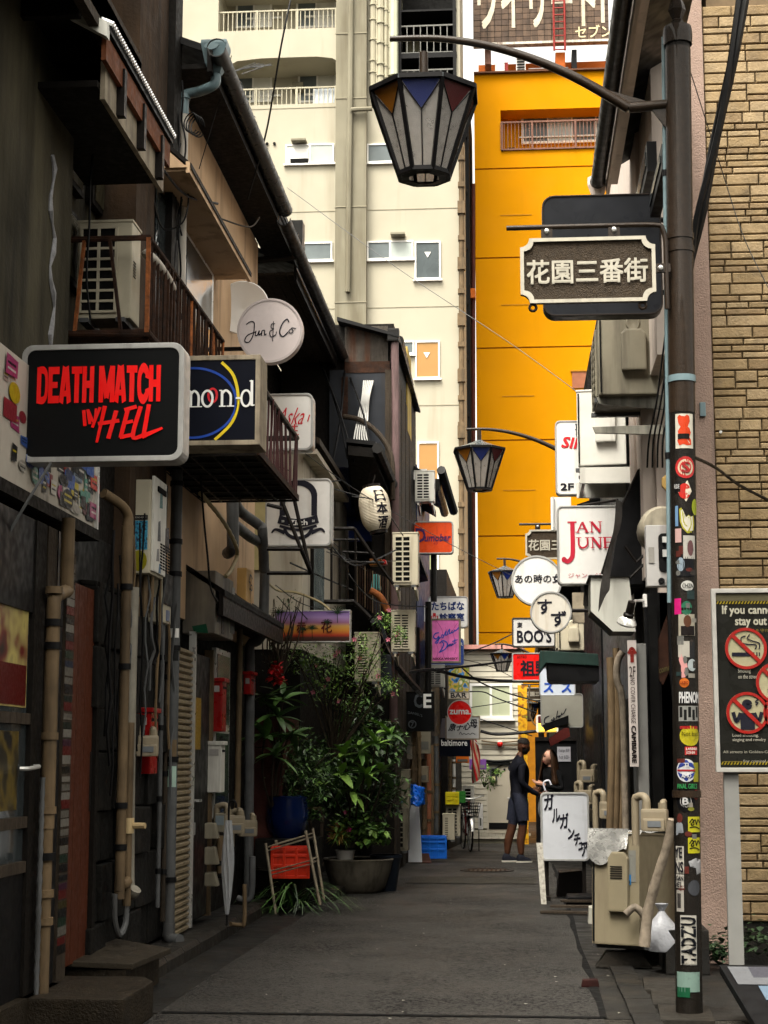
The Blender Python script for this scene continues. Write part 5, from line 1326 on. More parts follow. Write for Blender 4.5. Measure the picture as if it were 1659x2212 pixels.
for z in (-Hh / 2 - 0.012, Hh / 2 + 0.012):
 MB().lathe([(0.075, -0.02), (0.1, -0.018), (0.1, 0.018), (0.075, 0.02)], c + tilt @ Vector((0, 0, z)), 20, R=tilt).build('hoop', MA_IRON, t, True)
def lan(z0, z1):
 def fn(s, q, d=0.0):
  z = z0 + (z1 - z0) * q
  a = -pi / 2 + 0.55 + (s - 0.5) * 0.75
  rr = R_ * (0.55 + 0.45 * (1 - abs(2 * z / Hh) ** 3.2)) + 0.005
  return c + tilt @ Vector((rr * cos(a), rr * sin(a), z))
 return fn
for i, ch in enumerate('日本酒'):
 lettering(ch, INK, t, lan(0.21 - 0.15 * (i + 1), 0.19 - 0.15 * i), 0.03)
MB().tube([c + tilt @ Vector((0, 0, Hh / 2)), c + Vector((0.0, 0.02, Hh / 2 + 0.14))], 0.008, 5).build('hook', MA_IRON, t)
t, fn, asp = lightbox('light_box_sign', 592, 1318, 757, 1388, 17.9, 'wide box sign painted with purple sunset, palms and two kanji', FA_W, MA_ALU, dep=0.14, r=0, rim=0.014)
mb = bpy.data.materials.new('sunset_print'); mb.use_nodes = True
N_, L_ = mb.node_tree.nodes, mb.node_tree.links
g_ = N_.new('ShaderNodeTexCoord'); s_ = N_.new('ShaderNodeSeparateXYZ'); L_.new(g_.outputs['Generated'], s_.inputs[0])
r_ = N_.new('ShaderNodeValToRGB'); L_.new(s_.outputs['Z'], r_.inputs[0])
el = r_.color_ramp.elements
el[0].position, el[0].color = 0.0, (0.03, 0.008, 0.004, 1)
el[1].position, el[1].color = 1.0, (0.16, 0.09, 0.3, 1)
for p_, c_ in ((0.12, (0.05, 0.012, 0.006, 1)), (0.2, (0.35, 0.03, 0.01, 1)), (0.36, (0.5, 0.2, 0.02, 1)), (0.5, (0.45, 0.25, 0.06, 1)), (0.62, (0.25, 0.1, 0.2, 1)), (0.8, (0.3, 0.2, 0.42, 1))):
 e = el.new(p_); e.color = c_
L_.new(r_.outputs[0], N_['Principled BSDF'].inputs['Base Color'])
N_['Principled BSDF'].inputs['Roughness'].default_value = 0.35
x0, x1, z0, z1 = rect(594, 1321, 755, 1385, 17.9)
MB().box(x0, x1, 17.893, 17.9, z0, z1).build('sunset_print', mb, t)
rs3 = random.Random(4)
S = []
for cx_, cy_, sc_ in ((0.5, 0.42, 0.12), (0.83, 0.9, 0.22), (0.38, 0.38, 0.1), (0.7, 0.6, 0.12), (0.06, 0.9, 0.2)):
 for k in range(9):
  a = pi * (0.05 + 0.9 * k / 8) + rs3.uniform(-.1, .1)
  S.append(([(cx_, cy_), (cx_ + sc_ * 0.5 * cos(a) / asp * 1.6, cy_ + sc_ * sin(a) * 0.9), (cx_ + sc_ * cos(a) / asp * 1.6, cy_ + sc_ * sin(a))], (0.03, 0.008)))
 S.append(([(cx_, cy_), (cx_ + 0.005, cy_ - 0.3)], 0.02))
strokes(S, M('palm_green', (0.012, 0.03, 0.012), 0.5), t, fn, asp, name='palm_print', depth=0.013)['kind'] = 'stuff'
for i, ch in enumerate('赤花'):
 lettering(ch, M('maroon', (0.09, 0.01, 0.01), 0.5), t, sub(fn, 0.3 + 0.32 * i, 0.3, 0.42 + 0.34 * i, 0.66), 0.02, depth=0.016)
FA_OR = M('orange_acrylic', (0.75, 0.07, 0.006), 0.3, 0.08, 4, dirt=0.3, dcol=(0.4, 0.02, 0.003), dsc=5)
t, fn, asp = lightbox('light_box_sign', 893, 1126, 979, 1196, 26.6, 'orange red rounded sign reading Dumobar', FA_OR, dep=0.2, r=0.05, rim=0.02)
NV = M('ink_purple', (0.05, 0.02, 0.1), 0.5)
lettering('D', NV, t, sub(fn, 0.06, 0.36, 0.3, 0.78), 0.02); lettering('umobar', NV, t, lambda s, q, d=0: fn(0.28 + 0.64 * s + 0.03 * q, 0.38 + 0.22 * q, d), 0.03)
lettering('47', INKR, t, sub(fn, 0.5, 0.27, 0.62, 0.34), 0.02)
bracket(t, [fn(0.1, 1.02, -0.1), fn(-0.5, 1.02, -0.1)], 0.02)
t, fn, asp = lightbox('light_box_sign', 924, 1288, 1011, 1356, 29.0, 'white rounded sign with blue hiragana above the pink sign', FA_W, dep=0.22, r=0.06, rim=0.02)
BL = M('ink_navy', (0.012, 0.03, 0.14), 0.5)
lettering('たちばな', BL, t, sub(fn, 0.1, 0.56, 0.9, 0.82), 0.05); lettering('診察室', BL, t, sub(fn, 0.3, 0.22, 0.9, 0.46), 0.05)
strokes([([(0.08, 0.3), (0.26, 0.3)], 0.16), ([(0.13, 0.42), (0.2, 0.42)], 0.1)], INKR, t, fn, asp); lettering('BAR', WH, t, sub(fn, 0.11, 0.26, 0.24, 0.36), 0.02, depth=0.01)
x0, x1, z0, z1 = rect(910, 1308, 924, 1342, 29.0)
MB().box(x0, x1 - 0.005, 29.02, 29.1, z0, z1).build('side_panel', FA_W, t)
t, fn, asp = lightbox('light_box_sign', 921, 1379, 1002, 1437, 28.6, 'blue rounded sign mostly covered by the pink sign', M('blue_acrylic', (0.012, 0.05, 0.33), 0.35), M('blue_case', (0.1, 0.14, 0.3), 0.4), dep=0.12, r=0.05, rim=0.02)
lettering('F', WH, t, sub(fn, 0.04, 0.72, 0.1, 0.84), 0.02); lettering('R', WH, t, sub(fn, 0.9, 0.72, 0.97, 0.84), 0.02)
PINK = M('pink_acrylic', (0.85, 0.2, 0.55), 0.35, 0.15, 7, dirt=0.2, dcol=(0.5, 0.05, 0.25), dsc=6)
t, fn, asp = lightbox('light_box_sign', 930, 1336, 995, 1432, 27.6, 'pink upright sign with blue neon style script Golden Dust', PINK, MATS['peeling_white_board'], dep=0.2, r=0, rim=0.03)
BLN = M('neon_blue_ink', (0.04, 0.09, 0.55), 0.4)
S = [([(0.28, 0.68), (0.16, 0.66), (0.1, 0.58), (0.2, 0.54), (0.28, 0.6), (0.24, 0.46), (0.16, 0.46), (0.34, 0.58)], 0.026), (circle(0.4, 0.6, 0.035), 0.02), ([(0.44, 0.6), (0.52, 0.72), (0.5, 0.62), (0.56, 0.64)], 0.02), ([(0.6, 0.64), (0.56, 0.66), (0.64, 0.76), (0.63, 0.66), (0.7, 0.69), (0.73, 0.74), (0.7, 0.68), (0.78, 0.7), (0.8, 0.74), (0.84, 0.72), (0.95, 0.8)], 0.022),
  ([(0.36, 0.48), (0.44, 0.42), (0.34, 0.28), (0.3, 0.24), (0.5, 0.32), (0.56, 0.44), (0.42, 0.5), (0.3, 0.44)], 0.026), ([(0.6, 0.4), (0.57, 0.35), (0.63, 0.42), (0.64, 0.37), (0.68, 0.43), (0.69, 0.38), (0.74, 0.44), (0.72, 0.4), (0.78, 0.42)], 0.02), ([(0.82, 0.54), (0.78, 0.44), (0.86, 0.46)], 0.02), ([(0.72, 0.48), (0.9, 0.52)], 0.018)]
strokes(S, BLN, t, fn, asp)
lettering('NIKKA WHISKY', M('maroon'), t, sub(fn, 0.08, 0.07, 0.9, 0.12), 0.03)
strokes([([(0.2, 0.95), (0.4, 0.7), (0.35, 0.4), (0.45, 0.12)], 0.008), ([(0.9, 0.9), (0.75, 0.7), (0.85, 0.4), (0.8, 0.2)], 0.008), ([(0.5, 0.8), (0.6, 0.55), (0.55, 0.3)], 0.006), ([(0.15, 0.5), (0.25, 0.3), (0.2, 0.12)], 0.008)], M('pink_vein', (0.45, 0.05, 0.28), 0.5), t, fn, asp, name='veining')
t, fn, asp = lightbox('light_box_sign', 968, 1441, 1014, 1510, 31.0, 'bar sign with a colourful photo over black capitals BAR', M('cream_acrylic', (0.55, 0.5, 0.42), 0.4), MATS['peeling_white_board'], dep=0.14, r=0, rim=0.012)
def mosaic(name, cols, scale):
 m = bpy.data.materials.new(name); m.use_nodes = True
 N, L = m.node_tree.nodes, m.node_tree.links
 g = N.new('ShaderNodeNewGeometry'); nn = N.new('ShaderNodeTexNoise'); nn.inputs['Scale'].default_value = scale; nn.inputs['Detail'].default_value = 2
 L.new(g.outputs['Position'], nn.inputs['Vector'])
 cr = N.new('ShaderNodeValToRGB'); L.new(nn.outputs['Fac'], cr.inputs[0])
 cr.color_ramp.elements[0].position, cr.color_ramp.elements[0].color = 0.3, (*lin(cols[0]), 1)
 cr.color_ramp.elements[1].position, cr.color_ramp.elements[1].color = 0.7, (*lin(cols[-1]), 1)
 for i, c_ in enumerate(cols[1:-1]):
  e = cr.color_ramp.elements.new(0.3 + 0.4 * (i + 1) / (len(cols) - 1)); e.color = (*lin(c_), 1)
 L.new(cr.outputs[0], N['Principled BSDF'].inputs['Base Color']); N['Principled BSDF'].inputs['Roughness'].default_value = 0.4
 return m
a, b = fn(0.03, 0.23), fn(0.97, 0.97)
MB().box(a.x, b.x, 30.99, 31.0, a.z, b.z).build('photo_print', mosaic('colour_photo', ('#0a2a50', '#2f7fc0', '#c8a83a', '#5a7a30', '#d8d0b8'), 7), t)
lettering('BAR', INK, t, sub(fn, 0.12, 0.04, 0.86, 0.19), 0.02)
t, fn, k = roundsign('round_sign', 993, 1539, 27, 29.2, 'small red round sign reading zuma in white', M('red_acrylic', (0.68, 0.008, 0.006), 0.3, 0.06, 4), M('pale_pink_case'))
lettering('zuma.', WH, t, sub(fn, 0.1, 0.43, 0.94, 0.6), 0.03)
t, fn, asp = lightbox('light_box_sign', 962, 1546, 1037, 1598, 30.4, 'white framed sign with black brush kanji under the red round sign', M('grey_white_acrylic', (0.42, 0.42, 0.42), 0.4, 0.08, 4), MATS['peeling_white_board'], dep=0.16, r=0, rim=0.025)
lettering('原子心', INK, t, lambda s, q, d=0: fn(0.08 + 0.62 * s + 0.06 * q, 0.36 + 0.3 * q + 0.06 * s, d), 0.03)
lettering('母', INK, t, sub(fn, 0.72, 0.5, 0.92, 0.84), 0.03)
strokes([([(0.4, 0.22), (0.44, 0.32), (0.48, 0.22), (0.54, 0.27), (0.6, 0.22), (0.66, 0.26), (0.72, 0.22), (0.78, 0.28), (0.86, 0.21)], 0.02)], INK, t, fn, asp)
t, fn, asp = lightbox('light_box_sign', 852, 1494, 938, 1580, 24.2, 'black hanging sign ending in white letters CE over the far shrubs', FA_BLK, MATS['dark_wood'], dep=0.12, r=0, rim=0.012)
lettering('I', M('dim_white', (0.08, 0.09, 0.1), 0.5), t, sub(fn, 0.16, 0.6, 0.22, 0.93), 0.02); lettering('C', M('dim_white'), t, sub(fn, 0.5, 0.6, 0.7, 0.94), 0.03); lettering('E', WH, t, sub(fn, 0.74, 0.6, 0.92, 0.93), 0.03)
lettering("JACK DANIEL'S", M('dim_white'), t, lambda s, q, d=0: fn(0.1 + 0.6 * s, 0.4 + 0.08 * q + 0.05 * sin(pi * s) - 0.06 * s, d), 0.02)
strokes([(circle(0.45, 0.18, 0.09, n=20), 0.03)], M('dim_white'), t, fn, asp); lettering('7', M('dim_white'), t, sub(fn, 0.41, 0.12, 0.49, 0.24), 0.02)
t = thing('awning', 'black shop awning lettered Baltimore at the far left', 'awning', at(985, 1640, 32.0))
x0, x1, z0, z1 = rect(949, 1596, 1016, 1634, 32.0)
MB().extr([(x0, 32, z0), (x1, 32, z0), (x1, 32, z1), (x0, 32, z1)], (0, 0.04, 0)).build('valance', FA_NAVY, t)
MB().extr([(x0, 32.0, z1), (x1, 32.0, z1), (x1, 33.2, z1 + 0.4), (x0, 33.2, z1 + 0.4)], (0, 0, 0.02)).build('canopy', FA_NAVY, t)
lettering('baltimore', WH, t, flat(x0 + 0.04, x1 - 0.06, z1 - 0.13, z1 - 0.02, 31.997), 0.02)
t, fn, asp = lightbox('hanging_sign_back', 1172, 420, 1430, 681, 11.6, 'big blank black rounded sign seen from behind the street name plate', M('blue_black_enamel', (0.008, 0.009, 0.012), 0.35, 0.25, 5), M('brown_black_case', (0.014, 0.01, 0.008), 0.4), dep=0.14, r=0.085, rim=0.012)
bracket(t, [fn(0.98, 0.8, -0.07), fn(1.15, 0.8, -0.07)], 0.02); bracket(t, [fn(0.98, 0.2, -0.07), fn(1.15, 0.2, -0.07)], 0.02)
t, fn, asp = lightbox('light_box_sign', 1200, 908, 1330, 1068, 18.0, 'white rounded sign marked 2F half hidden by an air conditioner', FA_W, dep=0.16, r=0.05, rim=0.014)
lettering('SING', INKR, t, lambda s, q, d=0: fn(0.1 + 0.6 * s + 0.05 * q, 0.64 + 0.14 * q - 0.05 * s, d), 0.06); lettering('2F', INK, t, sub(fn, 0.08, 0.06, 0.29, 0.15), 0.05)
lettering('歌', INK, t, sub(fn, 0.34, 0.8, 0.5, 0.96), 0.05)
for i in range(5):
 strokes([([(0.38, 0.5 - 0.09 * i), (0.5, 0.5 - 0.09 * i)], 0.045)], INK, t, fn, asp)
t, fn, asp = lightbox('light_box_sign', 1204, 1092, 1345, 1262, 16.0, 'white rounded sign reading JAN JUNE in red serif capitals', FA_W, dep=0.18, r=0.045, rim=0.016)
RS = M('ink_crimson', (0.42, 0.012, 0.035), 0.5)
S = [([(0.16, 0.79), (0.3, 0.79)], 0.018), ([(0.235, 0.79), (0.235, 0.42), (0.21, 0.33), (0.15, 0.29), (0.1, 0.32)], 0.055), (circle(0.1, 0.315, 0.02, n=8), 0.03)]
def ser(P0, P1, w_): return [([P0, P1], w_)]
A_ = lambda x, z, w_, h: [([(x, z), (x + w_ / 2, z + h)], 0.014), ([(x + w_, z), (x + w_ / 2, z + h)], 0.03), ([(x + w_ * .22, z + h * .38), (x + w_ * .78, z + h * .38)], 0.012), ([(x - .03, z), (x + .035, z)], 0.01), ([(x + w_ - .04, z), (x + w_ + .03, z)], 0.01)]
N2 = lambda x, z, w_, h: [([(x, z), (x, z + h)], 0.014), ([(x, z + h), (x + w_, z)], 0.03), ([(x + w_, z), (x + w_, z + h)], 0.014), ([(x - .03, z), (x + .03, z)], 0.01), ([(x - .035, z + h), (x + .01, z + h)], 0.01), ([(x + w_ - .03, z + h), (x + w_ + .03, z + h)], 0.01)]
U2 = lambda x, z, w_, h: [([(x, z + h), (x, z + h * .3), (x + w_ * .45, z), (x + w_, z + h * .3), (x + w_, z + h)], 0.022), ([(x - .04, z + h), (x + .04, z + h)], 0.01), ([(x + w_ - .035, z + h), (x + w_ + .035, z + h)], 0.01)]
E2 = lambda x, z, w_, h: [([(x, z), (x, z + h)], 0.028), ([(x - .03, z + h), (x + w_, z + h)], 0.012), ([(x, z + h * .52), (x + w_ * .8, z + h * .52)], 0.012), ([(x - .03, z), (x + w_, z)], 0.012)]
S += A_(0.31, 0.66, 0.15, 0.13) + N2(0.53, 0.66, 0.13, 0.13) + U2(0.33, 0.46, 0.13, 0.13) + N2(0.54, 0.46, 0.12, 0.13) + E2(0.73, 0.46, 0.1, 0.13)
strokes(S, RS, t, fn, asp)
lettering('ジャン・ジュン', RS, t, sub(fn, 0.16, 0.08, 0.86, 0.14), 0.0)
bracket(t, [fn(0.4, 1.02, -0.08), fn(1.3, 1.12, -0.08)], 0.014)
for sx_ in (0.45, 0.75):
 bracket(t, [fn(sx_, 0.0, -0.09), fn(sx_ - 0.02, -0.26, -0.09)], 0.03)
x0, x1, z0, z1 = rect(1190, 1074, 1234, 1145, 19.5)
t = thing('plastic_sheet', 'blank white plastic panel above the red lettered sign', 'plastic sheet', (x0, 19.5, z0))
MB().box(x0, x1, 19.5, 19.56, z0, z1).build('sheet', FA_W, t, bev=0.006); MB().box(x0 + 0.02, x0 + 0.04, 19.47, 19.5, z0, z1).build('edge_trim', MA_ALU, t)
t, fn, k = roundsign('round_sign', 1159, 1254, 55, 20.0, 'largest white round sign with a band of black japanese writing', FA_W, MA_RIM2, 0.16)
lettering('あの時の女', INK, t, sub(fn, 0.08, 0.45, 0.98, 0.62), 0.02)
bracket(t, [fn(0.95, 0.5, -0.08), fn(1.8, 0.5, -0.08)], 0.02)
t, fn, k = roundsign('round_sign', 1190, 1322, 45, 17.2, 'white round sign with the two hiragana su zu', M('aged_acrylic', (0.56, 0.53, 0.47), 0.35, 0.08, 3, dirt=0.45, dcol=(0.36, 0.28, 0.18), dsc=4), MA_RIM2, 0.2)
lettering('す', INK, t, sub(fn, 0.18, 0.46, 0.52, 0.8), 0.02); lettering('ず', INK, t, sub(fn, 0.5, 0.16, 0.86, 0.52), 0.02)
bracket(t, [fn(0.95, 0.55, -0.1), fn(2.0, 0.55, -0.1)], 0.02)
x0, x1, z0, z1 = rect(1237, 1280, 1262, 1345, 17.4)
MB().box(x0, x1, 17.4, 17.5, z0, z1).build('mounting_plate', M('peeling_white_board'), t)
t, fn, asp = lightbox('light_box_sign', 1106, 1334, 1200, 1398, 22.6, 'white sign with condensed black letters BOO below a kanji', FA_W, dep=0.14, r=0.03, rim=0.02, rimm=M('dark_rim', (0.05, 0.05, 0.05), 0.4))
lettering('東', INK, t, sub(fn, 0.12, 0.66, 0.24, 0.84), 0.02); lettering("BOO'S", INK, t, sub(fn, 0.12, 0.16, 0.9, 0.57), 0.03)
t, fn, asp = lightbox('light_box_sign', 1106, 1410, 1200, 1471, 26.5, 'bright red rounded sign with black brush kanji', MATS['red_acrylic'], MA_RIM2, dep=0.14, r=0.03, rim=0.02)
lettering('祖野', INK, t, sub(fn, 0.2, 0.18, 0.86, 0.72), 0.04); lettering('BISTRO', M('maroon'), t, sub(fn, 0.12, 0.8, 0.34, 0.9), 0.01)
t, fn, asp = lightbox('light_box_sign', 1165, 1440, 1243, 1503, 22.2, 'white sign with blue katakana under the dark green hood', M('bluish_acrylic', (0.5, 0.55, 0.63), 0.35, 0.05, 3), MA_RIM2, dep=0.12, r=0.03, rim=0.012)
lettering('ズ  ズ', M('ink_sky_blue', (0.012, 0.07, 0.42), 0.5), t, sub(fn, 0.12, 0.12, 0.9, 0.5), 0.04)
t, fn, asp = lightbox('light_box_sign', 1168, 1498, 1260, 1572, 23.5, 'grey sign with a script name beneath the katakana sign', M('putty_acrylic', (0.36, 0.35, 0.3), 0.4, 0.1, 3), MA_RIM2, dep=0.12, r=0.04, rim=0.014)
strokes([([(0.2, 0.34), (0.1, 0.28), (0.09, 0.14), (0.2, 0.14)], 0.03), ([(0.28, 0.26), (0.24, 0.22), (0.3, 0.22), (0.3, 0.3), (0.33, 0.24)], 0.025), ([(0.36, 0.26), (0.4, 0.5), (0.38, 0.32), (0.44, 0.36), (0.42, 0.3), (0.47, 0.36), (0.5, 0.44), (0.48, 0.38), (0.54, 0.42), (0.6, 0.56)], 0.025)], INK, t, fn, asp)
x0, x1, z0, z1 = rect(1158, 1544, 1206, 1582, 25.0)
t = thing('lit_sign', 'small glowing amber sign with a dark red band behind the woman', 'sign', (x0, 25, z0))
MB().prism(rrect(x0, x1, z0, z1, 0.03), 25.0, 25.12).build('case', MA_WHITE, t)
MB().prism(rrect(x0 + 0.03, x1 - 0.03, z0 + 0.02, z0 + (z1 - z0) * 0.5, 0.02), 24.985, 25.0).build('face', M('amber_lit', (0.8, 0.45, 0.03), 0.4, emit=((1.0, 0.55, 0.05), 1.2)), t)
MB().prism(rrect(x0 + 0.03, x1 - 0.03, z0 + (z1 - z0) * 0.52, z1 - 0.02, 0.02), 24.985, 25.0).build('band', M('maroon'), t)
Yg = 18.0
t, fn, asp = lightbox('standing_sign', 1168, 1712, 1273, 1860, Yg, 'grey white standing sign with diagonal black katakana by the couple', M('grey_acrylic', (0.52, 0.54, 0.58), 0.35, 0.06, 3, dirt=0.2, dcol=(0.33, 0.33, 0.33)), MA_RIM2, dep=0.16, r=0.05, rim=0.02)
for i, (ch, x_, y_, w_, h) in enumerate((('ガ', 0.08, 0.74, 0.19, 0.22), ('ル', 0.24, 0.56, 0.16, 0.19), ('ガ', 0.4, 0.47, 0.17, 0.21), ('ン', 0.56, 0.32, 0.13, 0.15), ('チ', 0.68, 0.22, 0.13, 0.17), ('ュ', 0.77, 0.16, 0.09, 0.1), ('ア', 0.83, 0.07, 0.14, 0.19))):
 lettering(ch, INK, t, lambda s, q, d=0, x_=x_, y_=y_, w_=w_, h=h: fn(x_ + w_ * s, y_ + h * q + 0.02 * s, d), 0.06)
x0, x1, z0, z1 = rect(1168, 1712, 1273, 1860, Yg)
for xx in (x0 + 0.06, x1 - 0.06):
 MB().box(xx - 0.02, xx + 0.02, Yg + 0.05, Yg + 0.1, 0.04, z0).build('leg', MA_IRON, t)
 MB().box(xx - 0.03, xx + 0.03, Yg - 0.12, Yg + 0.3, 0.0, 0.04).build('foot', MA_IRON, t)
pl0, pl1 = at(1163, 1822, 17.4), at(1173, 1936, 17.4)
tag(MB().extr([(pl0.x - 0.02, 17.5, pl0.z), (pl0.x + 0.045, 17.5, pl0.z), (pl1.x + 0.035, 17.4, 0.005), (pl1.x - 0.02, 17.4, 0.005)], (0, 0.03, 0)).build('wooden_stick', M('paint_spattered_wood', (0.42, 0.4, 0.35), 0.8, 0.3, 30, dirt=0.5, dcol=(0.1, 0.08, 0.06), streak=False, dsc=30)), 'pale paint spattered wooden stick leaning on the standing sign', 'stick')
# == air conditioner outdoor units
AC_C = {'beige': M('beige_enamel', (0.19, 0.162, 0.105), 0.55, 0.08, 5, dirt=0.32, dcol=(0.13, 0.1, 0.07), dsc=3), 'cream': M('cream_enamel', (0.45, 0.41, 0.31), 0.55, 0.07, 5, dirt=0.3, dcol=(0.2, 0.16, 0.11), dsc=3), 'white': M('white_enamel', (0.6, 0.59, 0.54), 0.5, 0.07, 5, dirt=0.3, dcol=(0.16, 0.14, 0.12), dsc=3), 'grimy': M('grimy_enamel', (0.21, 0.19, 0.14), 0.55, 0.1, 5, dirt=0.55, dcol=(0.07, 0.06, 0.045), dsc=2.5)}
def ac_unit(label, c, w_, h, d, rz=0.0, col='beige', rows=9, cols=2, cover=False, bracket_=0, frac=0.72, feet=True, tilt=0.0, gx=0):
 m = AC_C[col]
 t = thing('air_conditioner', label, 'air conditioner', (0, 0, 0), 0, 'outdoor air conditioner units')
 MB().box(-w_ / 2, w_ / 2, -d / 2, d / 2, 0, h).build('case', m, t, bev=0.012)
 x0, x1, z0, z1 = -w_ / 2 + 0.03, -w_ / 2 + w_ * frac, 0.045, h - 0.04
 if gx: x0, x1 = -x1, -x0
 MB().box(x0, x1, -d / 2 - 0.004, -d / 2 + 0.02, z0, z1).build('grille_back', MA_DARK, t)
 bar = MB().box(x0 - 0.01, x1 + 0.01, -d / 2 - 0.016, -d / 2 - 0.003, -0.008, 0.008).build('slat', m, t)
 bar.location.z = z0
 for i in range(1, rows + 1):
  clone(bar, t, (0, 0, z0 + (z1 - z0) * i / rows))
 for i in range(cols + 1):
  x = x0 + (x1 - x0) * i / cols
  MB().box(x - 0.009, x + 0.009, -d / 2 - 0.018, -d / 2 - 0.002, z0, z1).build('divider', m, t)
 MB().box(-w_ / 2 - 0.006, w_ / 2 + 0.006, -d / 2 - 0.006, d / 2 + 0.006, h - 0.002, h + 0.016).build('top_cover', m, t, bev=0.006)
 for i in range(6):
  MB().box(w_ / 2 - 0.002, w_ / 2 + 0.003, -d / 2 + 0.05, -d / 2 + 0.05 + d * 0.25, h * (0.45 + 0.03 * i), h * (0.45 + 0.03 * i) + 0.008).build('side_slot', MA_DARK, t) if not cover else None
 if cover:
  MB().extr([(w_ / 2, -d * 0.12, h * 0.3), (w_ / 2, d * 0.3, h * 0.3), (w_ / 2, d * 0.3, h * 0.78), (w_ / 2, d * 0.22, h * 0.84), (w_ / 2, -d * 0.04, h * 0.84), (w_ / 2, -d * 0.12, h * 0.78)], (0.05, 0, 0)).build('valve_cover', m, t, bev=0.015)
  MB().box(w_ / 2, w_ / 2 + 0.012, -d / 2 + 0.01, -d / 2 + 0.022, 0.02, h - 0.02).build('panel_seam', MA_DARK, t)
  MB().lathe([(0.0, 0.004), (0.05, 0.01), (0.06, 0.0)], (w_ / 2, d * 0.09, h * 0.92), 14, R=Matrix.Rotation(pi / 2, 3, 'Y')).build('hand_grip', m, t, True)
 if feet:
  for x in (-w_ * 0.33, w_ * 0.33):
   MB().box(x - 0.03, x + 0.03, -d / 2 - 0.03, d / 2 + 0.03, -0.03, 0.0).build('foot', MA_PIPEG, t)
 if bracket_:
  for x in (-w_ * 0.36, w_ * 0.36):
   MB().extr([(x, -d / 2 - 0.05, -0.03), (x, d / 2 + bracket_, -0.03), (x, d / 2 + bracket_, -0.16), (x, -d / 2 - 0.05, -0.065)], (0.025, 0, 0)).build('bracket', m, t)
 t.location = c
 t.rotation_euler = (0, tilt, rz)
 return t
def ac_px(label, u0, v0, u1, v1, Y, **k):
 x0, x1, z0, z1 = rect(u0, v0, u1, v1, Y)
 d = k.pop('d', 0.28)
 return ac_unit(label, ((x0 + x1) / 2, Y + d / 2, z0), x1 - x0, z1 - z0, d, **k)
ac_px('cream air conditioner caged behind the rusty balcony bars', 166, 480, 284, 688, 10.55, col='cream', rows=8, d=0.26, frac=0.72)
ac_px('cream air conditioner below the paper lantern', 848, 1152, 903, 1264, 20.6, col='cream', rows=9, bracket_=0.15, frac=0.7)
ac_px('cream slotted air conditioner directly above the hooded sheet metal', 845, 1320, 896, 1408, 20.9, col='cream', rows=13, bracket_=0.15, frac=0.75)
ac_px('cream air conditioner half hidden by blossoming twigs', 766, 1368, 818, 1472, 19.6, col='cream', rows=16, cols=1, bracket_=0.2, frac=0.55)
ac_px('white air conditioner under the small black eave', 896, 1018, 938, 1083, 25.5, col='white', rows=9, bracket_=0.2, frac=0.75)
ac_px('small air conditioner below the pink sign', 922, 1437, 960, 1484, 28.4, col='white', rows=8, bracket_=0.2, frac=0.8)
ac_px('beige air conditioner standing low behind the planters', 836, 1748, 882, 1838, 23.0, col='grimy', rows=7, frac=0.78, d=0.3)
t = ac_px('beige air conditioner with stickers stacked above another one', 832, 1664, 884, 1745, 23.1, col='grimy', rows=1, cols=1, frac=0.05, d=0.3)
for (a, b, c_, d_, m_) in ((-0.13, 0.06, 0.08, 0.16, SM('#7fa3b0')), (-0.05, 0.2, 0.02, 0.27, SM('#1d1a18')), (0.03, 0.1, 0.12, 0.24, SM('#8f8a7a'))):
 MB().box(t.location.x + a, t.location.x + c_, t.location.y - 0.158, t.location.y - 0.15, t.location.z + b, t.location.z + d_).build('sticker', m_, t)
ac_px('low cream air conditioner in front of the beer crates', 956, 1760, 982, 1814, 27.0, col='cream', rows=11, cols=1, frac=0.5)
ac_px('taller cream air conditioner beneath the yellow crate', 963, 1740, 994, 1806, 27.8, col='cream', rows=8, frac=0.8)
ac_px('white air conditioner behind the bicycle basket', 1000, 1699, 1024, 1790, 33.2, col='white', rows=12, cols=1, frac=0.75)
x0, x1, z0, z1 = rect(1293, 684, 1422, 850, 12.6)
ac_unit('large grimy air conditioner high on the right below the blank black sign', ((x0 + x1) / 2, 13.05, z0), 0.85, z1 - z0, x1 - x0, -pi / 2, 'grimy', 9, 2, True, 0)
for k, (v, du) in enumerate(((858, 0), (922, -8))):
 p, q = at(1288 + du, v, 12.7), at(1440 + du, v + 6, 12.7)
 tag(MB().extr([p, (q.x, 12.7, p.z + 0.01), (q.x, 12.7, p.z - 0.11 + 0.04 * k), (p.x + 0.02, 12.7, p.z - 0.05)], (0, 0.03, 0)).build('steel_bracket', M('bracket_steel', (0.25, 0.24, 0.2), 0.5, 0.2, 8, dirt=0.5), None, bev=0.004), ['upper steel bracket carrying the large grimy air conditioner', 'lower dark steel bracket under the large grimy air conditioner'][k], 'bracket')
x0, x1, z0, z1 = rect(1262, 842, 1368, 1003, 14.3)
ac_unit('white air conditioner with grimy valve cover hung beside the 2F sign', ((x0 + x1) / 2, 14.75, z0), 0.85, z1 - z0, x1 - x0, -pi / 2 - 0.15, 'white', 9, 2, True, 0)
p, q = at(1252, 1012, 14.2), at(1380, 1012, 14.2)
tag(MB().box(p.x, q.x, 14.15, 14.18, p.z - 0.14, p.z).box(p.x, q.x, 14.95, 14.98, p.z - 0.14, p.z).box(p.x + .02, p.x + .05, 14.18, 14.95, p.z - 0.13, p.z - 0.03).build('steel_shelf', AC_C['white'], None, bev=0.004), 'white steel shelf under the air conditioner beside the 2F sign', 'shelf')
x0, x1, z0, z1 = rect(1206, 1345, 1262, 1404, 17.9)
ac_unit('small cream air conditioner tucked behind the round hiragana sign', ((x0 + x1) / 2, 18.3, z0), 0.7, z1 - z0, x1 - x0, -pi / 2, 'cream', 6, 1, True, 0)
g0 = ong(1330, 2055)
rzA = -pi / 2 - 0.42
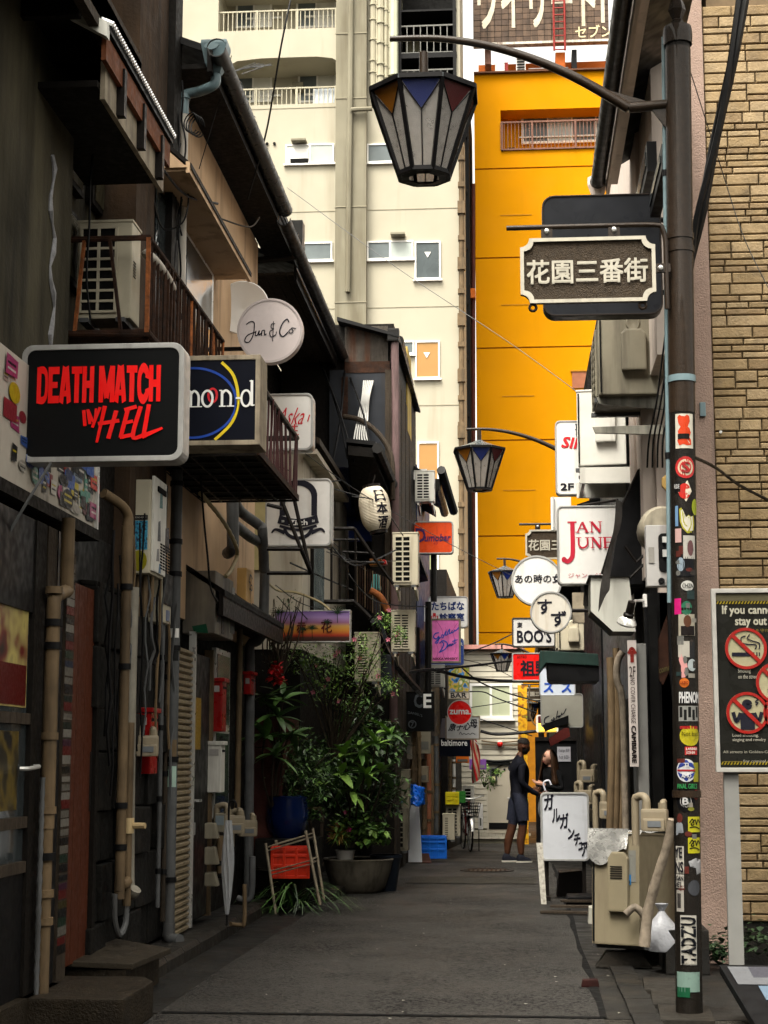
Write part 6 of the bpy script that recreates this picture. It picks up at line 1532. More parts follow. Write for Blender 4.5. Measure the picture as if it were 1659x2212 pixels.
gu = ac_unit('beige ground air conditioner with silver foil over its top by the lamp post', (0.83, 12.5, 0.15), 0.78, 0.77, 0.36, rzA, 'beige', 12, 1, True, 0, 0.9, tilt=-0.05)
bm_ = MB()
G = []
for i in range(13):
 row = []
 for j in range(15):
  s, q = i / 12, j / 14
  x = -0.2 + 0.61 * s
  y = -0.21 + 0.40 * q
  z = 0.796 + 0.008 * sin(9 * s + 5 * q) + 0.006 * sin(17 * q)
  if x > 0.395: z -= (x - 0.395) * 2; x = 0.402
  if y < -0.175:
   z -= (-0.175 - y) * 5 * (0.6 + 0.4 * sin(3 * s)); y = -0.185
  row.append((x, y, z))
 G.append(row)
bm_.sheet(G)
gl = wm(gu)
bm_.v = [gl @ p for p in bm_.v]
foil = M('bubble_foil', (0.55, 0.55, 0.53), 0.3, 0.15, 10, 0.4, 120, metal=0.7)
tag(bm_.build('foil_sheet', foil, None, True, fix=False), 'crumpled silver bubble foil draped over the beige ground air conditioner', 'foil')
bm_ = MB()
G = [[(0.405 + 0.012 * sin(4 * q + s * 3) + 0.02 * s, -0.2 + 0.3 * q, 0.81 - (0.2 + 0.06 * sin(5 * q)) * s) for q in [j / 10 for j in range(11)]] for s in [i / 8 for i in range(9)]]
bm_.sheet(G)
bm_.v = [gl @ p for p in bm_.v]
tag(bm_.build('foil_flap', foil, None, True, fix=False), 'torn flap of silver foil hanging over the corner of the beige unit', 'foil')
def on_ac(x, y, z): return gl @ Vector((x, y, z))
MB().extr([on_ac(0.392, 0.06, 0.42), on_ac(0.392, 0.12, 0.42), on_ac(0.392, 0.12, 0.49), on_ac(0.392, 0.06, 0.49)], gl.to_3x3() @ Vector((0.003, 0, 0))).build('sticker', SM('#2f7fc0'), gu)
def acmap(s, q, d=0.0): return on_ac(0.396, 0.065 + 0.05 * s, 0.43 + 0.02 * q)
lettering('R32', INK, gu, acmap, 0.02)
MB().extr([on_ac(0.392, 0.10, 0.44), on_ac(0.392, 0.155, 0.44), on_ac(0.392, 0.155, 0.66), on_ac(0.392, 0.10, 0.66)], gl.to_3x3() @ Vector((0.002, 0, 0))).build('data_label', SM('#8d8d86'), gu)
for k in range(6):
 MB().extr([on_ac(0.442, -0.02, 0.46 + 0.016 * k), on_ac(0.442, 0.07, 0.46 + 0.016 * k), on_ac(0.442, 0.07, 0.467 + 0.016 * k), on_ac(0.442, -0.02, 0.467 + 0.016 * k)], gl.to_3x3() @ Vector((0.003, 0, 0))).build('vent_slot', MA_DARK, gu)
for sx_, sy_ in ((-0.24, 0.0), (0.24, 0.0)):
 p = on_ac(sx_, sy_, 0)
 tag(MB().extr([(p.x - 0.2, p.y - 0.06, 0.005), (p.x + 0.2, p.y - 0.06, 0.005), (p.x + 0.12, p.y - 0.06, 0.115), (p.x - 0.12, p.y - 0.06, 0.115)], (0, 0.12, 0)).build('concrete_block', M('kerb_concrete')), 'concrete block foot under the %s end of the beige ground unit' % ('far' if sx_ < 0 else 'near'), 'block')
# == left foreground clutter
def pipe(name, label, cat, pts, r, mat, n=10, smooth=4, par=None, bands=0, bmat=None):
 P = smoothpts(pts, smooth) if smooth and len(pts) > 2 else [Vector(p) for p in pts]
 if par is not None:
  return MB().tube(P, r, n).build(name, mat, par, True)
 if not bands:
  return tag(MB().tube(P, r, n).build(name, mat, None, True), label, cat)
 t = thing(name, label, cat, P[-1])
 MB().tube(P, r, n).build('tube', mat, t, True)
 for i in range(bands):
  q = P[int((i + 0.5) * (len(P) - 1) / bands)] if len(P) > 4 else P[0].lerp(P[-1], (i + 0.5) / bands)
  MB().cyl(q - Vector((0, 0, 0.02)), q + Vector((0, 0, 0.02)), r * 1.25, n=n).build('band', bmat or MA_BLACK, t, True)
 return t
def col(u0, v0, v1, X, k=2):
 a = onx(u0, v0, X)
 zb = at(u0, v1, a.y).z
 return [Vector((X, a.y, a.z + (zb - a.z) * i / (k - 1))) for i in range(k)]
st = thing('concrete_step', 'wide dark concrete step at the bottom left corner of the picture', 'step', (-2.5, 9.6, 0))
MB().extr([(-3.0, 9.0, 0), (-2.12, 9.0, 0), (-2.12, 9.75, 0), (-2.22, 9.95, 0), (-3.0, 9.95, 0)], (0, 0, 0.2)).build('block', M('step_concrete', (0.018, 0.0135, 0.0085), 0.6, 0.4, 7, 0.8, 60, dirt=0.5, streak=False), st, bev=0.012)
MB().extr([(-2.8, 10.2, 0.22), (-2.36, 10.25, 0.2), (-2.3, 11.1, 0.2), (-2.72, 11.3, 0.24)], (0, 0, 0.035)).build('ramp_slab', M('slab_concrete', (0.028, 0.0225, 0.0155), 0.6, 0.35, 5, 0.4, 60, dirt=0.4, streak=False), st, bev=0.008)
MB().box(-2.78, -2.4, 10.25, 11.2, 0.0, 0.2).build('ramp_base', M('step_concrete'), st)
XD = -2.72
dr = thing('brown_door', 'reddish brown plank door at the left behind beige pipes', 'door', onx(150, 2065, XD))
a, b = onx(112, 1345, XD), onx(186, 2065, XD)
zt1, zb1 = 2.55, 0.24
n = 5
for i in range(n):
 y0, y1 = a.y + (b.y - a.y) * i / n, a.y + (b.y - a.y) * (i + 1) / n
 MB().box(XD - 0.05, XD, y0 + 0.003, y1 - 0.003, zb1, zt1).build('plank', M('red_brown_wood', (0.06, 0.016, 0.007), 0.55, 0.3, 8, 0.2, 30, stretch=(6, 6, 0.4)), dr)
MB().box(XD - 0.06, XD + 0.03, b.y, b.y + 0.07, zb1, zt1 + 0.06).build('frame', MA_WOODD, dr)
MB().box(XD - 0.06, XD + 0.03, a.y - 0.06, a.y, zb1, zt1 + 0.06).build('frame', MA_WOODD, dr)
sw = thing('stone_facing', 'rough dark stone block facing beside the brown door', 'wall', (XD, 11.8, 0))
rr = random.Random(11)
y0s, y1s = onx(192, 1700, XD).y, onx(368, 1700, XD).y
z = 0.12
while z < 2.6:
 h = rr.uniform(0.2, 0.42)
 y = y0s
 while y < y1s:
  w_ = min(rr.uniform(0.25, 0.6), y1s - y)
  mb = MB().box(XD - 0.1, XD + rr.uniform(-0.03, 0.035), y + 0.006, y + w_ - 0.006, z + 0.005, min(2.62, z + h) - 0.006)
  for p in mb.v: p.x += rr.uniform(-0.012, 0.012); p.z += rr.uniform(-0.01, 0.01)
  mb.build('stone', MA_STONE, sw, bev=0.012)
  y += w_
 z += h
XF = -2.7
fa = thing('fascia_board', 'white fascia board plastered with stickers below the DEATH MATCH sign', 'board', onx(120, 1080, XF))
f0, f1 = onx(-20, 1000, XF).y, onx(207, 1000, XF).y
fz0, fz1 = onx(205, 1146, XF).z, onx(205, 1146, XF).z + 0.72
MB().box(XF - 0.3, XF, f0, f1, fz0, fz1).build('board', M('board_white', (0.36, 0.33, 0.28), 0.6, 0.1, 4, dirt=0.4), fa)
MB().box(XF - 0.35, XF + 0.03, f0, f1 + 0.03, fz0 - 0.07, fz0).build('lower_trim', MA_WOODD, fa)
MB().box(XF - 0.3, XF + 0.02, f1, f1 + 0.03, fz0, fz1).build('edge_trim', MA_ALU, fa)
cols_ = ['#17171a', '#b8a51c', '#8a2a34', '#c23a2a', '#3a5aa0', '#6a7a8a', '#c8c4ba', '#2a2a30', '#a03a6a', '#4a8a7a', '#2a2a2a', '#9a948a', '#6a3a3a', '#303a5a', '#191919', '#101418']
for i in range(110):
 y = rr.triangular(f0 + 0.05, f1 - 0.1, f1 - 0.3); z = rr.uniform(fz0 + 0.03, fz0 + 0.6)
 w_, h = rr.uniform(0.08, 0.26), rr.uniform(0.05, 0.12)
 c_ = rr.choice(cols_)
 d_ = 0.0006 + 0.0001 * i
 if rr.random() < 0.3:
  k = [(y + w_ / 2 * (1 + cos(2 * pi * j / 14)), z + h / 2 * (1 + sin(2 * pi * j / 14))) for j in range(14)]
 else:
  sh = rr.uniform(-0.01, 0.01)
  k = [(y, z), (y + w_, z + sh), (y + w_ + sh, z + h), (y + sh, z + h + sh)]
 o = MB().extr([(XF + d_, a_, b_) for a_, b_ in k], (0.0004, 0, 0)).build('sticker', SM(c_), fa)
 if rr.random() < 0.5:
  for q in range(2):
   zz = z + h * (0.3 + 0.3 * q)
   MB().box(XF + d_ + 0.0004, XF + d_ + 0.0008, y + w_ * 0.15, y + w_ * 0.85, zz, zz + h * 0.12).build('print', SM(rr.choice(('#c8c4ba', '#15151a', '#b8a51c'))), o)
bf = thing('timber_shopfront', 'black timber bar front with poster window at the left edge', 'shop front', (XD, 9.3, 0.2))
XS = -2.7
def yv(u, v=1500): return onx(u, v, XS).y
for u0, u1, m_ in ((62, 84, MA_WOODD), (88, 108, MA_WOODG), (110, 124, MA_BLACK)):
 MB().box(XS - 0.08, XS + 0.02, yv(u0), yv(u1), 0.2, 2.8).build('post', m_, bf)
MB().box(XS - 0.08, XS + 0.01, yv(-60), yv(128), 2.28, 2.8).build('lintel', MA_BLACK, bf)
MB().box(XS - 0.05, XS - 0.01, yv(-60), yv(62), 0.9, 2.3).build('glass', M('dark_glass'), bf)
pm = mosaic('poster_print', ('#120d08', '#5a1410', '#8a7a4a', '#a89a5a', '#1c1a14'), 4.5)
MB().box(XS - 0.01, XS - 0.004, yv(-60), yv(58), 1.75, 2.32).build('poster', pm, bf)
MB().box(XS - 0.01, XS - 0.002, yv(-60), yv(56), 1.76, 1.98).build('poster_band', SM('#5a0f0c'), bf)
MB().box(XS - 0.01, XS - 0.004, yv(-60), yv(45), 1.2, 1.62).build('lower_poster', mosaic('lower_poster_print', ('#080808', '#2a2410', '#5a4a14', '#0a0a0a'), 6), bf)
for z in (1.66, 1.1, 0.86):
 MB().box(XS - 0.06, XS + 0.015, yv(-60), yv(62), z, z + 0.06).build('rail', MA_WOODG, bf)
MB().box(XS - 0.06, XS + 0.0, yv(-60), yv(62), 0.2, 0.86).build('kick_board', MA_BLACK, bf)
MB().tube(smoothpts([(XS + 0.02, yv(40), 1.42), (XS + 0.06, yv(44), 1.42), (XS + 0.06, yv(66), 1.43), (XS + 0.02, yv(70), 1.43)], 4), 0.012, 8).build('handle', MA_ALU, bf, True)
MB().box(XS - 0.1, XS + 0.06, yv(-60), yv(125), 0.02, 0.2).build('plinth', M('step_concrete'), bf)
MB().box(XS, XS + 0.004, yv(78) - 0.2, yv(78), 2.3, 2.55).build('notice', SM('#8a7078'), bf)
y0_, y1_ = yv(127), yv(146)
MB().box(XS - 0.05, XS + 0.03, y0_, y1_, 0.2, 2.7).build('narrow_post', MA_WOODG, bf)
for i in range(44):
 z = 0.35 + i * 0.052
 MB().box(XS + 0.03, XS + 0.032 + 0.0004 * (i % 5), y0_ + 0.005, y1_ - 0.005 - rr.uniform(0, 0.02), z, z + rr.uniform(0.03, 0.06)).build('sticker', SM(rr.choice(['#5a1512', '#6a665e', '#1c3024', '#3a1a2e', '#1a2a40', '#807c74', '#18181a', '#2a2a28', '#3a3214', '#14201a', '#101010', '#141210'])), bf)
XP = -2.62
t = thing('drain_pipe', 'beige drain pipe with elbows in front of the brown door', 'pipe', ong(115, 2100))
P = col(148, 1120, 1262, XP) + [onx(144, 1275, XP), onx(128, 1283, XP), onx(118, 1292, XP)] + col(116, 1310, 1790, XP)
P2 = smoothpts([P[0], P[1]] + P[2:5] + [P[5]], 4) + [P[6]]
MB().tube(P2, 0.04, 10).build('upper_pipe', MA_PIPEC, t, True)
q = P[6]
MB().tube([q, (q.x, q.y, 0.02)], 0.034, 10).build('lower_pipe', MA_PIPEC, t, True)
for v in (1275, 1345, 1395, 1590, 1750, 1850, 1930, 1990):
 z = at(112, v, q.y).z
 MB().cyl((q.x, q.y, z - 0.02), (q.x, q.y, z + 0.02), 0.05, n=12).build('collar', MA_BLACK if v in (1345, 1395, 1850) else MA_PIPEC, t, True)
hb = [Vector((q.x - 0.02, q.y - 0.05, 0.05 + i * 0.04)) for i in range(34)]
pipe('flexible_hose', 'ribbed grey hose strapped along the beige drain pipe', 'hose', hb, [0.013 + 0.004 * (i % 2) for i in range(34)], MA_PIPEG, smooth=0)
t = thing('twin_pipes', 'pair of beige pipes with valve running down beside the red letter box', 'pipe', ong(255, 2040, 0.1))
XQ = -2.6
a = onx(276, 1140, XQ)
y1 = a.y
zz = lambda v: at(270, v, y1).z
MB().tube([(XQ, y1, zz(1135)), (XQ, y1, zz(1270))], 0.04, 10).build('upper_pipe', MA_PIPEC, t, True)
MB().tube(smoothpts([(XQ, y1, zz(1140)), (XQ, y1, zz(1115)), (XQ - 0.03, y1 - .06, zz(1095)), (XQ - 0.12, y1 - 0.2, zz(1075))], 4), 0.034, 10).build('top_bend', MA_PIPEC, t, True)
MB().tube(smoothpts([(XQ, y1, zz(1260)), (XQ, y1, zz(1890)), (XQ, y1, zz(1905)), (XQ + 0.02, y1 + 0.05, zz(1912)), (XQ + 0.03, y1 + 0.1, zz(1905))], 3), 0.034, 10).build('long_pipe', MA_PIPEC, t, True)
MB().tube([(XQ + 0.02, y1 + 0.12, zz(1560)), (XQ + 0.02, y1 + 0.12, zz(1960))], 0.028, 10).build('side_pipe', MA_PIPEC, t, True)
MB().tube(smoothpts([(XQ - 0.02, y1 + 0.28, zz(1260)), (XQ - 0.02, y1 + 0.26, zz(1500)), (XQ, y1 + 0.24, zz(1900)), (XQ + 0.03, y1 + 0.22, zz(1935)), (XQ + 0.06, y1 + 0.2, zz(1925))], 4), 0.042, 10).build('lagged_pipe', M('lagging', (0.2, 0.185, 0.15), 0.7, 0.2, 7, 0.5, 30, dirt=0.5), t, True)
MB().tube(smoothpts([(XQ + 0.02, y1 + 0.12, zz(1955)), (XQ + 0.02, y1 + 0.1, zz(2000)), (XQ + 0.0, y1 + 0.02, zz(2020)), (XQ - 0.02, y1 - 0.03, zz(1985)), (XQ - 0.02, y1 - 0.04, zz(1930))], 5), 0.02, 8).build('flexible_bend', MA_PIPEG, t, True)
for v in (1268, 1440, 1740, 1830):
 MB().cyl((XQ, y1, zz(v) - 0.02), (XQ, y1, zz(v) + 0.02), 0.043, n=12).build('collar', MA_BLACK, t, True)
vz = zz(1785)
MB().cyl((XQ + 0.02, y1 + 0.12, vz), (XQ + 0.14, y1 + 0.1, vz), 0.02, n=8).cyl((XQ + 0.02, y1 + 0.12, vz - 0.05), (XQ + 0.02, y1 + 0.12, vz + 0.05), 0.04, n=10).build('valve', M('brass_beige', (0.4, 0.3, 0.16), 0.5, 0.2, 8), t, True)
XH = -2.42
def cornerbox(label, name, cat, u0, uc, u1, v0, v1, Y, mat, dpx=None):
 pa_, pc = at(u0, (v0 + v1) / 2, Y), at(uc, (v0 + v1) / 2, Y)
 Y1 = onx(u1, (v0 + v1) / 2, pc.x).y
 z0_, z1_ = at(uc, v1, Y).z, at(uc, v0, Y).z
 t = thing(name, label, cat, (pc.x, Y, z0_))
 MB().box(pa_.x, pc.x, Y, Y1, z0_, z1_).build('case', mat, t, bev=0.012)
 return t, pa_.x, pc.x, Y, Y1, z0_, z1_
t, xa_, xc_, ya_, yb_, z0_, z1_ = cornerbox('beige gas water heater covered in stickers high on the dark wall', 'water_heater', 'water heater', 279, 325, 355, 1035, 1238, 11.6, AC_C['cream'])
MB().box(xc_, xc_ + 0.02, ya_ + 0.02, yb_ - 0.02, z0_ + 0.02, z1_ + 0.03).build('front_panel', AC_C['white'], t, bev=0.008)
MB().box(xc_ + 0.02, xc_ + 0.03, ya_ + 0.12, yb_ - 0.08, z1_ - 0.07, z1_ - 0.03).build('vent', MA_DARK, t)
for i in range(4):
 for j in range(9):
  MB().box(xc_ + 0.02, xc_ + 0.024, ya_ + 0.25 + i * 0.09, ya_ + 0.31 + i * 0.09, z0_ + 0.06 + j * 0.022, z0_ + 0.072 + j * 0.022).build('louvre', MA_DARK, t)
MB().box(xa_ + 0.01, xc_ - 0.02, ya_ - 0.003, ya_, z0_ + 0.17, z0_ + 0.38).build('sticker', mosaic('blue_doodle', ('#0a1016', '#1a5a80', '#3a9ab8', '#0c1418'), 45), t)
MB().box(xa_ + 0.01, xc_ - 0.02, ya_ - 0.003, ya_, z0_ + 0.385, z0_ + 0.42).build('sticker', SM('#15151a'), t)
lettering('TALKING HEADS', SM('#c8c4ba'), t, flat(xa_ + 0.02, xc_ - 0.03, z0_ + 0.395, z0_ + 0.41, ya_ - 0.003), 0.0)
MB().prism(disc(xa_ + 0.075, z0_ + 0.09, 0.06, 16, 0.075), ya_ - 0.003, ya_).build('sticker', SM('#a8a01c'), t)
for (y_, z_, w_, h_, c_) in ((0.2, 0.5, 0.1, 0.14, '#5a8a8a'), (0.15, 0.25, 0.1, 0.16, '#4a4a50'), (0.4, 0.2, 0.16, 0.2, '#3a3030'), (0.12, 0.1, 0.1, 0.1, '#8a8a8a'), (0.2, 0.02, 0.08, 0.08, '#4a7aa0')):
 MB().extr([(xc_ + 0.021, ya_ + y_, z0_ + z_), (xc_ + 0.021, ya_ + y_ + w_, z0_ + z_ + 0.01), (xc_ + 0.021, ya_ + y_ + w_ * .8, z0_ + z_ + h_), (xc_ + 0.021, ya_ + y_ + .02, z0_ + z_ + h_ * .9)], (0.0015, 0, 0)).build('sticker', SM(c_), t)
for k in range(3):
 MB().tube([(xa_ + 0.05 + 0.04 * k, ya_ + 0.1 + 0.05 * k, z0_), (xa_ + 0.05 + 0.04 * k, ya_ + 0.1 + 0.05 * k, z0_ - 0.3)], 0.016 + 0.006 * (k == 1), 8).build('water_pipe', MA_PIPEC, t, True)
t, xa_, xc_, ya_, yb_, z0_, z1_ = cornerbox('cream boiler casing with black front under the water heater', 'boiler', 'boiler', 308, 350, 370, 1235, 1343, 12.2, AC_C['cream'])
MB().box(xc_, xc_ + 0.012, ya_ + 0.02, yb_ - 0.02, z0_ + 0.14, z1_).build('black_front', MA_BLACK, t)
MB().box(xc_, xc_ + 0.013, ya_ + 0.15, yb_ - 0.1, z0_ + 0.02, z0_ + 0.1).build('maker_label', SM('#8a94b0'), t)
t, xa_, xc_, ya_, yb_, z0_, z1_ = cornerbox('large grimy metal duct box with torn stickers above the shutter', 'duct_box', 'duct box', 395, 465, 504, 1232, 1368, 13.6, M('grimy_panel', (0.16, 0.14, 0.11), 0.6, 0.25, 3, dirt=0.7, dsc=2.2, dcol=(0.05, 0.045, 0.04)))
for (z_, y_, h_, w_, c_) in ((0.1, 0.1, 0.3, 0.16, '#5a5a5a'), (0.2, 0.5, 0.2, 0.2, '#8a3a60'), (0.06, 0.75, 0.3, 0.2, '#6a6a66'), (0.02, 0.3, 0.2, 0.12, '#33302c'), (0.33, 0.8, 0.14, 0.14, '#9a9a96')):
 MB().box(xc_, xc_ + 0.003, ya_ + y_, ya_ + y_ + w_, z0_ + z_, z0_ + z_ + h_).build('sticker', SM(c_), t)
MB().prism([(xa_ + 0.08, z0_ + 0.06), (xa_ + 0.2, z0_ + 0.08), (xa_ + 0.22, z0_ + 0.0), (xa_ + 0.1, z0_ + 0.01)], ya_ - 0.003, ya_).build('sticker', SM('#1f5a40'), t)
t, xa_, xc_, ya_, yb_, z0_, z1_ = cornerbox('small ochre light box with a line drawn face', 'light_box', 'sign', 511, 532, 545, 1226, 1345, 15.6, M('ochre_board', (0.5, 0.3, 0.1), 0.5, 0.12, 5, dirt=0.2))
fz = lambda s, q, d=0: Vector((xc_ + 0.004 + d, ya_ + (yb_ - ya_) * s, z0_ + (z1_ - z0_) * q))
strokes([(circle(0.45, 0.7, 0.13, n=10, ry=0.07), 0.03), (circle(0.7, 0.68, 0.13, n=10, ry=0.05), 0.03), ([(0.25, 0.75), (0.5, 0.9), (0.85, 0.85)], 0.04), ([(0.6, 0.65), (0.5, 0.4), (0.65, 0.38)], 0.03), ([(0.35, 0.22), (0.5, 0.28), (0.7, 0.25), (0.55, 0.18), (0.4, 0.2)], 0.03)], INK, t, fz, 0.6)
def letter_box(label, u0, uc, u1, v0, v1, Y, mat):
 t, xa_, xc_, ya_, yb_, z0_, z1_ = cornerbox(label, 'letter_box', 'letter box', u0, uc, u1, v0, v1, Y, mat)
 MB().box(xa_ - 0.01, xc_ + 0.02, ya_ - 0.012, yb_ + 0.012, z1_ - 0.01, z1_ + 0.025).build('lid', mat, t, bev=0.008)
 MB().box(xa_ + 0.02, xa_ + (xc_ - xa_) * .8, ya_ - 0.004, ya_, z1_ - 0.1, z1_ - 0.045).build('label_plate', SM('#b8b4b0'), t)
 MB().box(xc_, xc_ + 0.004, ya_ + 0.03, yb_ - 0.03, z1_ - 0.07, z1_ - 0.05).build('slot', MA_DARK, t)
 return t
MR = M('letter_box_red', (0.25, 0.005, 0.005), 0.35, 0.12, 5, dirt=0.25)
t = letter_box('red letter box behind the gas meter, stickers on its front', 281, 325, 341, 1536, 1672, 12.0, MR)
letter_box('red letter box beside the grey door, hung at head height', 449, 480, 489, 1470, 1580, 14.5, MR)
letter_box('farther red letter box next to the leafy shrub', 526, 542, 552, 1455, 1500, 16.3, MR)
letter_box('white letter box with rust stains under the red one', 447, 478, 486, 1607, 1712, 14.4, AC_C['white'])
MG = M('gas_meter_cream', (0.21, 0.175, 0.12), 0.5, 0.08, 6, dirt=0.25)
def gas_meter(label, c, s=1.0, rz=0.0):
 t = thing('gas_meter', label, 'gas meter', (0, 0, 0), 0, 'gas meters')
 MB().box(-0.09, 0.09, -0.06, 0.06, 0, 0.15).build('body', MG, t, bev=0.02)
 MB().box(-0.075, 0.075, -0.085, -0.055, 0.0, 0.085).build('front', MG, t, bev=0.012)
 MB().box(-0.04, 0.05, -0.09, -0.083, 0.03, 0.07).build('dial', M('meter_dial', (0.12, 0.13, 0.14), 0.2), t)
 for x in (-0.055, 0.055):
  MB().cyl((x, 0, 0.14), (x, 0, 0.19), 0.03, n=12).build('union', MG, t, True)
 MB().tube(smoothpts([(-0.055, 0, 0.17), (-0.055, 0, 0.2), (-0.065, 0.01, 0.225), (-0.09, 0.03, 0.235), (-0.125, 0.05, 0.225), (-0.14, 0.06, 0.19), (-0.14, 0.06, -0.1)], 4), 0.028, 10).build('inlet_pipe', MG, t, True)
 MB().tube(smoothpts([(0.055, 0, 0.18), (0.055, 0.005, 0.19), (0.055, 0.04, 0.195), (0.055, 0.1, 0.195)], 4), 0.021, 10).build('outlet_pipe', MG, t, True)
 t.location, t.scale, t.rotation_euler = c, (s, s, s), (0, 0, rz)
 return t
gas_meter('gas meter mounted in front of the first red letter box', at(314, 1634, 11.85), 1.0, 0.3)
gas_meter('gas meter cluster member nearest the plastic umbrella', at(505, 1800, 14.2), 1.0, 0.3)
gas_meter('gas meter behind its twin beside the shrubs', at(534, 1806, 15.0), 0.95, 0.3)
t, xa_, xc_, ya_, yb_, z0_, z1_ = cornerbox('small grey electric meter box left of the gas meters', 'electric_meter', 'meter', 463, 486, 493, 1757, 1798, 14.1, AC_C['grimy'])
MB().box(xa_ + 0.01, xc_ - 0.01, ya_ - 0.004, ya_, z0_ + 0.06, z1_ - 0.02).build('display', SM('#8a98a0'), t)
for k, (v0_, v1_) in enumerate(((1778, 1812), (1830, 1868), (1885, 1915))):
 p = at(452, v0_, 13.9); q = at(452, v1_, 13.9)
 tag(MB().extr([(p.x - 0.04, 13.9, q.z), (p.x + 0.07, 13.9, q.z), (p.x + 0.04, 13.9, p.z), (p.x - 0.04, 13.9, p.z)], (0, 0.12, 0)).build('vent_cowl', AC_C['grimy'], None, bev=0.01), ['upper', 'middle', 'lowest'][k] + ' beige vent cowl on the wall beside the steel door', 'vent')
pipe('gas_pipe', 'beige pipe with round valve below the electric meter box', 'pipe', [at(475, 1805, 14.1), at(475, 1880, 14.1), at(476, 1890, 14.1), at(486, 1892, 14.1)], 0.03, MA_PIPEC, bands=2)
pipe('gas_pipe', 'dark lower elbow pipe near the ground under the gas meters', 'pipe', [at(545, 1850, 14.9), at(543, 1930, 14.9), at(530, 1945, 14.9), at(512, 1940, 14.9)], 0.03, MA_PIPEG)
pipe('gas_pipe', 'thin cream pipe bending along the kerb below the umbrella', 'pipe', [at(528, 1910, 14.3), at(528, 1990, 14.3), at(520, 1998, 14.3), at(498, 1996, 14.2)], 0.018, MA_PIPEC)
XS2 = -2.68
sh = thing('roller_shutter', 'narrow beige corrugated roller shutter behind the long grey downpipe', 'shutter', onx(390, 2010, XS2))
s0, s1 = onx(375, 1700, XS2).y, onx(411, 1700, XS2).y
nz = 46
sl0 = None
for i in range(nz):
 z0 = 0.14 + (2.5 - 0.14) * i / nz
 hz = (2.5 - 0.14) / nz
 if sl0 is None:
  sl0 = MB().extr([(XS2 - 0.02, s0, 0), (XS2 + 0.008, s0, hz * 0.3), (XS2 + 0.008, s0, hz * 0.7), (XS2 - 0.02, s0, hz)], (0, s1 - s0, 0)).build('slat', M('shutter_beige', (0.21, 0.165, 0.1), 0.5, 0.15, 6, dirt=0.45), sh)
  sl0.location.z = 0
  base = z0
 else:
  clone(sl0, sh, (0, 0, z0 - base))
MB().box(XS2 - 0.03, XS2 + 0.025, s1, s1 + 0.05, 0.12, 2.52).build('guide_rail', MA_ALU, sh)
dr = thing('steel_door', 'dark grey steel door with lever handle next to the shutter', 'door', onx(425, 1990, XS2))
d0, d1 = s1 + 0.06, onx(452, 1700, XS2).y
MB().box(XS2 - 0.05, XS2 - 0.01, d0, d1, 0.16, 2.35).build('leaf', M('door_grey', (0.014, 0.013, 0.0125), 0.45, 0.15, 4), dr)
MB().box(XS2 - 0.06, XS2 + 0.02, d1, d1 + 0.05, 0.14, 2.42).build('frame', MA_PIPEC, dr)
MB().box(XS2 - 0.01, XS2 + 0.05, d0 + 0.06, d0 + 0.2, 1.12, 1.14).build('handle', MA_ALU, dr)
MB().box(XS2 - 0.01, XS2 + 0.004, d0 + 0.05, d0 + 0.17, 0.85, 0.95).build('letter_flap', MA_ALU, dr)
MB().box(XS2, XS2 + 0.01, d0 + 0.02, d0 + 0.3, 1.55, 1.98).build('yellow_notice', SM('#b08a14'), dr)
wn = thing('small_window', 'small framed window above the white letter box', 'window', onx(475, 1430, XS2))
w0_, w1_ = onx(461, 1500, XS2).y, onx(492, 1500, XS2).y
MB().box(XS2 - 0.02, XS2 + 0.02, w0_, w1_, 0.95, 2.45).build('frame', MA_ALU, wn)
MB().box(XS2 + 0.015, XS2 + 0.026, w0_ + 0.05, w1_ - 0.05, 1.0, 1.7).build('pane', MA_GLASSD, wn)
MB().box(XS2 + 0.015, XS2 + 0.026, w0_ + 0.05, w1_ - 0.05, 1.78, 2.4).build('pane', MA_GLASSD, wn)
pipe('conduit', 'thin grey conduit left of the long downpipe', 'pipe', col(352, 1345, 1960, -2.68), 0.018, MA_PIPEG, bands=4)
pipe('conduit', 'brown conduit running beside the thin grey one', 'pipe', col(363, 1360, 1990, -2.7), 0.02, MA_WOODG, bands=3)
pipe('downpipe', 'crooked grey downpipe in front of the leafy shrub', 'pipe', [at(572, 1230, 16.5), at(570, 1320, 16.5), at(568, 1365, 16.5), at(556, 1385, 16.5), at(540, 1395, 16.5), at(540, 1450, 16.5), at(538, 1700, 16.5), at(536, 1960, 16.5)], 0.05, MA_PIPEG, smooth=3)
pipe('downpipe', 'beige stained pipe beside the farther red letter box', 'pipe', [at(518, 1350, 15.8), at(516, 1500, 15.8), at(512, 1760, 15.8)], 0.03, MA_PIPEC)
pipe('vent_pipe', 'stubby grey vent pipe rising from the lower roof', 'pipe', [at(502, 1085, 14.6), at(503, 1160, 14.6), at(502, 1185, 14.6), at(492, 1195, 14.8)], 0.055, MA_PIPEG)
pipe('vent_pipe', 'dark bent vent pipe below the mesh balcony', 'pipe', [at(505, 1075, 15.0), at(520, 1105, 15.3), at(560, 1135, 15.6), at(567, 1150, 15.6), at(570, 1230, 15.9)], 0.05, MA_PIPEG)
pipe('vent_pipe', 'second dark pipe joining the crooked downpipe', 'pipe', [at(503, 1130, 14.8), at(540, 1160, 15.4), at(567, 1180, 15.9), at(571, 1230, 16.3)], 0.05, MA_PIPEG)
hz_ = smoothpts([at(432, 1065, 13.2), at(450, 1085, 13.4), at(485, 1130, 13.8), at(508, 1175, 14.2), at(512, 1200, 14.4), at(500, 1230, 14.2), at(488, 1245, 14.0)], 8)
pipe('flexible_conduit', 'yellowish ribbed conduit hanging in a loop below the mesh balcony', 'conduit', hz_, [0.016 + 0.004 * (i % 2) for i in range(len(hz_))], M('yellowed_conduit', (0.34, 0.28, 0.15), 0.5), smooth=0)
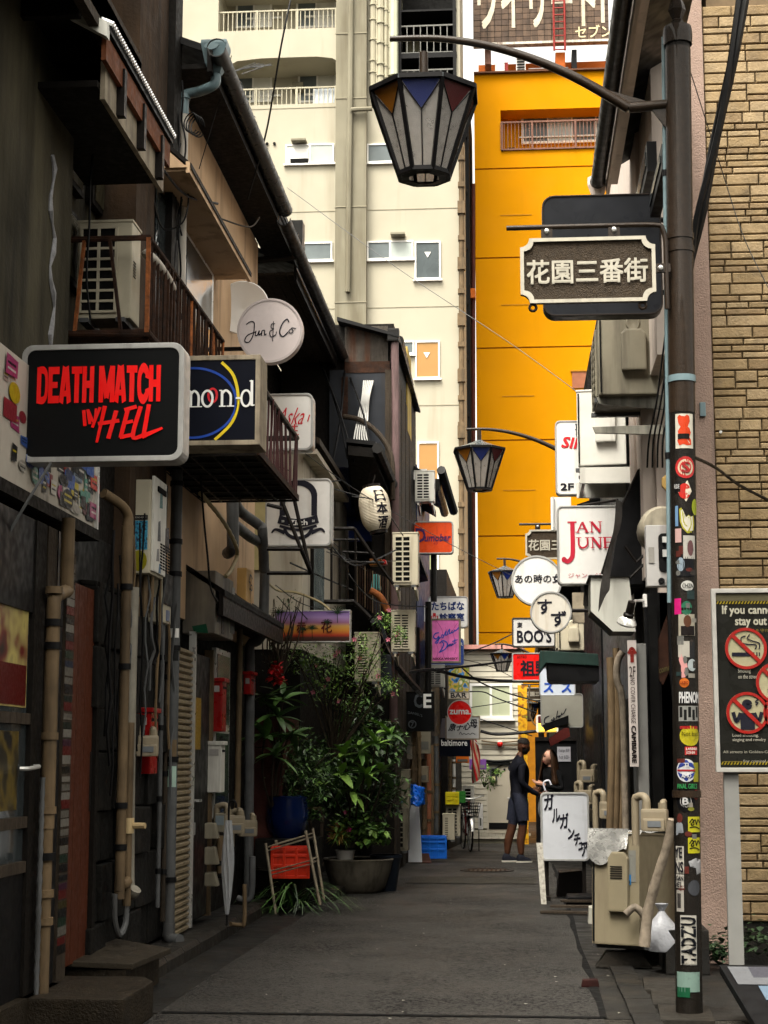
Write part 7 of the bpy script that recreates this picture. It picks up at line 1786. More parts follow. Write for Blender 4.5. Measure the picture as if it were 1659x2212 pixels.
t = thing('folded_umbrella', 'clear plastic folded umbrella with black crook hanging by the gas meters', 'umbrella', at(492, 1990, 13.7))
p = at(494, 1772, 13.7); q = at(490, 1975, 13.7)
MB().tube(smoothpts([p, p + Vector((0, 0, 0.12)), p + Vector((0.01, 0, 0.15)), p + Vector((0.04, 0, 0.16)), p + Vector((0.06, 0, 0.13)), p + Vector((0.06, 0, 0.1))], 4), 0.009, 8).build('crook', MA_BLACK, t, True)
mb = MB()
nn_ = 16
rws = []
for i in range(12):
 c_ = p.lerp(q, i / 11)
 r0 = 0.012 + 0.028 * sin(pi * min(1, (i / 11) * 0.9 + 0.1))
 rws.append([c_ + Vector((r0 * (1 + 0.3 * (k % 2)) * cos(2 * pi * k / nn_ + i * 0.12), r0 * (1 + 0.3 * (k % 2)) * sin(2 * pi * k / nn_ + i * 0.12), 0)) for k in range(nn_ + 1)])
mb.sheet(rws).build('canopy', M('clear_plastic', (0.55, 0.57, 0.6), 0.15, 0.1, 20, trans=0.55), t, True, fix=False)
MB().cyl(q, q + Vector((0, 0, -0.09)), 0.008, n=6).build('tip', MA_BLACK, t)
bc = thing('rusty_balcony', 'rust eaten iron balcony railing around the caged air conditioner', 'balcony', (-2.6, 11.7, 4.2))
bx0, bx1, by0, by1, bz0, bz1 = -2.98, -2.38, 10.35, 13.1, 4.22, 4.86
top = MB().tube([(bx0, by0, bz1), (bx1, by0, bz1), (bx1, by1, bz1)], 0.022, 8).build('handrail', MA_RUST, bc)
MB().tube([(bx0, by0, bz0), (bx1, by0, bz0), (bx1, by1, bz0)], 0.026, 8).build('bottom_rail', MA_RUST, bc)
for i, (x, dx) in enumerate(((-2.86, 0.05), (-2.55, -0.09), (bx1, 0))):
 MB().bar((x, by0, bz0), (x + dx, by0, bz1), 0.028, 0.02).build('bar', MA_RUSTO if i != 1 else MA_RUST, bc)
for i in range(26):
 y = by0 + 0.09 + i * 0.105
 MB().bar((bx1, y, bz0), (bx1 + rr.uniform(-0.01, 0.01), y + rr.uniform(-0.02, 0.02), bz1), 0.02, 0.016).build('bar', MA_RUST if rr.random() < 0.75 else MA_RUSTO, bc)
for i in range(8):
 MB().bar((bx0, by0 + 0.06 + i * 0.38, bz0 - 0.03), (bx1, by0 + 0.06 + i * 0.38, bz0 - 0.03), 0.03).build('floor_bar', MA_RUST, bc)
MB().box(bx0, bx1 - 0.03, by0 + 0.05, by1, bz0 - 0.012, bz0 + 0.003).build('floor_sheet', MA_IRON, bc)
pipe('curved_lagging', 'pale curved piece of lagging hanging on the rusty railing', 'lagging', [onx(312, 545, -2.42), onx(335, 565, -2.4), onx(360, 600, -2.4), onx(372, 625, -2.4)], [0.01] + [0.035] * 11 + [0.03] + [0.008] * 6, MA_WPIPE)
mbx = thing('mesh_balcony', 'black mesh floored balcony with thin brown bars beside the moon-d sign', 'balcony', (-2.3, 13.2, 3.7))
mx0, mx1, my0, my1, mz, mt_ = -2.75, -1.92, 12.05, 14.3, 3.72, 4.28
MB().box(mx0, mx1, my0, my1, mz + 0.012, mz + 0.02).build('mesh_sheet', M('net_black', (0.012, 0.012, 0.012), 0.8), mbx)
for i in range(9):
 y = my0 + (my1 - my0) * i / 8
 MB().bar((mx0, y, mz), (mx1, y, mz), 0.018).build('floor_bar', MA_IRON, mbx)
for i in range(6):
 x = mx0 + (mx1 - mx0) * i / 5
 MB().bar((x, my0, mz - 0.004), (x, my1, mz - 0.004), 0.012).build('floor_bar', MA_IRON, mbx)
MB().bar((mx1, my0, mz + 0.02), (mx1, my1, mz + 0.02), 0.05, 0.05).build('edge_angle', MA_RUST, mbx)
MB().tube([(mx1, my0, mt_), (mx1, my1, mt_), (mx1 - 0.75, my1, mt_)], 0.025, 8).build('handrail', MA_IRON, mbx)
for i in range(20):
 y = my0 + 0.05 + i * (my1 - my0 - 0.05) / 19
 MB().cyl((mx1, y, mz), (mx1 + rr.uniform(-.03, .03), y + rr.uniform(-0.06, 0.06), mt_), 0.009, n=5).build('bar', M('plum_bar', (0.06, 0.025, 0.025), 0.6), mbx)
for i in range(6):
 x = mx1 - 0.1 * i
 MB().cyl((x, my1, mz), (x, my1, mt_), 0.009, n=5).build('bar', MATS['plum_bar'], mbx)
fr_ = thing('iron_step_frame', 'slanting iron step frame in front of the Zilch sign', 'frame', at(640, 1240, 15.2))
for a, b in (((606, 1075, 15.0), (650, 1185, 15.0)), ((636, 1080, 15.2), (671, 1238, 15.2)), ((577, 1186, 15.0), (650, 1186, 15.0)), ((650, 1186, 15.0), (672, 1238, 15.2)), ((577, 1238, 15.2), (672, 1238, 15.2)), ((577, 1090, 15.0), (610, 1098, 15.0))):
 MB().cyl(at(*a), at(*b), 0.02, n=6).build('rod', MA_IRON, fr_)
# == right foreground clutter
def P_(pts, Y): return [at(u, v, Y) for u, v in pts]
Yn = 11.5
x0, x1, z0, z1 = rect(1541, 1271, 1850, 1668, Yn)
nb_ = thing('notice_board', 'black public notice with no smoking circle in aluminium frame on a post', 'notice board', (at(1587, 2105, Yn).x, Yn, 0))
fr = 0.03
ring_mesh([(x0, z0), (x1, z0), (x1, z1), (x0, z1)], [(x0 + fr, z0 + fr), (x1 - fr, z0 + fr), (x1 - fr, z1 - fr), (x0 + fr, z1 - fr)], Yn - 0.02, Yn + 0.03).build('frame', M('bright_aluminium', (0.5, 0.49, 0.46), 0.4, 0.08, 6, metal=0.4), nb_, bev=0.004)
MB().box(x0 + fr, x1 - fr, Yn, Yn + 0.02, z0 + fr, z1 - fr).build('panel', M('notice_black', (0.014, 0.014, 0.012), 0.3, 0.1, 4), nb_)
MB().box(x0 + fr, x1 - fr, Yn - 0.004, Yn, z1 - fr - 0.055, z1 - fr).build('top_band', SM('#6f6a52'), nb_)
for z, sgn in ((z1 - fr - 0.075, 1), (z0 + fr + 0.02, 1)):
 for i in range(44):
  x = x0 + fr + 0.004 + i * 0.021
  MB().extr([(x, Yn - 0.003, z), (x + 0.01, Yn - 0.003, z), (x + 0.02, Yn - 0.003, z + 0.02), (x + 0.01, Yn - 0.003, z + 0.02)], (0, 0.002, 0)).build('stripe', SM('#a8951c'), nb_)
def nt_(body, u0, v0, u1, v1, c, bold=0.02, lean_=0.0):
 a, b, c0, d = rect(u0, v0, u1, v1, Yn)
 lettering(body, SM(c), nb_, lambda s, q, dd=0: Vector((a + (b - a) * (s + lean_ * q), Yn - 0.004, c0 + (d - c0) * q)), bold)
nt_('If you cannot follow rules', 1560, 1308, 1790, 1331, '#d8d4c0', 0.03)
nt_('stay out of', 1588, 1332, 1680, 1356, '#d8d4c0', 0.03)
nt_('ルールを守れない方', 1603, 1358, 1690, 1366, '#8a7a3a', 0.0)
nt_('Smoking\non the streets', 1594, 1444, 1640, 1466, '#c8c4b4', 0.01)
nt_('Loud shouting,\nsinging and revelry', 1582, 1585, 1654, 1603, '#c8c4b4', 0.01)
for k, (tx, uu) in enumerate((('All streets in Golden-Gai are private property', 1562), ('For criminal act prevention', 1606), ('Drinking under the age', 1606))):
 nt_(tx, uu, 1621 + 20 * k, uu + (190 if k == 0 else 110), 1629 + 20 * k, '#b8b4a4', 0.0)
 if k: strokes([([(0, 0.5), (1, 0.5)], 0.6)], SM('#8a7a3a'), nb_, flat(*[at(q, 1625 + 20 * k, Yn).x for q in (1562, 1603)], at(1580, 1626 + 20 * k, Yn).z, at(1580, 1624 + 20 * k, Yn).z, Yn - 0.002), 30)
def ban(u, v, r, pic):
 c = at(u, v, Yn); k = r * Yn / FP
 MB().prism(disc(c.x, c.z, k, 36), Yn - 0.006, Yn - 0.001).build('circle', SM('#c4bd98'), nb_)
 f_ = flat(c.x - k, c.x + k, c.z - k, c.z + k, Yn - 0.006)
 strokes(pic, INK, nb_, f_, 1.0, name='pictogram')
 ring_mesh(disc(c.x, c.z, k, 36), disc(c.x, c.z, k * 0.86, 36), Yn - 0.014, Yn - 0.007).build('red_ring', SM('#b8241c'), nb_)
 strokes([([(0.16, 0.84), (0.84, 0.16)], 0.09)], SM('#b8241c'), nb_, f_, 1.0, name='red_bar', depth=0.009)
ban(1611, 1401, 44, [([(0.16, 0.36), (0.7, 0.36)], 0.09), ([(0.74, 0.36), (0.77, 0.36)], 0.09), ([(0.8, 0.36), (0.83, 0.36)], 0.09), ([(0.72, 0.48), (0.74, 0.58), (0.55, 0.6), (0.4, 0.64), (0.4, 0.76), (0.5, 0.8)], 0.03), ([(0.81, 0.48), (0.82, 0.62), (0.66, 0.68), (0.54, 0.74), (0.6, 0.84)], 0.03)])
ban(1614, 1540, 44, [(circle(0.5, 0.7, 0.06, n=10), 0.13), ([(0.5, 0.1), (0.5, 0.5)], 0.34), ([(0.34, 0.5), (0.24, 0.3), (0.16, 0.52)], 0.09), ([(0.66, 0.5), (0.76, 0.3), (0.84, 0.52)], 0.09), ([(0.7, 0.68), (0.76, 0.74), (0.7, 0.76), (0.78, 0.84)], 0.03)])
ban(1678, 1475, 44, [([(0.3, 0.3), (0.7, 0.7)], 0.1)])
ban(1690, 1610 - 70, 40, [([(0.3, 0.3), (0.7, 0.7)], 0.1)])
c = at(1587, 1900, Yn)
MB().box(c.x - 0.05, c.x + 0.05, Yn + 0.02, Yn + 0.06, 0.0, z0).build('post', M('post_grey', (0.22, 0.22, 0.21), 0.4, 0.08, 6, dirt=0.2), nb_, bev=0.004)
Ym = 9.3
mp_ = thing('map_board', 'low sloping map board with pale leaflets at the bottom right corner', 'board', (1.6, Ym, 0))
A = [Vector((1.14, 9.95, 0.30)), Vector((1.9, 9.95, 0.30)), Vector((1.9, 9.2, 0.02)), Vector((1.27, 9.2, 0.02))]
MB().extr(A, (0, 0.0, -0.05)).build('panel', MA_BLACK, mp_, bev=0.006)
up_ = (A[1] - A[0]).cross(A[3] - A[0]).normalized()
up_ = up_ if up_.z > 0 else -up_
for (s0, q0, s1, q1, c_) in ((0.05, 0.04, 0.9, 0.3, '#6a6c70'), (0.2, 0.32, 0.95, 0.52, '#64788a'), (0.3, 0.56, 0.98, 0.95, '#78766e'), (0.2, 0.04, 0.5, 0.2, '#4a4a52'), (0.4, 0.4, 0.8, 0.44, '#b09a3a'), (0.35, 0.6, 0.6, 0.75, '#6a90a8')):
 b = lambda s, q: A[0].lerp(A[1], s).lerp(A[3].lerp(A[2], s), q)
 MB().extr([b(s0, q0) + up_ * 0.003, b(s1, q0) + up_ * 0.003, b(s1, q1) + up_ * 0.003, b(s0, q1) + up_ * 0.003], up_ * 0.002 * (1 + s0)).build('leaflet', SM(c_), mp_)
MB().box(1.3, 1.34, 9.8, 9.86, 0, 0.24).box(1.75, 1.79, 9.8, 9.86, 0, 0.24).build('leg', MA_BLACK, mp_)
dw = thing('dark_doorway', 'unlit black doorway with a faint painted welcome figure', 'door', (1.2, 13.1, 0))
x0, x1, z0, z1 = rect(1398, 1280, 1500, 1960, 13.1)
MB().box(x0, x1, 13.1, 13.16, 0.1, z1).build('leaf', MA_BLACK, dw)
MB().box(x0 + 0.03, x0 + 0.1, 13.07, 13.1, 0.1, z1 - 0.1).build('stile', M('black_frame', (0.005, 0.005, 0.005), 0.4), dw)
MB().extr(P_([(1424, 1375), (1440, 1330), (1448, 1400), (1450, 1440), (1432, 1480), (1412, 1450), (1408, 1410)], 13.09), (0, -0.004, 0)).build('painted_figure', M('dim_painting', (0.035, 0.014, 0.008), 0.6, 0.4, 14), dw)
lettering('Welcome', M('dim_letters', (0.09, 0.08, 0.03), 0.6), dw, lambda s, q, d=0: at(1405 + 42 * s, 1460 - 14 * q - 12 * s, 13.08), 0.02)
x0, x1, z0, z1 = rect(1379, 1390, 1402, 1960, 12.95)
tag(MB().box(x0, x1, 12.95, 13.05, 0.05, z1).build('steel_column', M('column_grey', (0.14, 0.14, 0.135), 0.5, 0.12, 4, dirt=0.3), None, bev=0.004), 'plain grey steel column at the edge of the black doorway', 'column')
x0, x1, z0, z1 = rect(1358, 1383, 1377, 1656, 12.9)
bn = thing('vertical_banner', 'narrow white banner reading NO COVER CHARGE CAMBIARE beside the doorway', 'banner', (x0, 12.9, z0))
MB().box(x0, x1, 12.9, 12.92, z0, z1).build('strip', M('banner_cloth', (0.4, 0.36, 0.34), 0.7, 0.08, 5), bn)
rotf = lambda a, b: (lambda s, q, d=0: Vector((x0 + (x1 - x0) * (0.25 + 0.5 * q), 12.896, z1 + (z0 - z1) * (a + (b - a) * s))))
lettering('NO COVER CHARGE', SM('#3a2a2a'), bn, rotf(0.3, 0.66), 0.0)
lettering('CAMBIARE', SM('#1a1012'), bn, rotf(0.68, 0.97), 0.04)
lettering('2F', SM('#3a2a2a'), bn, flat(x0 + 0.01, x1 - 0.01, z1 - 0.28, z1 - 0.2, 12.898), 0.0)
strokes([([(0.5, 0.0), (0.5, 0.8)], 0.2), ([(0.1, 0.6), (0.5, 1.0), (0.9, 0.6)], 0.18)], SM('#8a2018'), bn, flat(x0, x1, z1 - 0.17, z1 - 0.06, 12.9), 0.5)
Yh = 13.2
hx = thing('shield_light_box', 'blank white shield shaped light box with dark sloping underside', 'light box', at(1320, 1390, Yh))
q = P_([(1276, 1247), (1358, 1247), (1373, 1364), (1324, 1364), (1276, 1320)], Yh)
MB().extr(q, (0, 0.5, 0)).build('case', M('shield_grey', (0.09, 0.088, 0.075), 0.5, 0.15, 4, dirt=0.3), hx, bev=0.006)
MB().extr([p + Vector((0, -0.012, 0)) for p in q], (0, 0.01, 0)).build('face', M('shield_white', (0.52, 0.52, 0.47), 0.45, 0.06, 3, dirt=0.3, dcol=(0.25, 0.24, 0.2)), hx)
MB().extr(P_([(1272, 1246), (1362, 1246), (1362, 1242), (1272, 1242)], Yh - 0.03), (0, 0.56, 0)).build('top_edge', MA_BLACK, hx)
aw = thing('torn_awning', 'torn black awning with a grey strip hanging loose above the shield box', 'awning', at(1390, 1250, 13.6))
MB().extr(P_([(1380, 1012), (1462, 1004), (1462, 1250), (1405, 1262), (1345, 1262), (1318, 1250), (1345, 1085)], 13.5), (0, 0.9, 0)).build('canopy', M('black_canvas', (0.006, 0.006, 0.007), 0.75, 0.3, 6), aw)
G = [[at(1330 - 36 * s + 5 * sin(6 * s), 1078 + 245 * s, 13.1 - 0.1 * s), at(1344 - 30 * s + 4 * sin(9 * s) - 10 * s * s, 1085 + (225 + 18 * sin(11 * s)) * s, 13.2 - 0.1 * s)] for s in [i / 16 for i in range(17)]]
mb = MB().sheet(G)
o = mb.build('torn_strip', M('grey_canvas', (0.12, 0.115, 0.11), 0.7, 0.3, 8), aw, True, fix=False)
for a, b in (((1347, 1085), (1300, 1240)), ((1380, 1015), (1346, 1086)), ((1350, 1180), (1375, 1215)), ((1375, 1215), (1400, 1190)), ((1360, 1250), (1410, 1200))):
 MB().cyl(at(*a, 13.35), at(*b, 13.35), 0.012, n=6).build('frame_rod', MA_IRON, aw)
x0, x1, z0, z1 = rect(1396, 1134, 1452, 1266, 11.5)
ec = thing('electric_cabinet', 'pale grey electric cabinet clamped beside the sticker covered post', 'cabinet', ((x0 + x1) / 2, 11.5, z0))
MB().box(x0, x1, 11.5, 11.62, z0, z1).build('case', M('cabinet_grey', (0.38, 0.37, 0.36), 0.5, 0.08, 5, dirt=0.35, dcol=(0.12, 0.1, 0.09)), ec, bev=0.006)
MB().prism(rrect(x0 + 0.085, x1 + 0.01, z0 + 0.1, z1 - 0.06, 0.03), 11.49, 11.505).build('cable_recess', MA_DARK, ec)
MB().box(x0 + 0.016, x0 + 0.055, 11.494, 11.5, z0 + 0.16, z0 + 0.27).build('inspection_window', M('cabinet_pane', (0.24, 0.23, 0.21), 0.3), ec)
MB().lathe([(0.022, 0.0), (0.022, 0.012), (0.012, 0.014), (0.0, 0.01)], (x0 + 0.1, 11.5, z0 + 0.035), 12, R=Matrix.Rotation(pi / 2, 3, 'X')).build('grommet', MA_BLACK, ec, True)
MB().box(x0 + 0.11, x1 - 0.02, 11.47, 11.5, z0 + 0.2, z0 + 0.25).box(x0 + 0.11, x1 - 0.02, 11.47, 11.5, z0 + 0.3, z0 + 0.34).build('cable_clamp', MA_ALU, ec)
MB().tube(smoothpts([(x1 - 0.03, 11.48, z0 + 0.06), (x1 - 0.035, 11.46, z0 - 0.05), (x1 - 0.03, 11.47, z0 - 0.6), (x1 - 0.0, 11.5, z0 - 0.9)], 5), 0.012, 6).build('cable', MA_BLACK, ec, True)
c = at(1432, 1138, 12.1)
tag(MB().lathe([(0.0, 0.0), (0.14, 0.0), (0.16, 0.03), (0.17, 0.12), (0.17, 0.3)], c, 20, R=Matrix.Rotation(-pi / 2, 3, 'X')).build('vent_cowl', M('tan_cowl', (0.28, 0.25, 0.19), 0.6, 0.3, 6, dirt=0.5), None, True), 'tan domed vent cowl above the pale electric cabinet', 'vent')
tag(MB().extr(P_([(1430, 1032), (1440, 1024), (1454, 1026), (1456, 1075), (1450, 1085), (1440, 1060), (1430, 1050)], 11.9), (0, 0.05, 0)).build('ochre_plate', M('ochre_leather', (0.3, 0.19, 0.05), 0.6), None, bev=0.01), 'rounded ochre plate peeking out beside the post', 'plate')
sp_ = thing('spot_lamp', 'silver bulb spotlight on a wall bracket by the shield box', 'lamp', at(1390, 1300, 12.6))
tl = Matrix.Rotation(radians(14), 3, 'Y') @ Matrix.Rotation(radians(25), 3, 'X')
c = at(1353, 1348, 12.3)
MB().lathe([(0.0, -0.01), (0.072, 0.0), (0.075, 0.012), (0.06, 0.04), (0.035, 0.06)], c, 20, R=tl).build('bulb', M('silvered_bulb', (0.6, 0.6, 0.57), 0.2, 0.08, 8, metal=0.5), sp_, True)
MB().lathe([(0.038, 0.055), (0.04, 0.08), (0.028, 0.09), (0.028, 0.18), (0.0, 0.18)], c, 14, R=tl).build('socket', MA_IRON, sp_, True)
MB().tube([c + tl @ Vector((0.02, 0, 0.14)), at(1372, 1298, 12.4), at(1392, 1297, 12.6)], 0.011, 8).build('bracket', MA_ALU, sp_, True)
MB().obox(at(1393, 1298, 12.6), (0.03, 0.06, 0.1)).build('wall_plate', MA_WHITE, sp_, bev=0.008)
gh = thing('green_hood', 'dark green sheet metal hood jutting over the katakana sign', 'hood', at(1230, 1472, 16.0))
MB().extr(P_([(1166, 1405), (1292, 1412), (1294, 1438), (1180, 1432), (1166, 1450)], 16.0), (0, 0.7, 0)).build('top', M('green_sheet', (0.018, 0.035, 0.03), 0.4, 0.25, 5, dirt=0.3), gh, bev=0.008)
MB().extr(P_([(1182, 1432), (1294, 1438), (1294, 1472), (1192, 1472), (1184, 1466)], 16.02), (0, 0.66, 0)).build('skirt', MA_BLACK, gh, bev=0.008)
gas_meter('gas meter beside the lamp post above the foil covered unit', at(1415, 1795, 11.7), 1.0, -0.2)
gas_meter('gas meter farther back beside the beige conduits', at(1318, 1768, 15.2), 1.0, -0.2)
for k, v in enumerate((1690, 1735, 1775)):
 gas_meter(['highest', 'middle', 'lowest'][k] + ' gas meter in the far cluster beside the standing sign', at(1272 - 6 * k, v, 18.8 - 0.25 * k), 0.95, -0.4)
pipe('lagged_pipe', 'thick tape wrapped pipe bending from the lamp post down to the ground unit', 'pipe', [at(1452, 1770, 11.6), at(1440, 1830, 11.65), at(1418, 1900, 11.7), at(1400, 1970, 11.75), at(1392, 2045, 11.75)], [0.028 + 0.012 * i / 16 + 0.003 * (i % 3 == 0) for i in range(17)], M('tape_lagging', (0.2, 0.165, 0.125), 0.6, 0.35, 12, 0.6, 20, dirt=0.4), n=10)
pipe('lagged_pipe', 'short tan lagged pipe looping beneath the ground unit valve', 'pipe', [at(1352, 1975, 12.0), at(1372, 1960, 12.0), at(1395, 1985, 12.0), at(1410, 2030, 12.0), at(1412, 2055, 12.0)], 0.026, MATS['tape_lagging'])
for k, (u, v0, v1, r, lb) in enumerate(((1320, 1420, 1790, 0.035, 'left'), (1332, 1400, 1800, 0.03, 'middle'), (1343, 1480, 1790, 0.022, 'right'))):
 pipe('conduit', lb + ' of three beige conduits left of the white banner', 'pipe', [at(u - 2, v0, 14.6), at(u, v0 + 60, 14.6), at(u + 2, v0 + 200, 14.6), at(u - 2, v1, 14.6)], r, MA_PIPEC)
pipe('conduit', 'bent tan conduit hanging in front of the beige ones', 'pipe', [at(1345, 1408, 14.2), at(1334, 1430, 14.2), at(1333, 1470, 14.2), at(1345, 1520, 14.2), at(1350, 1700, 14.2), at(1352, 1790, 14.2)], 0.03, MATS['tape_lagging'])
tag(MB().lathe([(0.03, 0.0), (0.1, 0.01), (0.13, 0.08), (0.1, 0.18), (0.04, 0.25), (0.02, 0.28), (0.05, 0.33)], (at(1430, 2000, 12.0).x, 12.0, 0.14), 14).build('plastic_bag', M('white_plastic', (0.36, 0.37, 0.4), 0.35, 0.15, 12, 1.0, 14), None, True), 'knotted white plastic bag behind the tape wrapped pipe', 'bag')
tag(MB().box(1.0, 1.3, 11.9, 12.5, 0.0, 0.3).build('concrete_plinth', MA_APRON, None, bev=0.01), 'low concrete plinth between the ground unit and the lamp post', 'plinth')
for k, (u, v, Y, w_, d, h, m_, lb) in enumerate(((1275, 2108, 11.2, 0.12, 0.08, 0.05, M('terracotta', (0.02, 0.005, 0.004), 0.7, 0.3, 9), 'dark red brick lying by the foot of the ground unit'), (1255, 1935, 17.2, 0.32, 0.5, 0.1, MA_BLACK, 'flat dark box on the ground behind the standing sign'), (1285, 1975, 15.4, 0.12, 0.2, 0.16, M('putty_acrylic'), 'small grey plastic block beside the flat dark box'), (1232, 1900, 18.4, 0.3, 0.4, 0.28, MA_IRON, 'black cabinet base under the standing sign'))):
 p = at(u, v, Y)
 tag(MB().extr([(p.x - w_ / 2, Y, 0.0), (p.x + w_ / 2, Y, 0.0), (p.x + w_ * 0.42, Y, h), (p.x - w_ * 0.4, Y, h * 0.92)], (0, d, 0)).build(('brick', 'flat_box', 'plastic_block', 'cabinet_base')[k] if k else 'loose_brick', m_, None, bev=0.008), lb, ('brick', 'box', 'block', 'cabinet')[k])
for k in range(3):
 p = ong(1230 + 20 * k, 1975 - 8 * k)
 tag(MB().obox((p.x, p.y, 0.02 + 0.02 * k), (0.55, 0.12, 0.02), Matrix.Rotation(-0.15 + 0.1 * k, 3, 'Z')).build('loose_plank', MA_WOODG), ['nearest', 'middle', 'farthest'][k] + ' loose grey plank lying on the right apron', 'plank')
x0, x1, z0, z1 = rect(1157, 1592, 1256, 1800, 26.6)
bb = thing('black_board', 'black display board standing behind the woman', 'board', ((x0 + x1) / 2, 26.6, gz(26.6)))
MB().box(x0, x1, 26.6, 26.66, gz(26.6), z1).build('panel', MA_BLACK, bb, bev=0.006)
MB().box(x0, x1, 26.57, 26.6, z1 - 0.06, z1).build('top_rail', MA_IRON, bb)
x0, x1, z0, z1 = rect(1204, 1613, 1233, 1645, 26.5)
ps = thing('paper_notice', 'white paper handwritten with charge and prices pinned to the black board', 'notice', (x0, 26.5, z0))
MB().box(x0, x1, 26.585, 26.595, z0, z1).build('sheet', SM('#b8b8c0'), ps)
lettering('charge 800', INK, ps, flat(x0 + 0.02, x1 - 0.02, z0 + 0.14, z0 + 0.2, 26.584), 0.0)
lettering('hot 600-', INK, ps, flat(x0 + 0.03, x1 - 0.02, z0 + 0.04, z0 + 0.1, 26.584), 0.0)
tag(MB().extr(P_([(1185, 1596), (1228, 1566), (1232, 1590), (1190, 1612)], 25.4), (0, 0.4, 0)).build('red_canopy', M('wine_canvas', (0.06, 0.008, 0.006), 0.7), None), 'small slanted dark red canopy above the black board', 'canopy')
tag(MB().extr(P_([(1172, 1566), (1228, 1545), (1228, 1562), (1178, 1580)], 23.2), (0, 0.3, 0)).build('black_canopy', MA_BLACK, None), 'slanted black canopy under the grey script sign', 'canopy')
yp = thing('painted_panel', 'tall yellow and red painted panel beside the clapboard house', 'panel', at(1132, 1700, 42.0))
x0, x1, z0, z1 = rect(1120, 1480, 1140, 1800, 41.8)
MB().box(x0, x1, 41.8, 41.85, gz(41.8), z1).build('panel', mosaic('painted_panel', ('#2a2a10', '#c88a10', '#d8a818', '#7a2a14', '#8a9a2a'), 5), yp)
def leaf_tuft(name, label, cat, spots, n, size, mat, seed, group=None, up=1.0):
 r = random.Random(seed)
 mb = MB()
 for k in range(n):
  c, R_ = r.choice(spots)
  p = Vector(c) + Vector((r.gauss(0, R_), r.gauss(0, R_), abs(r.gauss(0, R_ * up))))
  a, b = r.uniform(0, 2 * pi), r.uniform(-0.5, 0.9)
  d = Vector((cos(a) * cos(b), sin(a) * cos(b), sin(b)))
  s = size * r.uniform(0.6, 1.3)
  w_ = d.cross(Vector((0, 0, 1))).normalized() * s * 0.4
  mb.add([p, p + d * s * 0.5 + w_, p + d * s - Vector((0, 0, s * 0.25)), p + d * s * 0.5 - w_], [(0, 1, 2, 3)])
 return tag(mb.build(name, mat, None, fix=False), label, cat, group)
MA_LEAF = [M('leaf_%d' % i, c, 0.45, 0.35, 25, spec=0.5) for i, c in enumerate(((0.032, 0.075, 0.016), (0.065, 0.15, 0.026), (0.015, 0.038, 0.011), (0.15, 0.27, 0.045), (0.2, 0.33, 0.06)))]
leaf_tuft('ivy_tuft', 'dark ivy growing at the foot of the brick wall', 'ivy', [((at(1530, 2090, 12.2).x, 12.25, 0.05), 0.07), ((at(1550, 2090, 12.2).x, 12.3, 0.08), 0.08), ((at(1630, 2060, 12.3).x, 12.3, 0.1), 0.12)], 420, 0.06, MA_LEAF[2], 3)['kind'] = 'stuff'
# == farther left: crates, bicycle, flag, pipes
def crate(label, u0, v0, u1, v1, Y, mat, rz=0.0, holes=True):
 x0, x1, z0, z1 = rect(u0, v0, u1, v1, Y)
 w_, h = x1 - x0, z1 - z0
 t = thing('crate', label, 'crate', ((x0 + x1) / 2, Y + w_ * 0.4, z0), rz)
 L = wm(t)
 def bx(name, *b):
  mb = MB().box(*b)
  mb.v = [L @ p for p in mb.v]
  return mb.build(name, mat, t, bev=0.006)
 d = w_ * 0.4
 bx('floor', -w_ / 2, w_ / 2, -d, d, 0, 0.02)
 for s in (-1, 1):
  bx('side', s * w_ / 2 - 0.01, s * w_ / 2 + 0.01, -d, d, 0, h)
  bx('wall', -w_ / 2, w_ / 2, s * d - 0.008, s * d + 0.008, 0.0, h)
 for z in (0.0, h * 0.36, h * 0.68, h - 0.045):
  bx('rib', -w_ / 2 - 0.012, w_ / 2 + 0.012, -d - 0.02, -d - 0.008, z, z + 0.03)
 for k in range(4):
  x = -w_ / 2 + w_ * k / 3
  bx('upright', x - 0.014, x + 0.014, -d - 0.022, -d - 0.007, 0, h)
 return t
def plas(n, c): return M(n, c, 0.4, 0.12, 6, dirt=0.25)
crate('bright blue plastic crate on the road edge', 908, 1806, 962, 1855, 25.0, plas('blue_plastic', (0.008, 0.13, 0.6)), 0.05)
crate('yellow beer crate on top of the air conditioner', 964, 1711, 990, 1738, 27.7, plas('yellow_plastic', (0.6, 0.5, 0.01)))
crate('green crate behind the yellow beer crate', 988, 1709, 1004, 1734, 28.4, plas('green_plastic', (0.03, 0.2, 0.03)))
x0, x1, z0, z1 = rect(882, 1722, 912, 1836, 24.1)
tag(MB().extr([(x0, 24.1, gz(24.1) + .02), (x1, 24.0, gz(24) + .02), (x1 - 0.06, 24.2, z1), (x0 - 0.0, 24.3, z1)], (0, 0.08, 0)).build('foam_board', M('foam_white', (0.55, 0.57, 0.6), 0.6, 0.06, 4)), 'tall white foam board leaning beneath the blue tarpaulin', 'board')
rr = random.Random(21)
G = []
for i in range(12):
 row = []
 for j in range(12):
  s, q = i / 11, j / 11
  p = at(878 + 40 * s, 1694 + 12 * abs(s - 0.4) + (34 + 12 * sin(3 * s)) * q, 23.95 - 0.2 * sin(pi * s) * (0.5 + q))
  row.append(p + Vector((rr.uniform(-.012, .012), rr.uniform(-.03, .03), rr.uniform(-.012, .012))))
 G.append(row)
tp_ = MB().sheet(G).build('tarpaulin', M('tarp_blue', (0.006, 0.12, 0.62), 0.35, 0.2, 14), None, True, fix=False)
tag(tp_, 'crumpled blue tarpaulin draped over the foam board', 'tarpaulin')
md_ = tp_.modifiers.new('s', 'SOLIDIFY'); md_.thickness = 0.01
dpn = thing('dustpan', 'brown dustpan lying beside the blue crate', 'dustpan', ong(910, 1862))
c = at(911, 1858, 24.3)
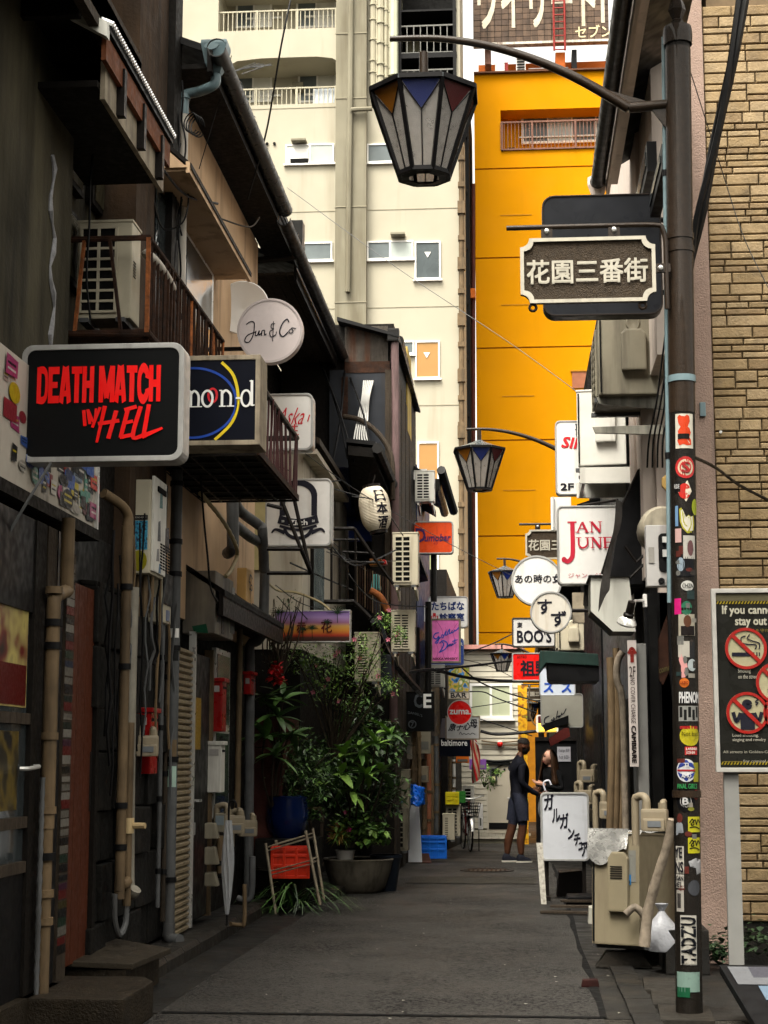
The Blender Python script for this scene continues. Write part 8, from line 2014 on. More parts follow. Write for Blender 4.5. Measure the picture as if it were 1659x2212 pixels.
MB().extr([(c.x - 0.16, 24.2, gz(24.3) + .005), (c.x + 0.15, 24.2, gz(24.3) + .005), (c.x + 0.13, 24.45, gz(24.3) + .01), (c.x - 0.13, 24.45, gz(24.3) + .01)], (0, 0, 0.015)).extr([(c.x - 0.13, 24.45, gz(24.3)), (c.x + 0.13, 24.45, gz(24.3)), (c.x + 0.09, 24.48, gz(24.3) + .13), (c.x - 0.11, 24.48, gz(24.3) + .13)], (0, 0.015, 0)).build('pan', M('brown_tin', (0.06, 0.025, 0.018), 0.5, 0.2, 6), dpn)
MB().cyl((c.x - 0.02, 24.47, gz(24.3) + .12), (c.x - 0.04, 24.5, gz(24.3) + .3), 0.014, n=6).build('handle', MATS['brown_tin'], dpn)
by = Vector((at(1016, 1832, 32.0).x, 32.0, gz(32.0)))
bk = thing('bicycle', 'black city bicycle with front basket parked facing the camera', 'bicycle', by, 0.16)
L = wm(bk)
def bpart(name, mb, mat, sm=True, par=None):
 mb.v = [L @ p for p in mb.v]
 return mb.build(name, mat, par or bk, sm)
RX = Matrix.Rotation(pi / 2, 3, 'Y')
for y in (0.0, 1.05):
 wh = bpart('wheel', MB().lathe([(0.33, -0.018), (0.345, 0), (0.33, 0.018), (0.315, 0)], (0, y, 0.345), 28, R=RX), MA_BLACK)
 bpart('rim', MB().lathe([(0.31, -0.012), (0.318, 0.0), (0.31, 0.012), (0.3, 0)], (0, y, 0.345), 28, R=RX), MA_ALU, True, wh)
 sp = MB()
 for k in range(14):
  a = 2 * pi * k / 14
  sp.cyl((0, y, 0.345), (0, y + 0.3 * cos(a), 0.345 + 0.3 * sin(a)), 0.0025, n=4)
 bpart('spokes', sp, MA_ALU, False, wh)
 bpart('mudguard', MB().lathe([(0.36, -0.03), (0.37, 0), (0.36, 0.03)], (0, y, 0.345), 14, -0.2 if y else 0.0, pi * 0.95, R=RX @ Matrix.Rotation(pi / 2, 3, 'Z')), MA_ALU)
bpart('fork', MB().tube([(-0.05, 0, 0.345), (-0.05, 0.08, 0.7), (0, 0.12, 0.78)], 0.012, 6).tube([(0.05, 0, 0.345), (0.05, 0.08, 0.7), (0, 0.12, 0.78)], 0.012, 6), MA_ALU)
bpart('frame', MB().tube([(0, 0.12, 0.76), (0, 0.16, 0.95)], 0.02, 8).tube([(0, 0.13, 0.8), (0, 0.3, 0.45), (0, 0.6, 0.3)], 0.02, 8).tube([(0, 0.6, 0.3), (0, 0.75, 0.8)], 0.018, 8).tube([(0, 0.6, 0.3), (0, 1.05, 0.345)], 0.014, 6).tube([(0, 0.72, 0.7), (0, 1.05, 0.345)], 0.012, 6), M('red_frame', (0.12, 0.012, 0.012), 0.35))
bpart('handlebar', MB().tube(smoothpts([(-0.3, 0.38, 1.04), (-0.28, 0.25, 1.05), (-0.1, 0.16, 1.0), (0.1, 0.16, 1.0), (0.28, 0.25, 1.05), (0.3, 0.38, 1.04)], 4), 0.012, 6), MA_ALU)
bpart('saddle', MB().lathe([(0, 0.05), (0.07, 0.04), (0.09, 0.0), (0.04, -0.04)], (0, 0.8, 0.86), 12), MA_BLACK)
bk_b = MB()
for z in (0.68, 0.74, 0.8, 0.86, 0.92):
 e = 0.13 + (z - 0.68) * 0.2
 bk_b.tube([(-e, -0.22, z), (e, -0.22, z), (e, 0.08, z), (-e, 0.08, z)], 0.007, 5, True)
for k in range(9):
 x = -0.13 + 0.26 * k / 8
 bk_b.cyl((x, -0.22, 0.68), (x * 1.35, -0.22, 0.93), 0.005, n=4).cyl((x, 0.08, 0.68), (x * 1.35, 0.08, 0.93), 0.005, n=4)
bk_b.box(-0.13, 0.13, -0.22, 0.08, 0.67, 0.68)
bpart('basket', bk_b, MA_BLACK, False)
fl = thing('striped_flag', 'limp red and white striped flag hanging at the far left', 'flag', at(1027, 1690, 32.2))
ns = 7
for k in range(ns):
 G = []
 for i in range(13):
  q = i / 12
  row = []
  for s in (k / ns, (k + 0.5) / ns, (k + 1) / ns):
   row.append(at(1013 + 17 * s + 10 * q + 3 * sin(5 * q + 6 * s), 1598 + 95 * q - 16 * s * q, 32.2 + 0.09 * sin(9 * s + 2 * q)))
  G.append(row)
 MB().sheet(G).build('stripe', M('flag_red', (0.4, 0.012, 0.014), 0.7) if k % 2 == 0 else M('flag_cream', (0.5, 0.4, 0.28), 0.7), fl, True, fix=False)
MB().cyl(at(1010, 1585, 32.2), at(1036, 1612, 32.2), 0.012, n=6).build('pole', MA_ALU, fl)
for k, (u, v0, v1, Y, r, m_) in enumerate(((916, 1640, 1830, 25.6, 0.04, MA_PIPEC), (924, 1600, 1820, 25.8, 0.05, M('dull_red')), (932, 1610, 1810, 26.2, 0.035, MA_PIPEC), (942, 1590, 1800, 27.0, 0.04, MA_PIPEG), (905, 1580, 1700, 25.2, 0.03, MA_PIPEC), (893, 1560, 1690, 24.4, 0.05, MA_PIPEC), (972, 1640, 1712, 30.0, 0.03, MA_PIPEC), (980, 1640, 1720, 30.4, 0.03, MA_WHITE))):
 pipe('wall_pipe', ['beige', 'dark red', 'second beige', 'grey', 'thin beige', 'stout beige', 'far beige', 'far white'][k] + ' pipe running up the dark row house wall', 'pipe', [at(u, v0, Y), at(u + 1, (v0 + v1) / 2, Y), at(u, v1, Y)], r, m_, bands=3, bmat=MA_PIPEC)
for k, (u0, v0, u1, v1, Y, m_, lb, nm) in enumerate(((898, 1570, 930, 1628, 25.4, AC_C['grimy'], 'dusty sticker covered meter cabinet under the black CE sign', 'meter_cabinet'), (905, 1655, 925, 1690, 25.3, MG, 'small gas meter housing on the dark row house', 'meter_housing'), (985, 1630, 1013, 1648, 33.6, MA_ORA, 'orange panel under the black awning', 'orange_board'), (1014, 1640, 1050, 1662, 35.5, M('purple', (0.12, 0.04, 0.2), 0.5), 'purple board behind the striped flag', 'purple_board'), (1033, 1737, 1043, 1792, 33.0, FA_W, 'narrow white standing sign behind the bicycle', 'narrow_sign'), (868, 1560, 890, 1640, 24.3, M('grimy_panel'), 'grimy cream wall cabinet behind the shrubs', 'wall_cabinet'))):
 x0, x1, z0, z1 = rect(u0, v0, u1, v1, Y)
 t = thing(nm, lb, ['cabinet', 'meter', 'panel', 'board', 'sign', 'cabinet'][k], ((x0 + x1) / 2, Y, z0))
 MB().box(x0, x1, Y, Y + 0.15, z0, z1).build('case', m_, t, bev=0.01)
 MB().box(x0 + 0.03, x1 - 0.03, Y - 0.006, Y, z0 + (z1 - z0) * 0.15, z0 + (z1 - z0) * 0.45).build('label', SM('#7a7a74'), t)
 if k == 4: MB().box(x0, x0 + 0.02, Y, Y + 0.1, gz(33), z0).build('leg', MA_IRON, t)
t = thing('sheet_metal_hood', 'dark curved sheet metal hood under the slotted air conditioner', 'hood', at(830, 1500, 21.0))
MB().extr(P_([(812, 1428), (822, 1412), (846, 1414), (848, 1500), (812, 1502)], 21.0), (0, 0.5, 0)).build('hood', MA_SLATE, t, bev=0.03)
MB().extr(P_([(806, 1290), (818, 1300), (840, 1400), (848, 1420), (830, 1420), (812, 1360)], 21.2), (0, 0.04, 0)).build('duct', MA_SLATE, t)
ld_ = thing('iron_landing', 'black iron stair landing with railing right of the Zilch sign', 'landing', at(770, 1370, 18.8))
for a, b, r in (((716, 1142), (765, 1142), 0.025), ((765, 1142), (808, 1205), 0.025), ((808, 1205), (850, 1262), 0.02), ((716, 1166), (775, 1166), 0.016), ((740, 1192), (808, 1196), 0.016), ((745, 1215), (830, 1215), 0.016), ((700, 1300), (765, 1300), 0.03), ((765, 1300), (800, 1335), 0.03), ((716, 1142), (716, 1300), 0.016), ((734, 1166), (734, 1300), 0.016), ((750, 1142), (750, 1300), 0.016), ((768, 1150), (768, 1310), 0.016)):
 MB().cyl(at(*a, 18.9), at(*b, 18.9), r, n=6).build('rail', MA_IRON, ld_)
for k in range(14):
 u = 772 + 5.5 * k
 MB().cyl(at(u, 1215 + k * 3, 19.2), at(u, 1300 + k * 4, 19.2), 0.007, n=5).build('bar', MA_RUST if k % 3 else MA_PIPEC, ld_)
for k, (u0, v0, u1, v1, c_, nm, lb) in enumerate(((798, 1206, 828, 1222, '#7a4a20', 'cardboard_box', 'brown cardboard box on the iron landing'), (800, 1240, 822, 1275, '#5aa8a8', 'turquoise_bundle', 'turquoise plastic bundle hanging on the iron landing'), (826, 1208, 836, 1220, '#b02018', 'red_can', 'small red can beside the cardboard box'))):
 x0, x1, z0, z1 = rect(u0, v0, u1, v1, 19.4)
 tag(MB().extr([(x0, 19.4, z0), (x1, 19.42, z0 + .01), (x1 - 0.02, 19.4, z1), (x0 + 0.03 * (k == 1), 19.4, z1)], (0, 0.14, 0)).build(nm, SM(c_), None, bev=0.02), lb, ('box', 'bundle', 'can')[k])
pipe('curved_lagging', 'rusty wrapped pipe end below the iron landing', 'lagging', [at(800, 1275, 19.0), at(822, 1290, 19.0), at(838, 1320, 19.0)], 0.04, MA_RUSTO)
# == planters, shrubs, rack
def blade(l, w_, curl=0.25, n=4):
 G = []
 for i in range(n + 1):
  q = i / n
  hw = w_ / 2 * sin(pi * min(1, 0.12 + 0.88 * q)) ** 0.7 if q < 1 else 0.001
  z = -curl * l * q * q
  G.append([(-hw, l * q, z + hw * 0.35), (0, l * q, z), (hw, l * q, z + hw * 0.35)])
 return MB().sheet(G)
def rosette_plant(name, label, base, heads, mats, ll, lw, seed, nl=9, stem=0.012):
 r = random.Random(seed)
 t = thing(name, label, 'plant', base, 0, 'plants in pots along the left wall')
 lf = [blade(ll, lw, 0.3).build('leaf', m, None, True, fix=False) for m in mats]
 used = [False] * len(lf)
 for h in heads:
  h = Vector(h)
  b = Vector(base)
  mid = b.lerp(h, 0.5) + Vector((r.uniform(-.08, .08), r.uniform(-.06, .06), 0))
  MB().tube(smoothpts([b, mid, h], 4), stem, 6).build('stem', MA_WOODG, t, True)
  for k in range(nl):
   i = r.randrange(len(lf))
   el = r.uniform(-0.5, 1.0)
   o = lf[i] if not used[i] else lf[i].copy()
   if used[i]: COL.objects.link(o)
   used[i] = True
   o.parent = t
   o.location = h - b + Vector((0, 0, -0.02 * k / 3))
   o.rotation_euler = (el, r.uniform(-.3, .3), 2 * pi * k / nl + r.uniform(-.3, .3))
   s = r.uniform(0.7, 1.15)
   o.scale = (s, s, s)
 for i, u_ in enumerate(used):
  if not u_: bpy.data.objects.remove(lf[i])
 return t
def shrub(name, label, base, blobs, n, size, mats, seed, cat='shrub', br=8, flowers=None, asp=0.42):
 r = random.Random(seed)
 t = thing(name, label, cat, base, 0, 'plants in pots along the left wall')
 b = Vector(base)
 st = MB()
 for k in range(br):
  c, R_ = blobs[k % len(blobs)]
  e = Vector(c) + Vector((r.uniform(-1, 1), r.uniform(-1, 1), r.uniform(-.3, 1))) * R_ * 0.8
  st.tube(smoothpts([b, b.lerp(e, 0.45) + Vector((r.uniform(-.1, .1), r.uniform(-.1, .1), 0.05)), e], 4), [0.014 * (1 - 0.75 * i / 8) for i in range(9)], 5)
 st.build('branches', MA_WOODG, t, True)
 for mi, m in enumerate(mats):
  mb = MB()
  for k in range(n // len(mats)):
   c, R_ = r.choice(blobs)
   d = Vector((r.gauss(0, 1), r.gauss(0, 1), r.gauss(0, 1))).normalized() * R_ * (r.random() ** 0.45)
   p = Vector(c) + Vector((d.x, d.y * 0.8, d.z))
   a, e = r.uniform(0, 2 * pi), r.uniform(-0.9, 0.8)
   dr = Vector((cos(a) * cos(e), sin(a) * cos(e), sin(e)))
   s = size * r.uniform(0.55, 1.25)
   sd = dr.cross(Vector((r.uniform(-.4, .4), r.uniform(-.4, .4), 1))).normalized() * s * asp * 0.5
   mb.add([p, p + dr * s * 0.45 + sd, p + dr * s + Vector((0, 0, -s * 0.15)), p + dr * s * 0.45 - sd], [(0, 1, 2), (0, 2, 3)])
  mb.build('foliage', m, t, fix=False)['kind'] = 'stuff'
 if flowers:
  mb = MB()
  for k in range(flowers[1]):
   c, R_ = r.choice(blobs)
   p = Vector(c) + Vector((r.uniform(-1, 1), r.uniform(-1, .2), r.uniform(-1, 1))) * R_
   for j in range(5):
    a = 2 * pi * j / 5
    e1, e2 = Vector((cos(a), -0.3, sin(a))) * 0.022, Vector((cos(a + 0.9), -0.3, sin(a + 0.9))) * 0.022
    mb.add([p, p + e1, p + (e1 + e2) * 0.8, p + e2], [(0, 1, 2, 3)])
  mb.build('blossom', flowers[0], t, fix=False)['kind'] = 'stuff'
 return t
B = lambda u, v, Y, r: (tuple(at(u, v, Y)), r)
def pot(name, label, c, prof, mat, n=24, soil=None):
 t = thing(name, label, 'planter', c, 0, 'planters along the left wall')
 MB().lathe(prof, c, n).build('pot', mat, t, True)
 r, z = prof[-1][0], prof[-1][1]
 MB().lathe([(r * 0.99, z - 0.03), (0, z - 0.02)], c, n).build('soil', M('soil', (0.02, 0.014, 0.01), 0.95, 0.4, 20, 0.8, 30), t)
 return t
tub = Vector((at(768, 1915, 18.6).x, 18.9, 0.0))
pot('concrete_tub', 'wide grey tub planter standing on the road edge', tub, [(0.24, 0.0), (0.3, 0.04), (0.36, 0.22), (0.385, 0.33), (0.40, 0.36), (0.385, 0.375), (0.35, 0.36)], M('tub_grey', (0.13, 0.115, 0.09), 0.6, 0.25, 5, 0.3, 30, dirt=0.5))
bp = Vector((at(832, 1915, 19.0).x, 19.1, 0.0))
pot('dark_bucket', 'tall dark blue bucket beside the wide grey tub', bp, [(0.12, 0), (0.17, 0.36), (0.185, 0.37), (0.185, 0.4), (0.165, 0.4)], M('bucket_navy', (0.01, 0.014, 0.022), 0.4))
cp = at(618, 1800, 17.2)
pot('ceramic_pot', 'glossy deep blue ceramic pot behind the wire rack', Vector((cp.x, 17.3, cp.z - 0.05)), [(0.14, 0), (0.2, 0.1), (0.225, 0.25), (0.2, 0.38), (0.21, 0.42), (0.19, 0.43)], M('cobalt_glaze', (0.002, 0.009, 0.05), 0.12, 0.2, 6, coat=0.6))
tag(MB().box(cp.x - 0.3, cp.x + 0.32, 17.05, 17.7, 0.0, cp.z - 0.05).build('stone_bench', MA_STONE, None, bev=0.02), 'dark block supporting the blue ceramic pot', 'block')
wp = at(746, 1822, 18.7)
pot('white_pot', 'small white pot standing in the wide grey tub', Vector((wp.x, 18.7, 0.34)), [(0.08, 0), (0.11, 0.12), (0.12, 0.13), (0.105, 0.13)], M('white_plastic_pot', (0.5, 0.48, 0.45), 0.5, 0.1, 5, dirt=0.3))
dpx = at(578, 1960, 16.4)
pot('square_planter', 'dark square planter behind the wire rack', Vector((dpx.x, 16.9, 0.1)), [(0.3, 0), (0.33, 0.26), (0.35, 0.28), (0.31, 0.28)], M('step_concrete'), 4)
rk = thing('wire_rack', 'rusty wire shelf rack leaning beside the planters', 'rack', ong(640, 1960))
rk0 = [at(572, 1812, 16.5), at(655, 1790, 16.5), at(668, 1800, 17.0), at(683, 1792, 17.2)]
lg = [(at(574, 1822, 16.4), at(596, 1975, 16.2)), (at(660, 1795, 16.4), at(692, 1955, 16.2)), (at(676, 1790, 17.0), at(700, 1945, 16.8)), (at(596, 1815, 17.0), at(612, 1940, 16.9))]
for a, b in lg:
 MB().cyl(a, b, 0.014, n=8).build('leg', M('rack_metal', (0.2, 0.17, 0.12), 0.6, 0.4, 20, dirt=0.5, dcol=(0.07, 0.03, 0.015), streak=False), rk, True)
for q in (0.06, 0.4):
 c4 = [a.lerp(b, q) for a, b in lg]
 for i in range(4):
  for dz in (0, -0.035):
   MB().cyl(c4[i] + Vector((0, 0, dz)), c4[(i + 1) % 4] + Vector((0, 0, dz)), 0.006, n=5).build('shelf_edge', MATS['rack_metal'], rk)
 for k in range(9):
  s = (k + 0.5) / 9
  MB().cyl(c4[0].lerp(c4[1], s), c4[3].lerp(c4[2], s), 0.004, n=4).build('shelf_wire', MATS['rack_metal'], rk)
crate('orange red beer crate on the wire rack', 584, 1830, 662, 1898, 16.45, plas('red_plastic', (0.6, 0.03, 0.008)), 0.12)
wf_ = thing('wooden_stand', 'weathered wooden frame stand behind the wire rack', 'stand', at(672, 1880, 17.6))
for a, b in (((640, 1742), (702, 1748)), ((646, 1745), (652, 1880)), ((668, 1748), (678, 1870)), ((698, 1750), (690, 1880)), ((640, 1870), (700, 1866))):
 MB().bar(at(*a, 17.7), at(*b, 17.7), 0.035).build('bar', MA_WOODG if b[1] > 1800 else MA_PIPEC, wf_)
sp_ = thing('spider_plant', 'long strappy leaves spilling onto the road by the wire rack', 'plant', ong(640, 1950), 0, 'plants in pots along the left wall')
r = random.Random(8)
b0 = ong(636, 1968)
for k in range(60):
 a = r.uniform(-3.1, 0.9)
 l = r.uniform(0.35, 0.75)
 d = Vector((cos(a), sin(a), 0))
 pts = smoothpts([b0 + Vector((r.uniform(-.12, .1), r.uniform(-.1, .1), 0.05)), b0 + d * l * 0.4 + Vector((0, 0, r.uniform(0.04, 0.3))), b0 + d * l * 0.8 + Vector((r.uniform(-.08, .08), 0, r.uniform(0.02, 0.14))), b0 + d * l + Vector((0, 0, 0.015))], 4)
 sd = d.cross(Vector((0, 0, 1))) * 0.011
 MB().sheet([[p - sd * (1 - i / 14), p + sd * (1 - i / 14)] for i, p in enumerate(pts)]).build('leaf', MA_LEAF[r.choice((0, 1, 0, 2))], sp_, True, fix=False)
rosette_plant('loquat', 'large drooping dark green leaves of a loquat beside the grey downpipe', at(590, 1760, 17.2), [at(572, 1500, 17.0), at(600, 1540, 16.9), at(572, 1585, 16.8), at(612, 1500, 17.2), at(592, 1625, 16.9), at(628, 1580, 17.1)], [MA_LEAF[0], MA_LEAF[1]], 0.3, 0.085, 2, 10)
rosette_plant('rhododendron', 'pale green rosettes of upright leaves above the wide grey tub', at(770, 1840, 18.9), [at(736, 1665, 18.2), at(790, 1668, 18.1), at(812, 1600, 18.3), at(842, 1580, 18.6), at(742, 1625, 18.4), at(775, 1610, 18.4), at(700, 1680, 18.2), at(826, 1660, 18.4), at(760, 1705, 18.2)], [MA_LEAF[1], MA_LEAF[3], MA_LEAF[3], MA_LEAF[0]], 0.27, 0.08, 5, 10)
shrub('evergreen_shrub', 'dense dark evergreen shrub behind the blue ceramic pot', at(640, 1760, 17.4), [B(625, 1680, 17.5, 0.34), B(660, 1720, 17.4, 0.3), B(590, 1700, 17.6, 0.25), B(680, 1660, 17.7, 0.3), B(640, 1620, 17.9, 0.3)], 2600, 0.07, [MA_LEAF[0], MA_LEAF[2], MA_LEAF[1]], 12)
shrub('tall_shrub', 'tall leafy shrub rising from the wide grey tub', at(780, 1840, 19.0), [B(760, 1700, 19.1, 0.36), B(800, 1640, 19.3, 0.34), B(730, 1620, 19.3, 0.3), B(780, 1560, 19.5, 0.32), B(830, 1710, 19.2, 0.3), B(770, 1770, 19.0, 0.3), B(700, 1720, 19.0, 0.26), B(840, 1600, 19.6, 0.26)], 3400, 0.095, [MA_LEAF[0], MA_LEAF[2], MA_LEAF[1], MA_LEAF[1], MA_LEAF[2]], 13, br=14)
shrub('peach_blossom', 'sparse twigs with fresh leaves and pink blossom below the sunset sign', at(720, 1640, 18.7), [B(690, 1420, 18.3, 0.24), B(740, 1420, 18.2, 0.24), B(790, 1400, 18.3, 0.2), B(700, 1480, 18.5, 0.25), B(830, 1340, 18.6, 0.12), B(650, 1420, 18.4, 0.2), B(760, 1500, 18.6, 0.28), B(860, 1370, 18.6, 0.12), B(840, 1480, 18.7, 0.14), B(720, 1450, 18.4, 0.3), B(800, 1440, 18.4, 0.25)], 2000, 0.06, [MA_LEAF[3], MA_LEAF[4], MA_LEAF[1]], 14, br=22, flowers=(M('pink_petal', (0.6, 0.16, 0.24), 0.6), 16), asp=0.3)
shrub('hydrangea', 'bright green bushy plant in the wide grey tub', at(760, 1830, 18.6), [B(740, 1790, 18.55, 0.16), B(790, 1800, 18.5, 0.14), B(770, 1770, 18.6, 0.16), B(820, 1800, 18.6, 0.12)], 520, 0.085, [MA_LEAF[1], MA_LEAF[3]], 15, asp=0.7, flowers=(M('magenta_petal', (0.6, 0.02, 0.22), 0.5), 5))
shrub('dry_grass', 'yellowish tuft in the small white pot', at(746, 1815, 18.6), [B(740, 1795, 18.5, 0.09), B(728, 1805, 18.5, 0.07)], 160, 0.13, [M('dry_leaf', (0.3, 0.2, 0.05), 0.7, 0.3, 20), MA_LEAF[3]], 16, br=3, asp=0.14)
shrub('bare_twigs', 'tangle of brown bare twigs left of the sunset sign', at(600, 1480, 17.5), [B(585, 1360, 17.3, 0.2), B(610, 1320, 17.4, 0.2), B(640, 1300, 17.6, 0.15), B(590, 1420, 17.4, 0.2)], 60, 0.05, [MA_LEAF[0]], 17, br=26)
shrub('red_flowers', 'bunch of red artificial flowers hanging beside the red letter box', at(600, 1480, 17.0), [B(598, 1445, 16.9, 0.07), B(606, 1470, 16.9, 0.06), B(592, 1462, 16.9, 0.06)], 90, 0.07, [M('red_petal', (0.42, 0.01, 0.012), 0.6, 0.3, 20)], 18, br=3, asp=0.8)
shrub('potted_tree', 'small green shrub against the cream door at the alley end', at(1046, 1700, 40.5), [B(1048, 1672, 40.5, 0.26), B(1058, 1690, 40.5, 0.18), B(1076, 1668, 40.6, 0.1), B(1040, 1660, 40.6, 0.2)], 420, 0.09, [MA_LEAF[1], MA_LEAF[3]], 19, br=6)
tag(MB().box(-3.2, -2.45, 17.3, 22.0, 0.0, 1.9).build('brick_garden_wall', M('wine_brick', (0.06, 0.02, 0.016), 0.8, 0.35, 8, 0.3, 30)), 'dark wine red wall behind the shrubs', 'wall')
# == the couple talking
def skin_mesh(V, E, sub=2):
 me = bpy.data.meshes.new('b')
 me.from_pydata([v[0] for v in V], E, [])
 o = bpy.data.objects.new('b', me)
 COL.objects.link(o)
 o.modifiers.new('k', 'SKIN')
 for i, v in enumerate(V):
  me.skin_vertices[0].data[i].radius = (v[1], v[2])
  me.skin_vertices[0].data[i].use_root = (i == 0)
 s = o.modifiers.new('s', 'SUBSURF')
 s.levels = s.render_levels = sub
 dg = bpy.context.evaluated_depsgraph_get()
 r = bpy.data.meshes.new_from_object(o.evaluated_get(dg))
 bpy.data.objects.remove(o)
 return r
def head_mb(c, yaw, pitch, h=0.235):
 R = Matrix.Rotation(yaw, 3, 'Z') @ Matrix.Rotation(pitch, 3, 'Y')
 mb = MB()
 n, m = 20, 14
 V = []
 for j in range(m + 1):
  th = pi * j / m
  z = cos(th)
  for i in range(n):
   a = 2 * pi * i / n
   x, y = sin(th) * cos(a), sin(th) * sin(a)
   X, Y, Z = x * 0.093, y * 0.073, z * h / 2
   f = max(0, cos(a))
   if z < 0: Y *= 1 + 0.28 * z; X *= 1 + 0.12 * z * (1 - f)
   if f > 0.93 and -0.45 < z < 0.2: X += 0.02 * (0.2 - z) * 1.6 * (f - 0.93) / 0.07
   if f > 0.8 and z < -0.78: X += 0.018
   if f > 0.7 and 0.08 < z < 0.35: X -= 0.006
   if f > 0.9 and -0.75 < z < -0.5: X += 0.008
   V.append(c + R @ Vector((X, Y, Z)))
 F = [(j * n + i, j * n + (i + 1) % n, (j + 1) * n + (i + 1) % n, (j + 1) * n + i) for j in range(m) for i in range(n)]
 mb.add(V, F)
 for s in (-1, 1):
  mb.lathe([(0, 0.012), (0.02, 0.01), (0.028, 0), (0.015, -0.008)], c + R @ Vector((-0.008, s * 0.072, -0.01)), 10, R=R @ Matrix.Rotation(-s * 1.4, 3, 'X'))
 return mb, R
def hand(mb, wrist, dirv, palm_n, curl, s=1.0):
 d = Vector(dirv).normalized(); n = Vector(palm_n).normalized(); sd = d.cross(n).normalized(); w_ = Vector(wrist)
 mb.obox(w_ + d * 0.045 * s, (0.085 * s, 0.03 * s, 0.1 * s), Matrix((sd, n, d)).transposed())
 for k, l in enumerate((0.066, 0.076, 0.07, 0.055)):
  p = w_ + d * 0.09 * s + sd * (0.031 - 0.021 * k) * s
  pts = [p]
  a = 0.0
  for j in range(3):
   a += curl
   pts.append(pts[-1] + (d * cos(a) + n * sin(a)) * l / 3 * 1.15 * s)
  mb.tube(pts, [0.0095 * s, 0.009 * s, 0.008 * s, 0.006 * s], 6)
 p = w_ + d * 0.03 * s + sd * 0.04 * s
 mb.tube([p, p + (sd * 0.6 + d * 0.7 + n * 0.3) * 0.035 * s, p + (sd * 0.5 + d * 1.4 + n * 0.7) * 0.04 * s], [0.013 * s, 0.011 * s, 0.007 * s], 6)
def person(name, label, base, rz, V, E, pick, mats, headspec, hands, skin):
 t = thing(name, label, 'person', base, rz)
 L = wm(t)
 me = skin_mesh(V, E)
 mb = MB()
 mb.add([p.co for p in me.vertices], [tuple(p.vertices) for p in me.polygons])
 nb = len(mb.f)
 hm, R = head_mb(*headspec)
 mb.add(hm.v, hm.f)
 for h in hands: hand(mb, *h)
 loc = [p.copy() for p in mb.v]
 mb.v = [L @ p for p in mb.v]
 o = mb.build('body', mats[0], t, True, fix=False)
 for m in mats[1:]: o.data.materials.append(m)
 for i, p in enumerate(o.data.polygons):
  c = sum((loc[k] for k in p.vertices), Vector()) / len(p.vertices)
  p.material_index = pick(c) if i < nb else 0
 return t, L, R
SK1, SK2 = M('brown_skin', (0.075, 0.03, 0.016), 0.5, 0.1, 20), M('light_skin', (0.5, 0.27, 0.19), 0.5, 0.08, 20)
NAVY, NAVY2, COAT = M('navy_knit', (0.0035, 0.004, 0.008), 0.85, 0.25, 30, 0.4, 90), M('navy_shorts', (0.02, 0.023, 0.038), 0.8, 0.25, 25, 0.3, 60), M('black_coat', (0.006, 0.006, 0.007), 0.8, 0.3, 25, 0.3, 60)
HAIR, HAIRB = M('black_hair', (0.01, 0.008, 0.007), 0.7, 0.3, 80, 0.6, 160), M('brown_hair', (0.05, 0.024, 0.012), 0.45, 0.4, 40, 0.5, 120, stretch=(6, 6, 0.4))
Vm = [((0, 0, 0.98), .115, .16), ((0.015, 0, 1.12), .098, .145), ((0.01, 0, 1.3), .135, .18), ((0.0, 0, 1.44), .1, .175), ((0.02, 0, 1.54), .055, .06), ((0.05, 0, 1.62), .05, .055),
  ((0.0, -.19, 1.42), .062, .06), ((-.03, -.25, 1.16), .05, .05), ((0.16, -.23, 1.02), .04, .04), ((0.26, -.2, 0.99), .03, .03),
  ((0.0, .19, 1.42), .062, .06), ((-.02, .25, 1.16), .05, .05), ((0.15, .23, 1.04), .04, .04), ((0.25, .2, 1.03), .03, .03),
  ((0.0, -.095, 0.9), .1, .1), ((0.02, -.1, 0.7), .095, .09), ((0.03, -.1, 0.5), .068, .068), ((-.01, -.1, 0.32), .07, .066), ((0.0, -.1, 0.1), .042, .042),
  ((0.0, .095, 0.9), .1, .1), ((-.04, .1, 0.7), .095, .09), ((-.08, .1, 0.5), .068, .068), ((-.14, .1, 0.32), .07, .066), ((-.16, .1, 0.1), .042, .042)]
Em = [(0, 1), (1, 2), (2, 3), (3, 4), (4, 5), (3, 6), (6, 7), (7, 8), (8, 9), (3, 10), (10, 11), (11, 12), (12, 13), (0, 14), (14, 15), (15, 16), (16, 17), (17, 18), (0, 19), (19, 20), (20, 21), (21, 22), (22, 23)]
mp = at(1122, 1850, 25.0)
def pickm(c):
 if c.z > 1.55: return 0
 if c.z > 1.0 or abs(c.y) > 0.185 and c.z > 0.9: return 1 if not (c.x > 0.235) else 0
 return 2 if c.z > 0.55 else 0
t, L, R = person('person', 'man in navy shirt and shorts seen from the side talking with the woman', (mp.x, 25.0, gz(25)), 0.28, Vm, Em, pickm, [SK1, NAVY, NAVY2], (Vector((0.085, 0, 1.70)), -0.15, 0.22, 0.25), [((0.26, -.2, 0.99), (1, 0, -.1), (0, 0.6, 0.8), 0.6), ((0.25, .2, 1.03), (1, -.2, 0), (0, -.5, 0.8), 0.5)], SK1)
def ltr(mb): mb.v = [L @ p for p in mb.v]; return mb
hc = Vector((0.085, 0, 1.70))
hm = MB().lathe([(0.0, 0.124), (0.05, 0.112), (0.08, 0.07), (0.083, 0.03)], (0, 0, 0), 18)
hm.v = [hc + R @ Vector((p.x * 1.14 - 0.012, p.y * 0.94, p.z)) for p in hm.v]
ltr(hm).build('cropped_hair', HAIR, t, True)
bd_ = MB().lathe([(0.066, -0.02), (0.07, -0.06), (0.055, -0.11), (0.02, -0.135), (0, -0.135)], (0, 0, 0), 14, -1.7, 1.7)
bd_.v = [hc + R @ Vector((p.x * 1.35, p.y, p.z)) for p in bd_.v]
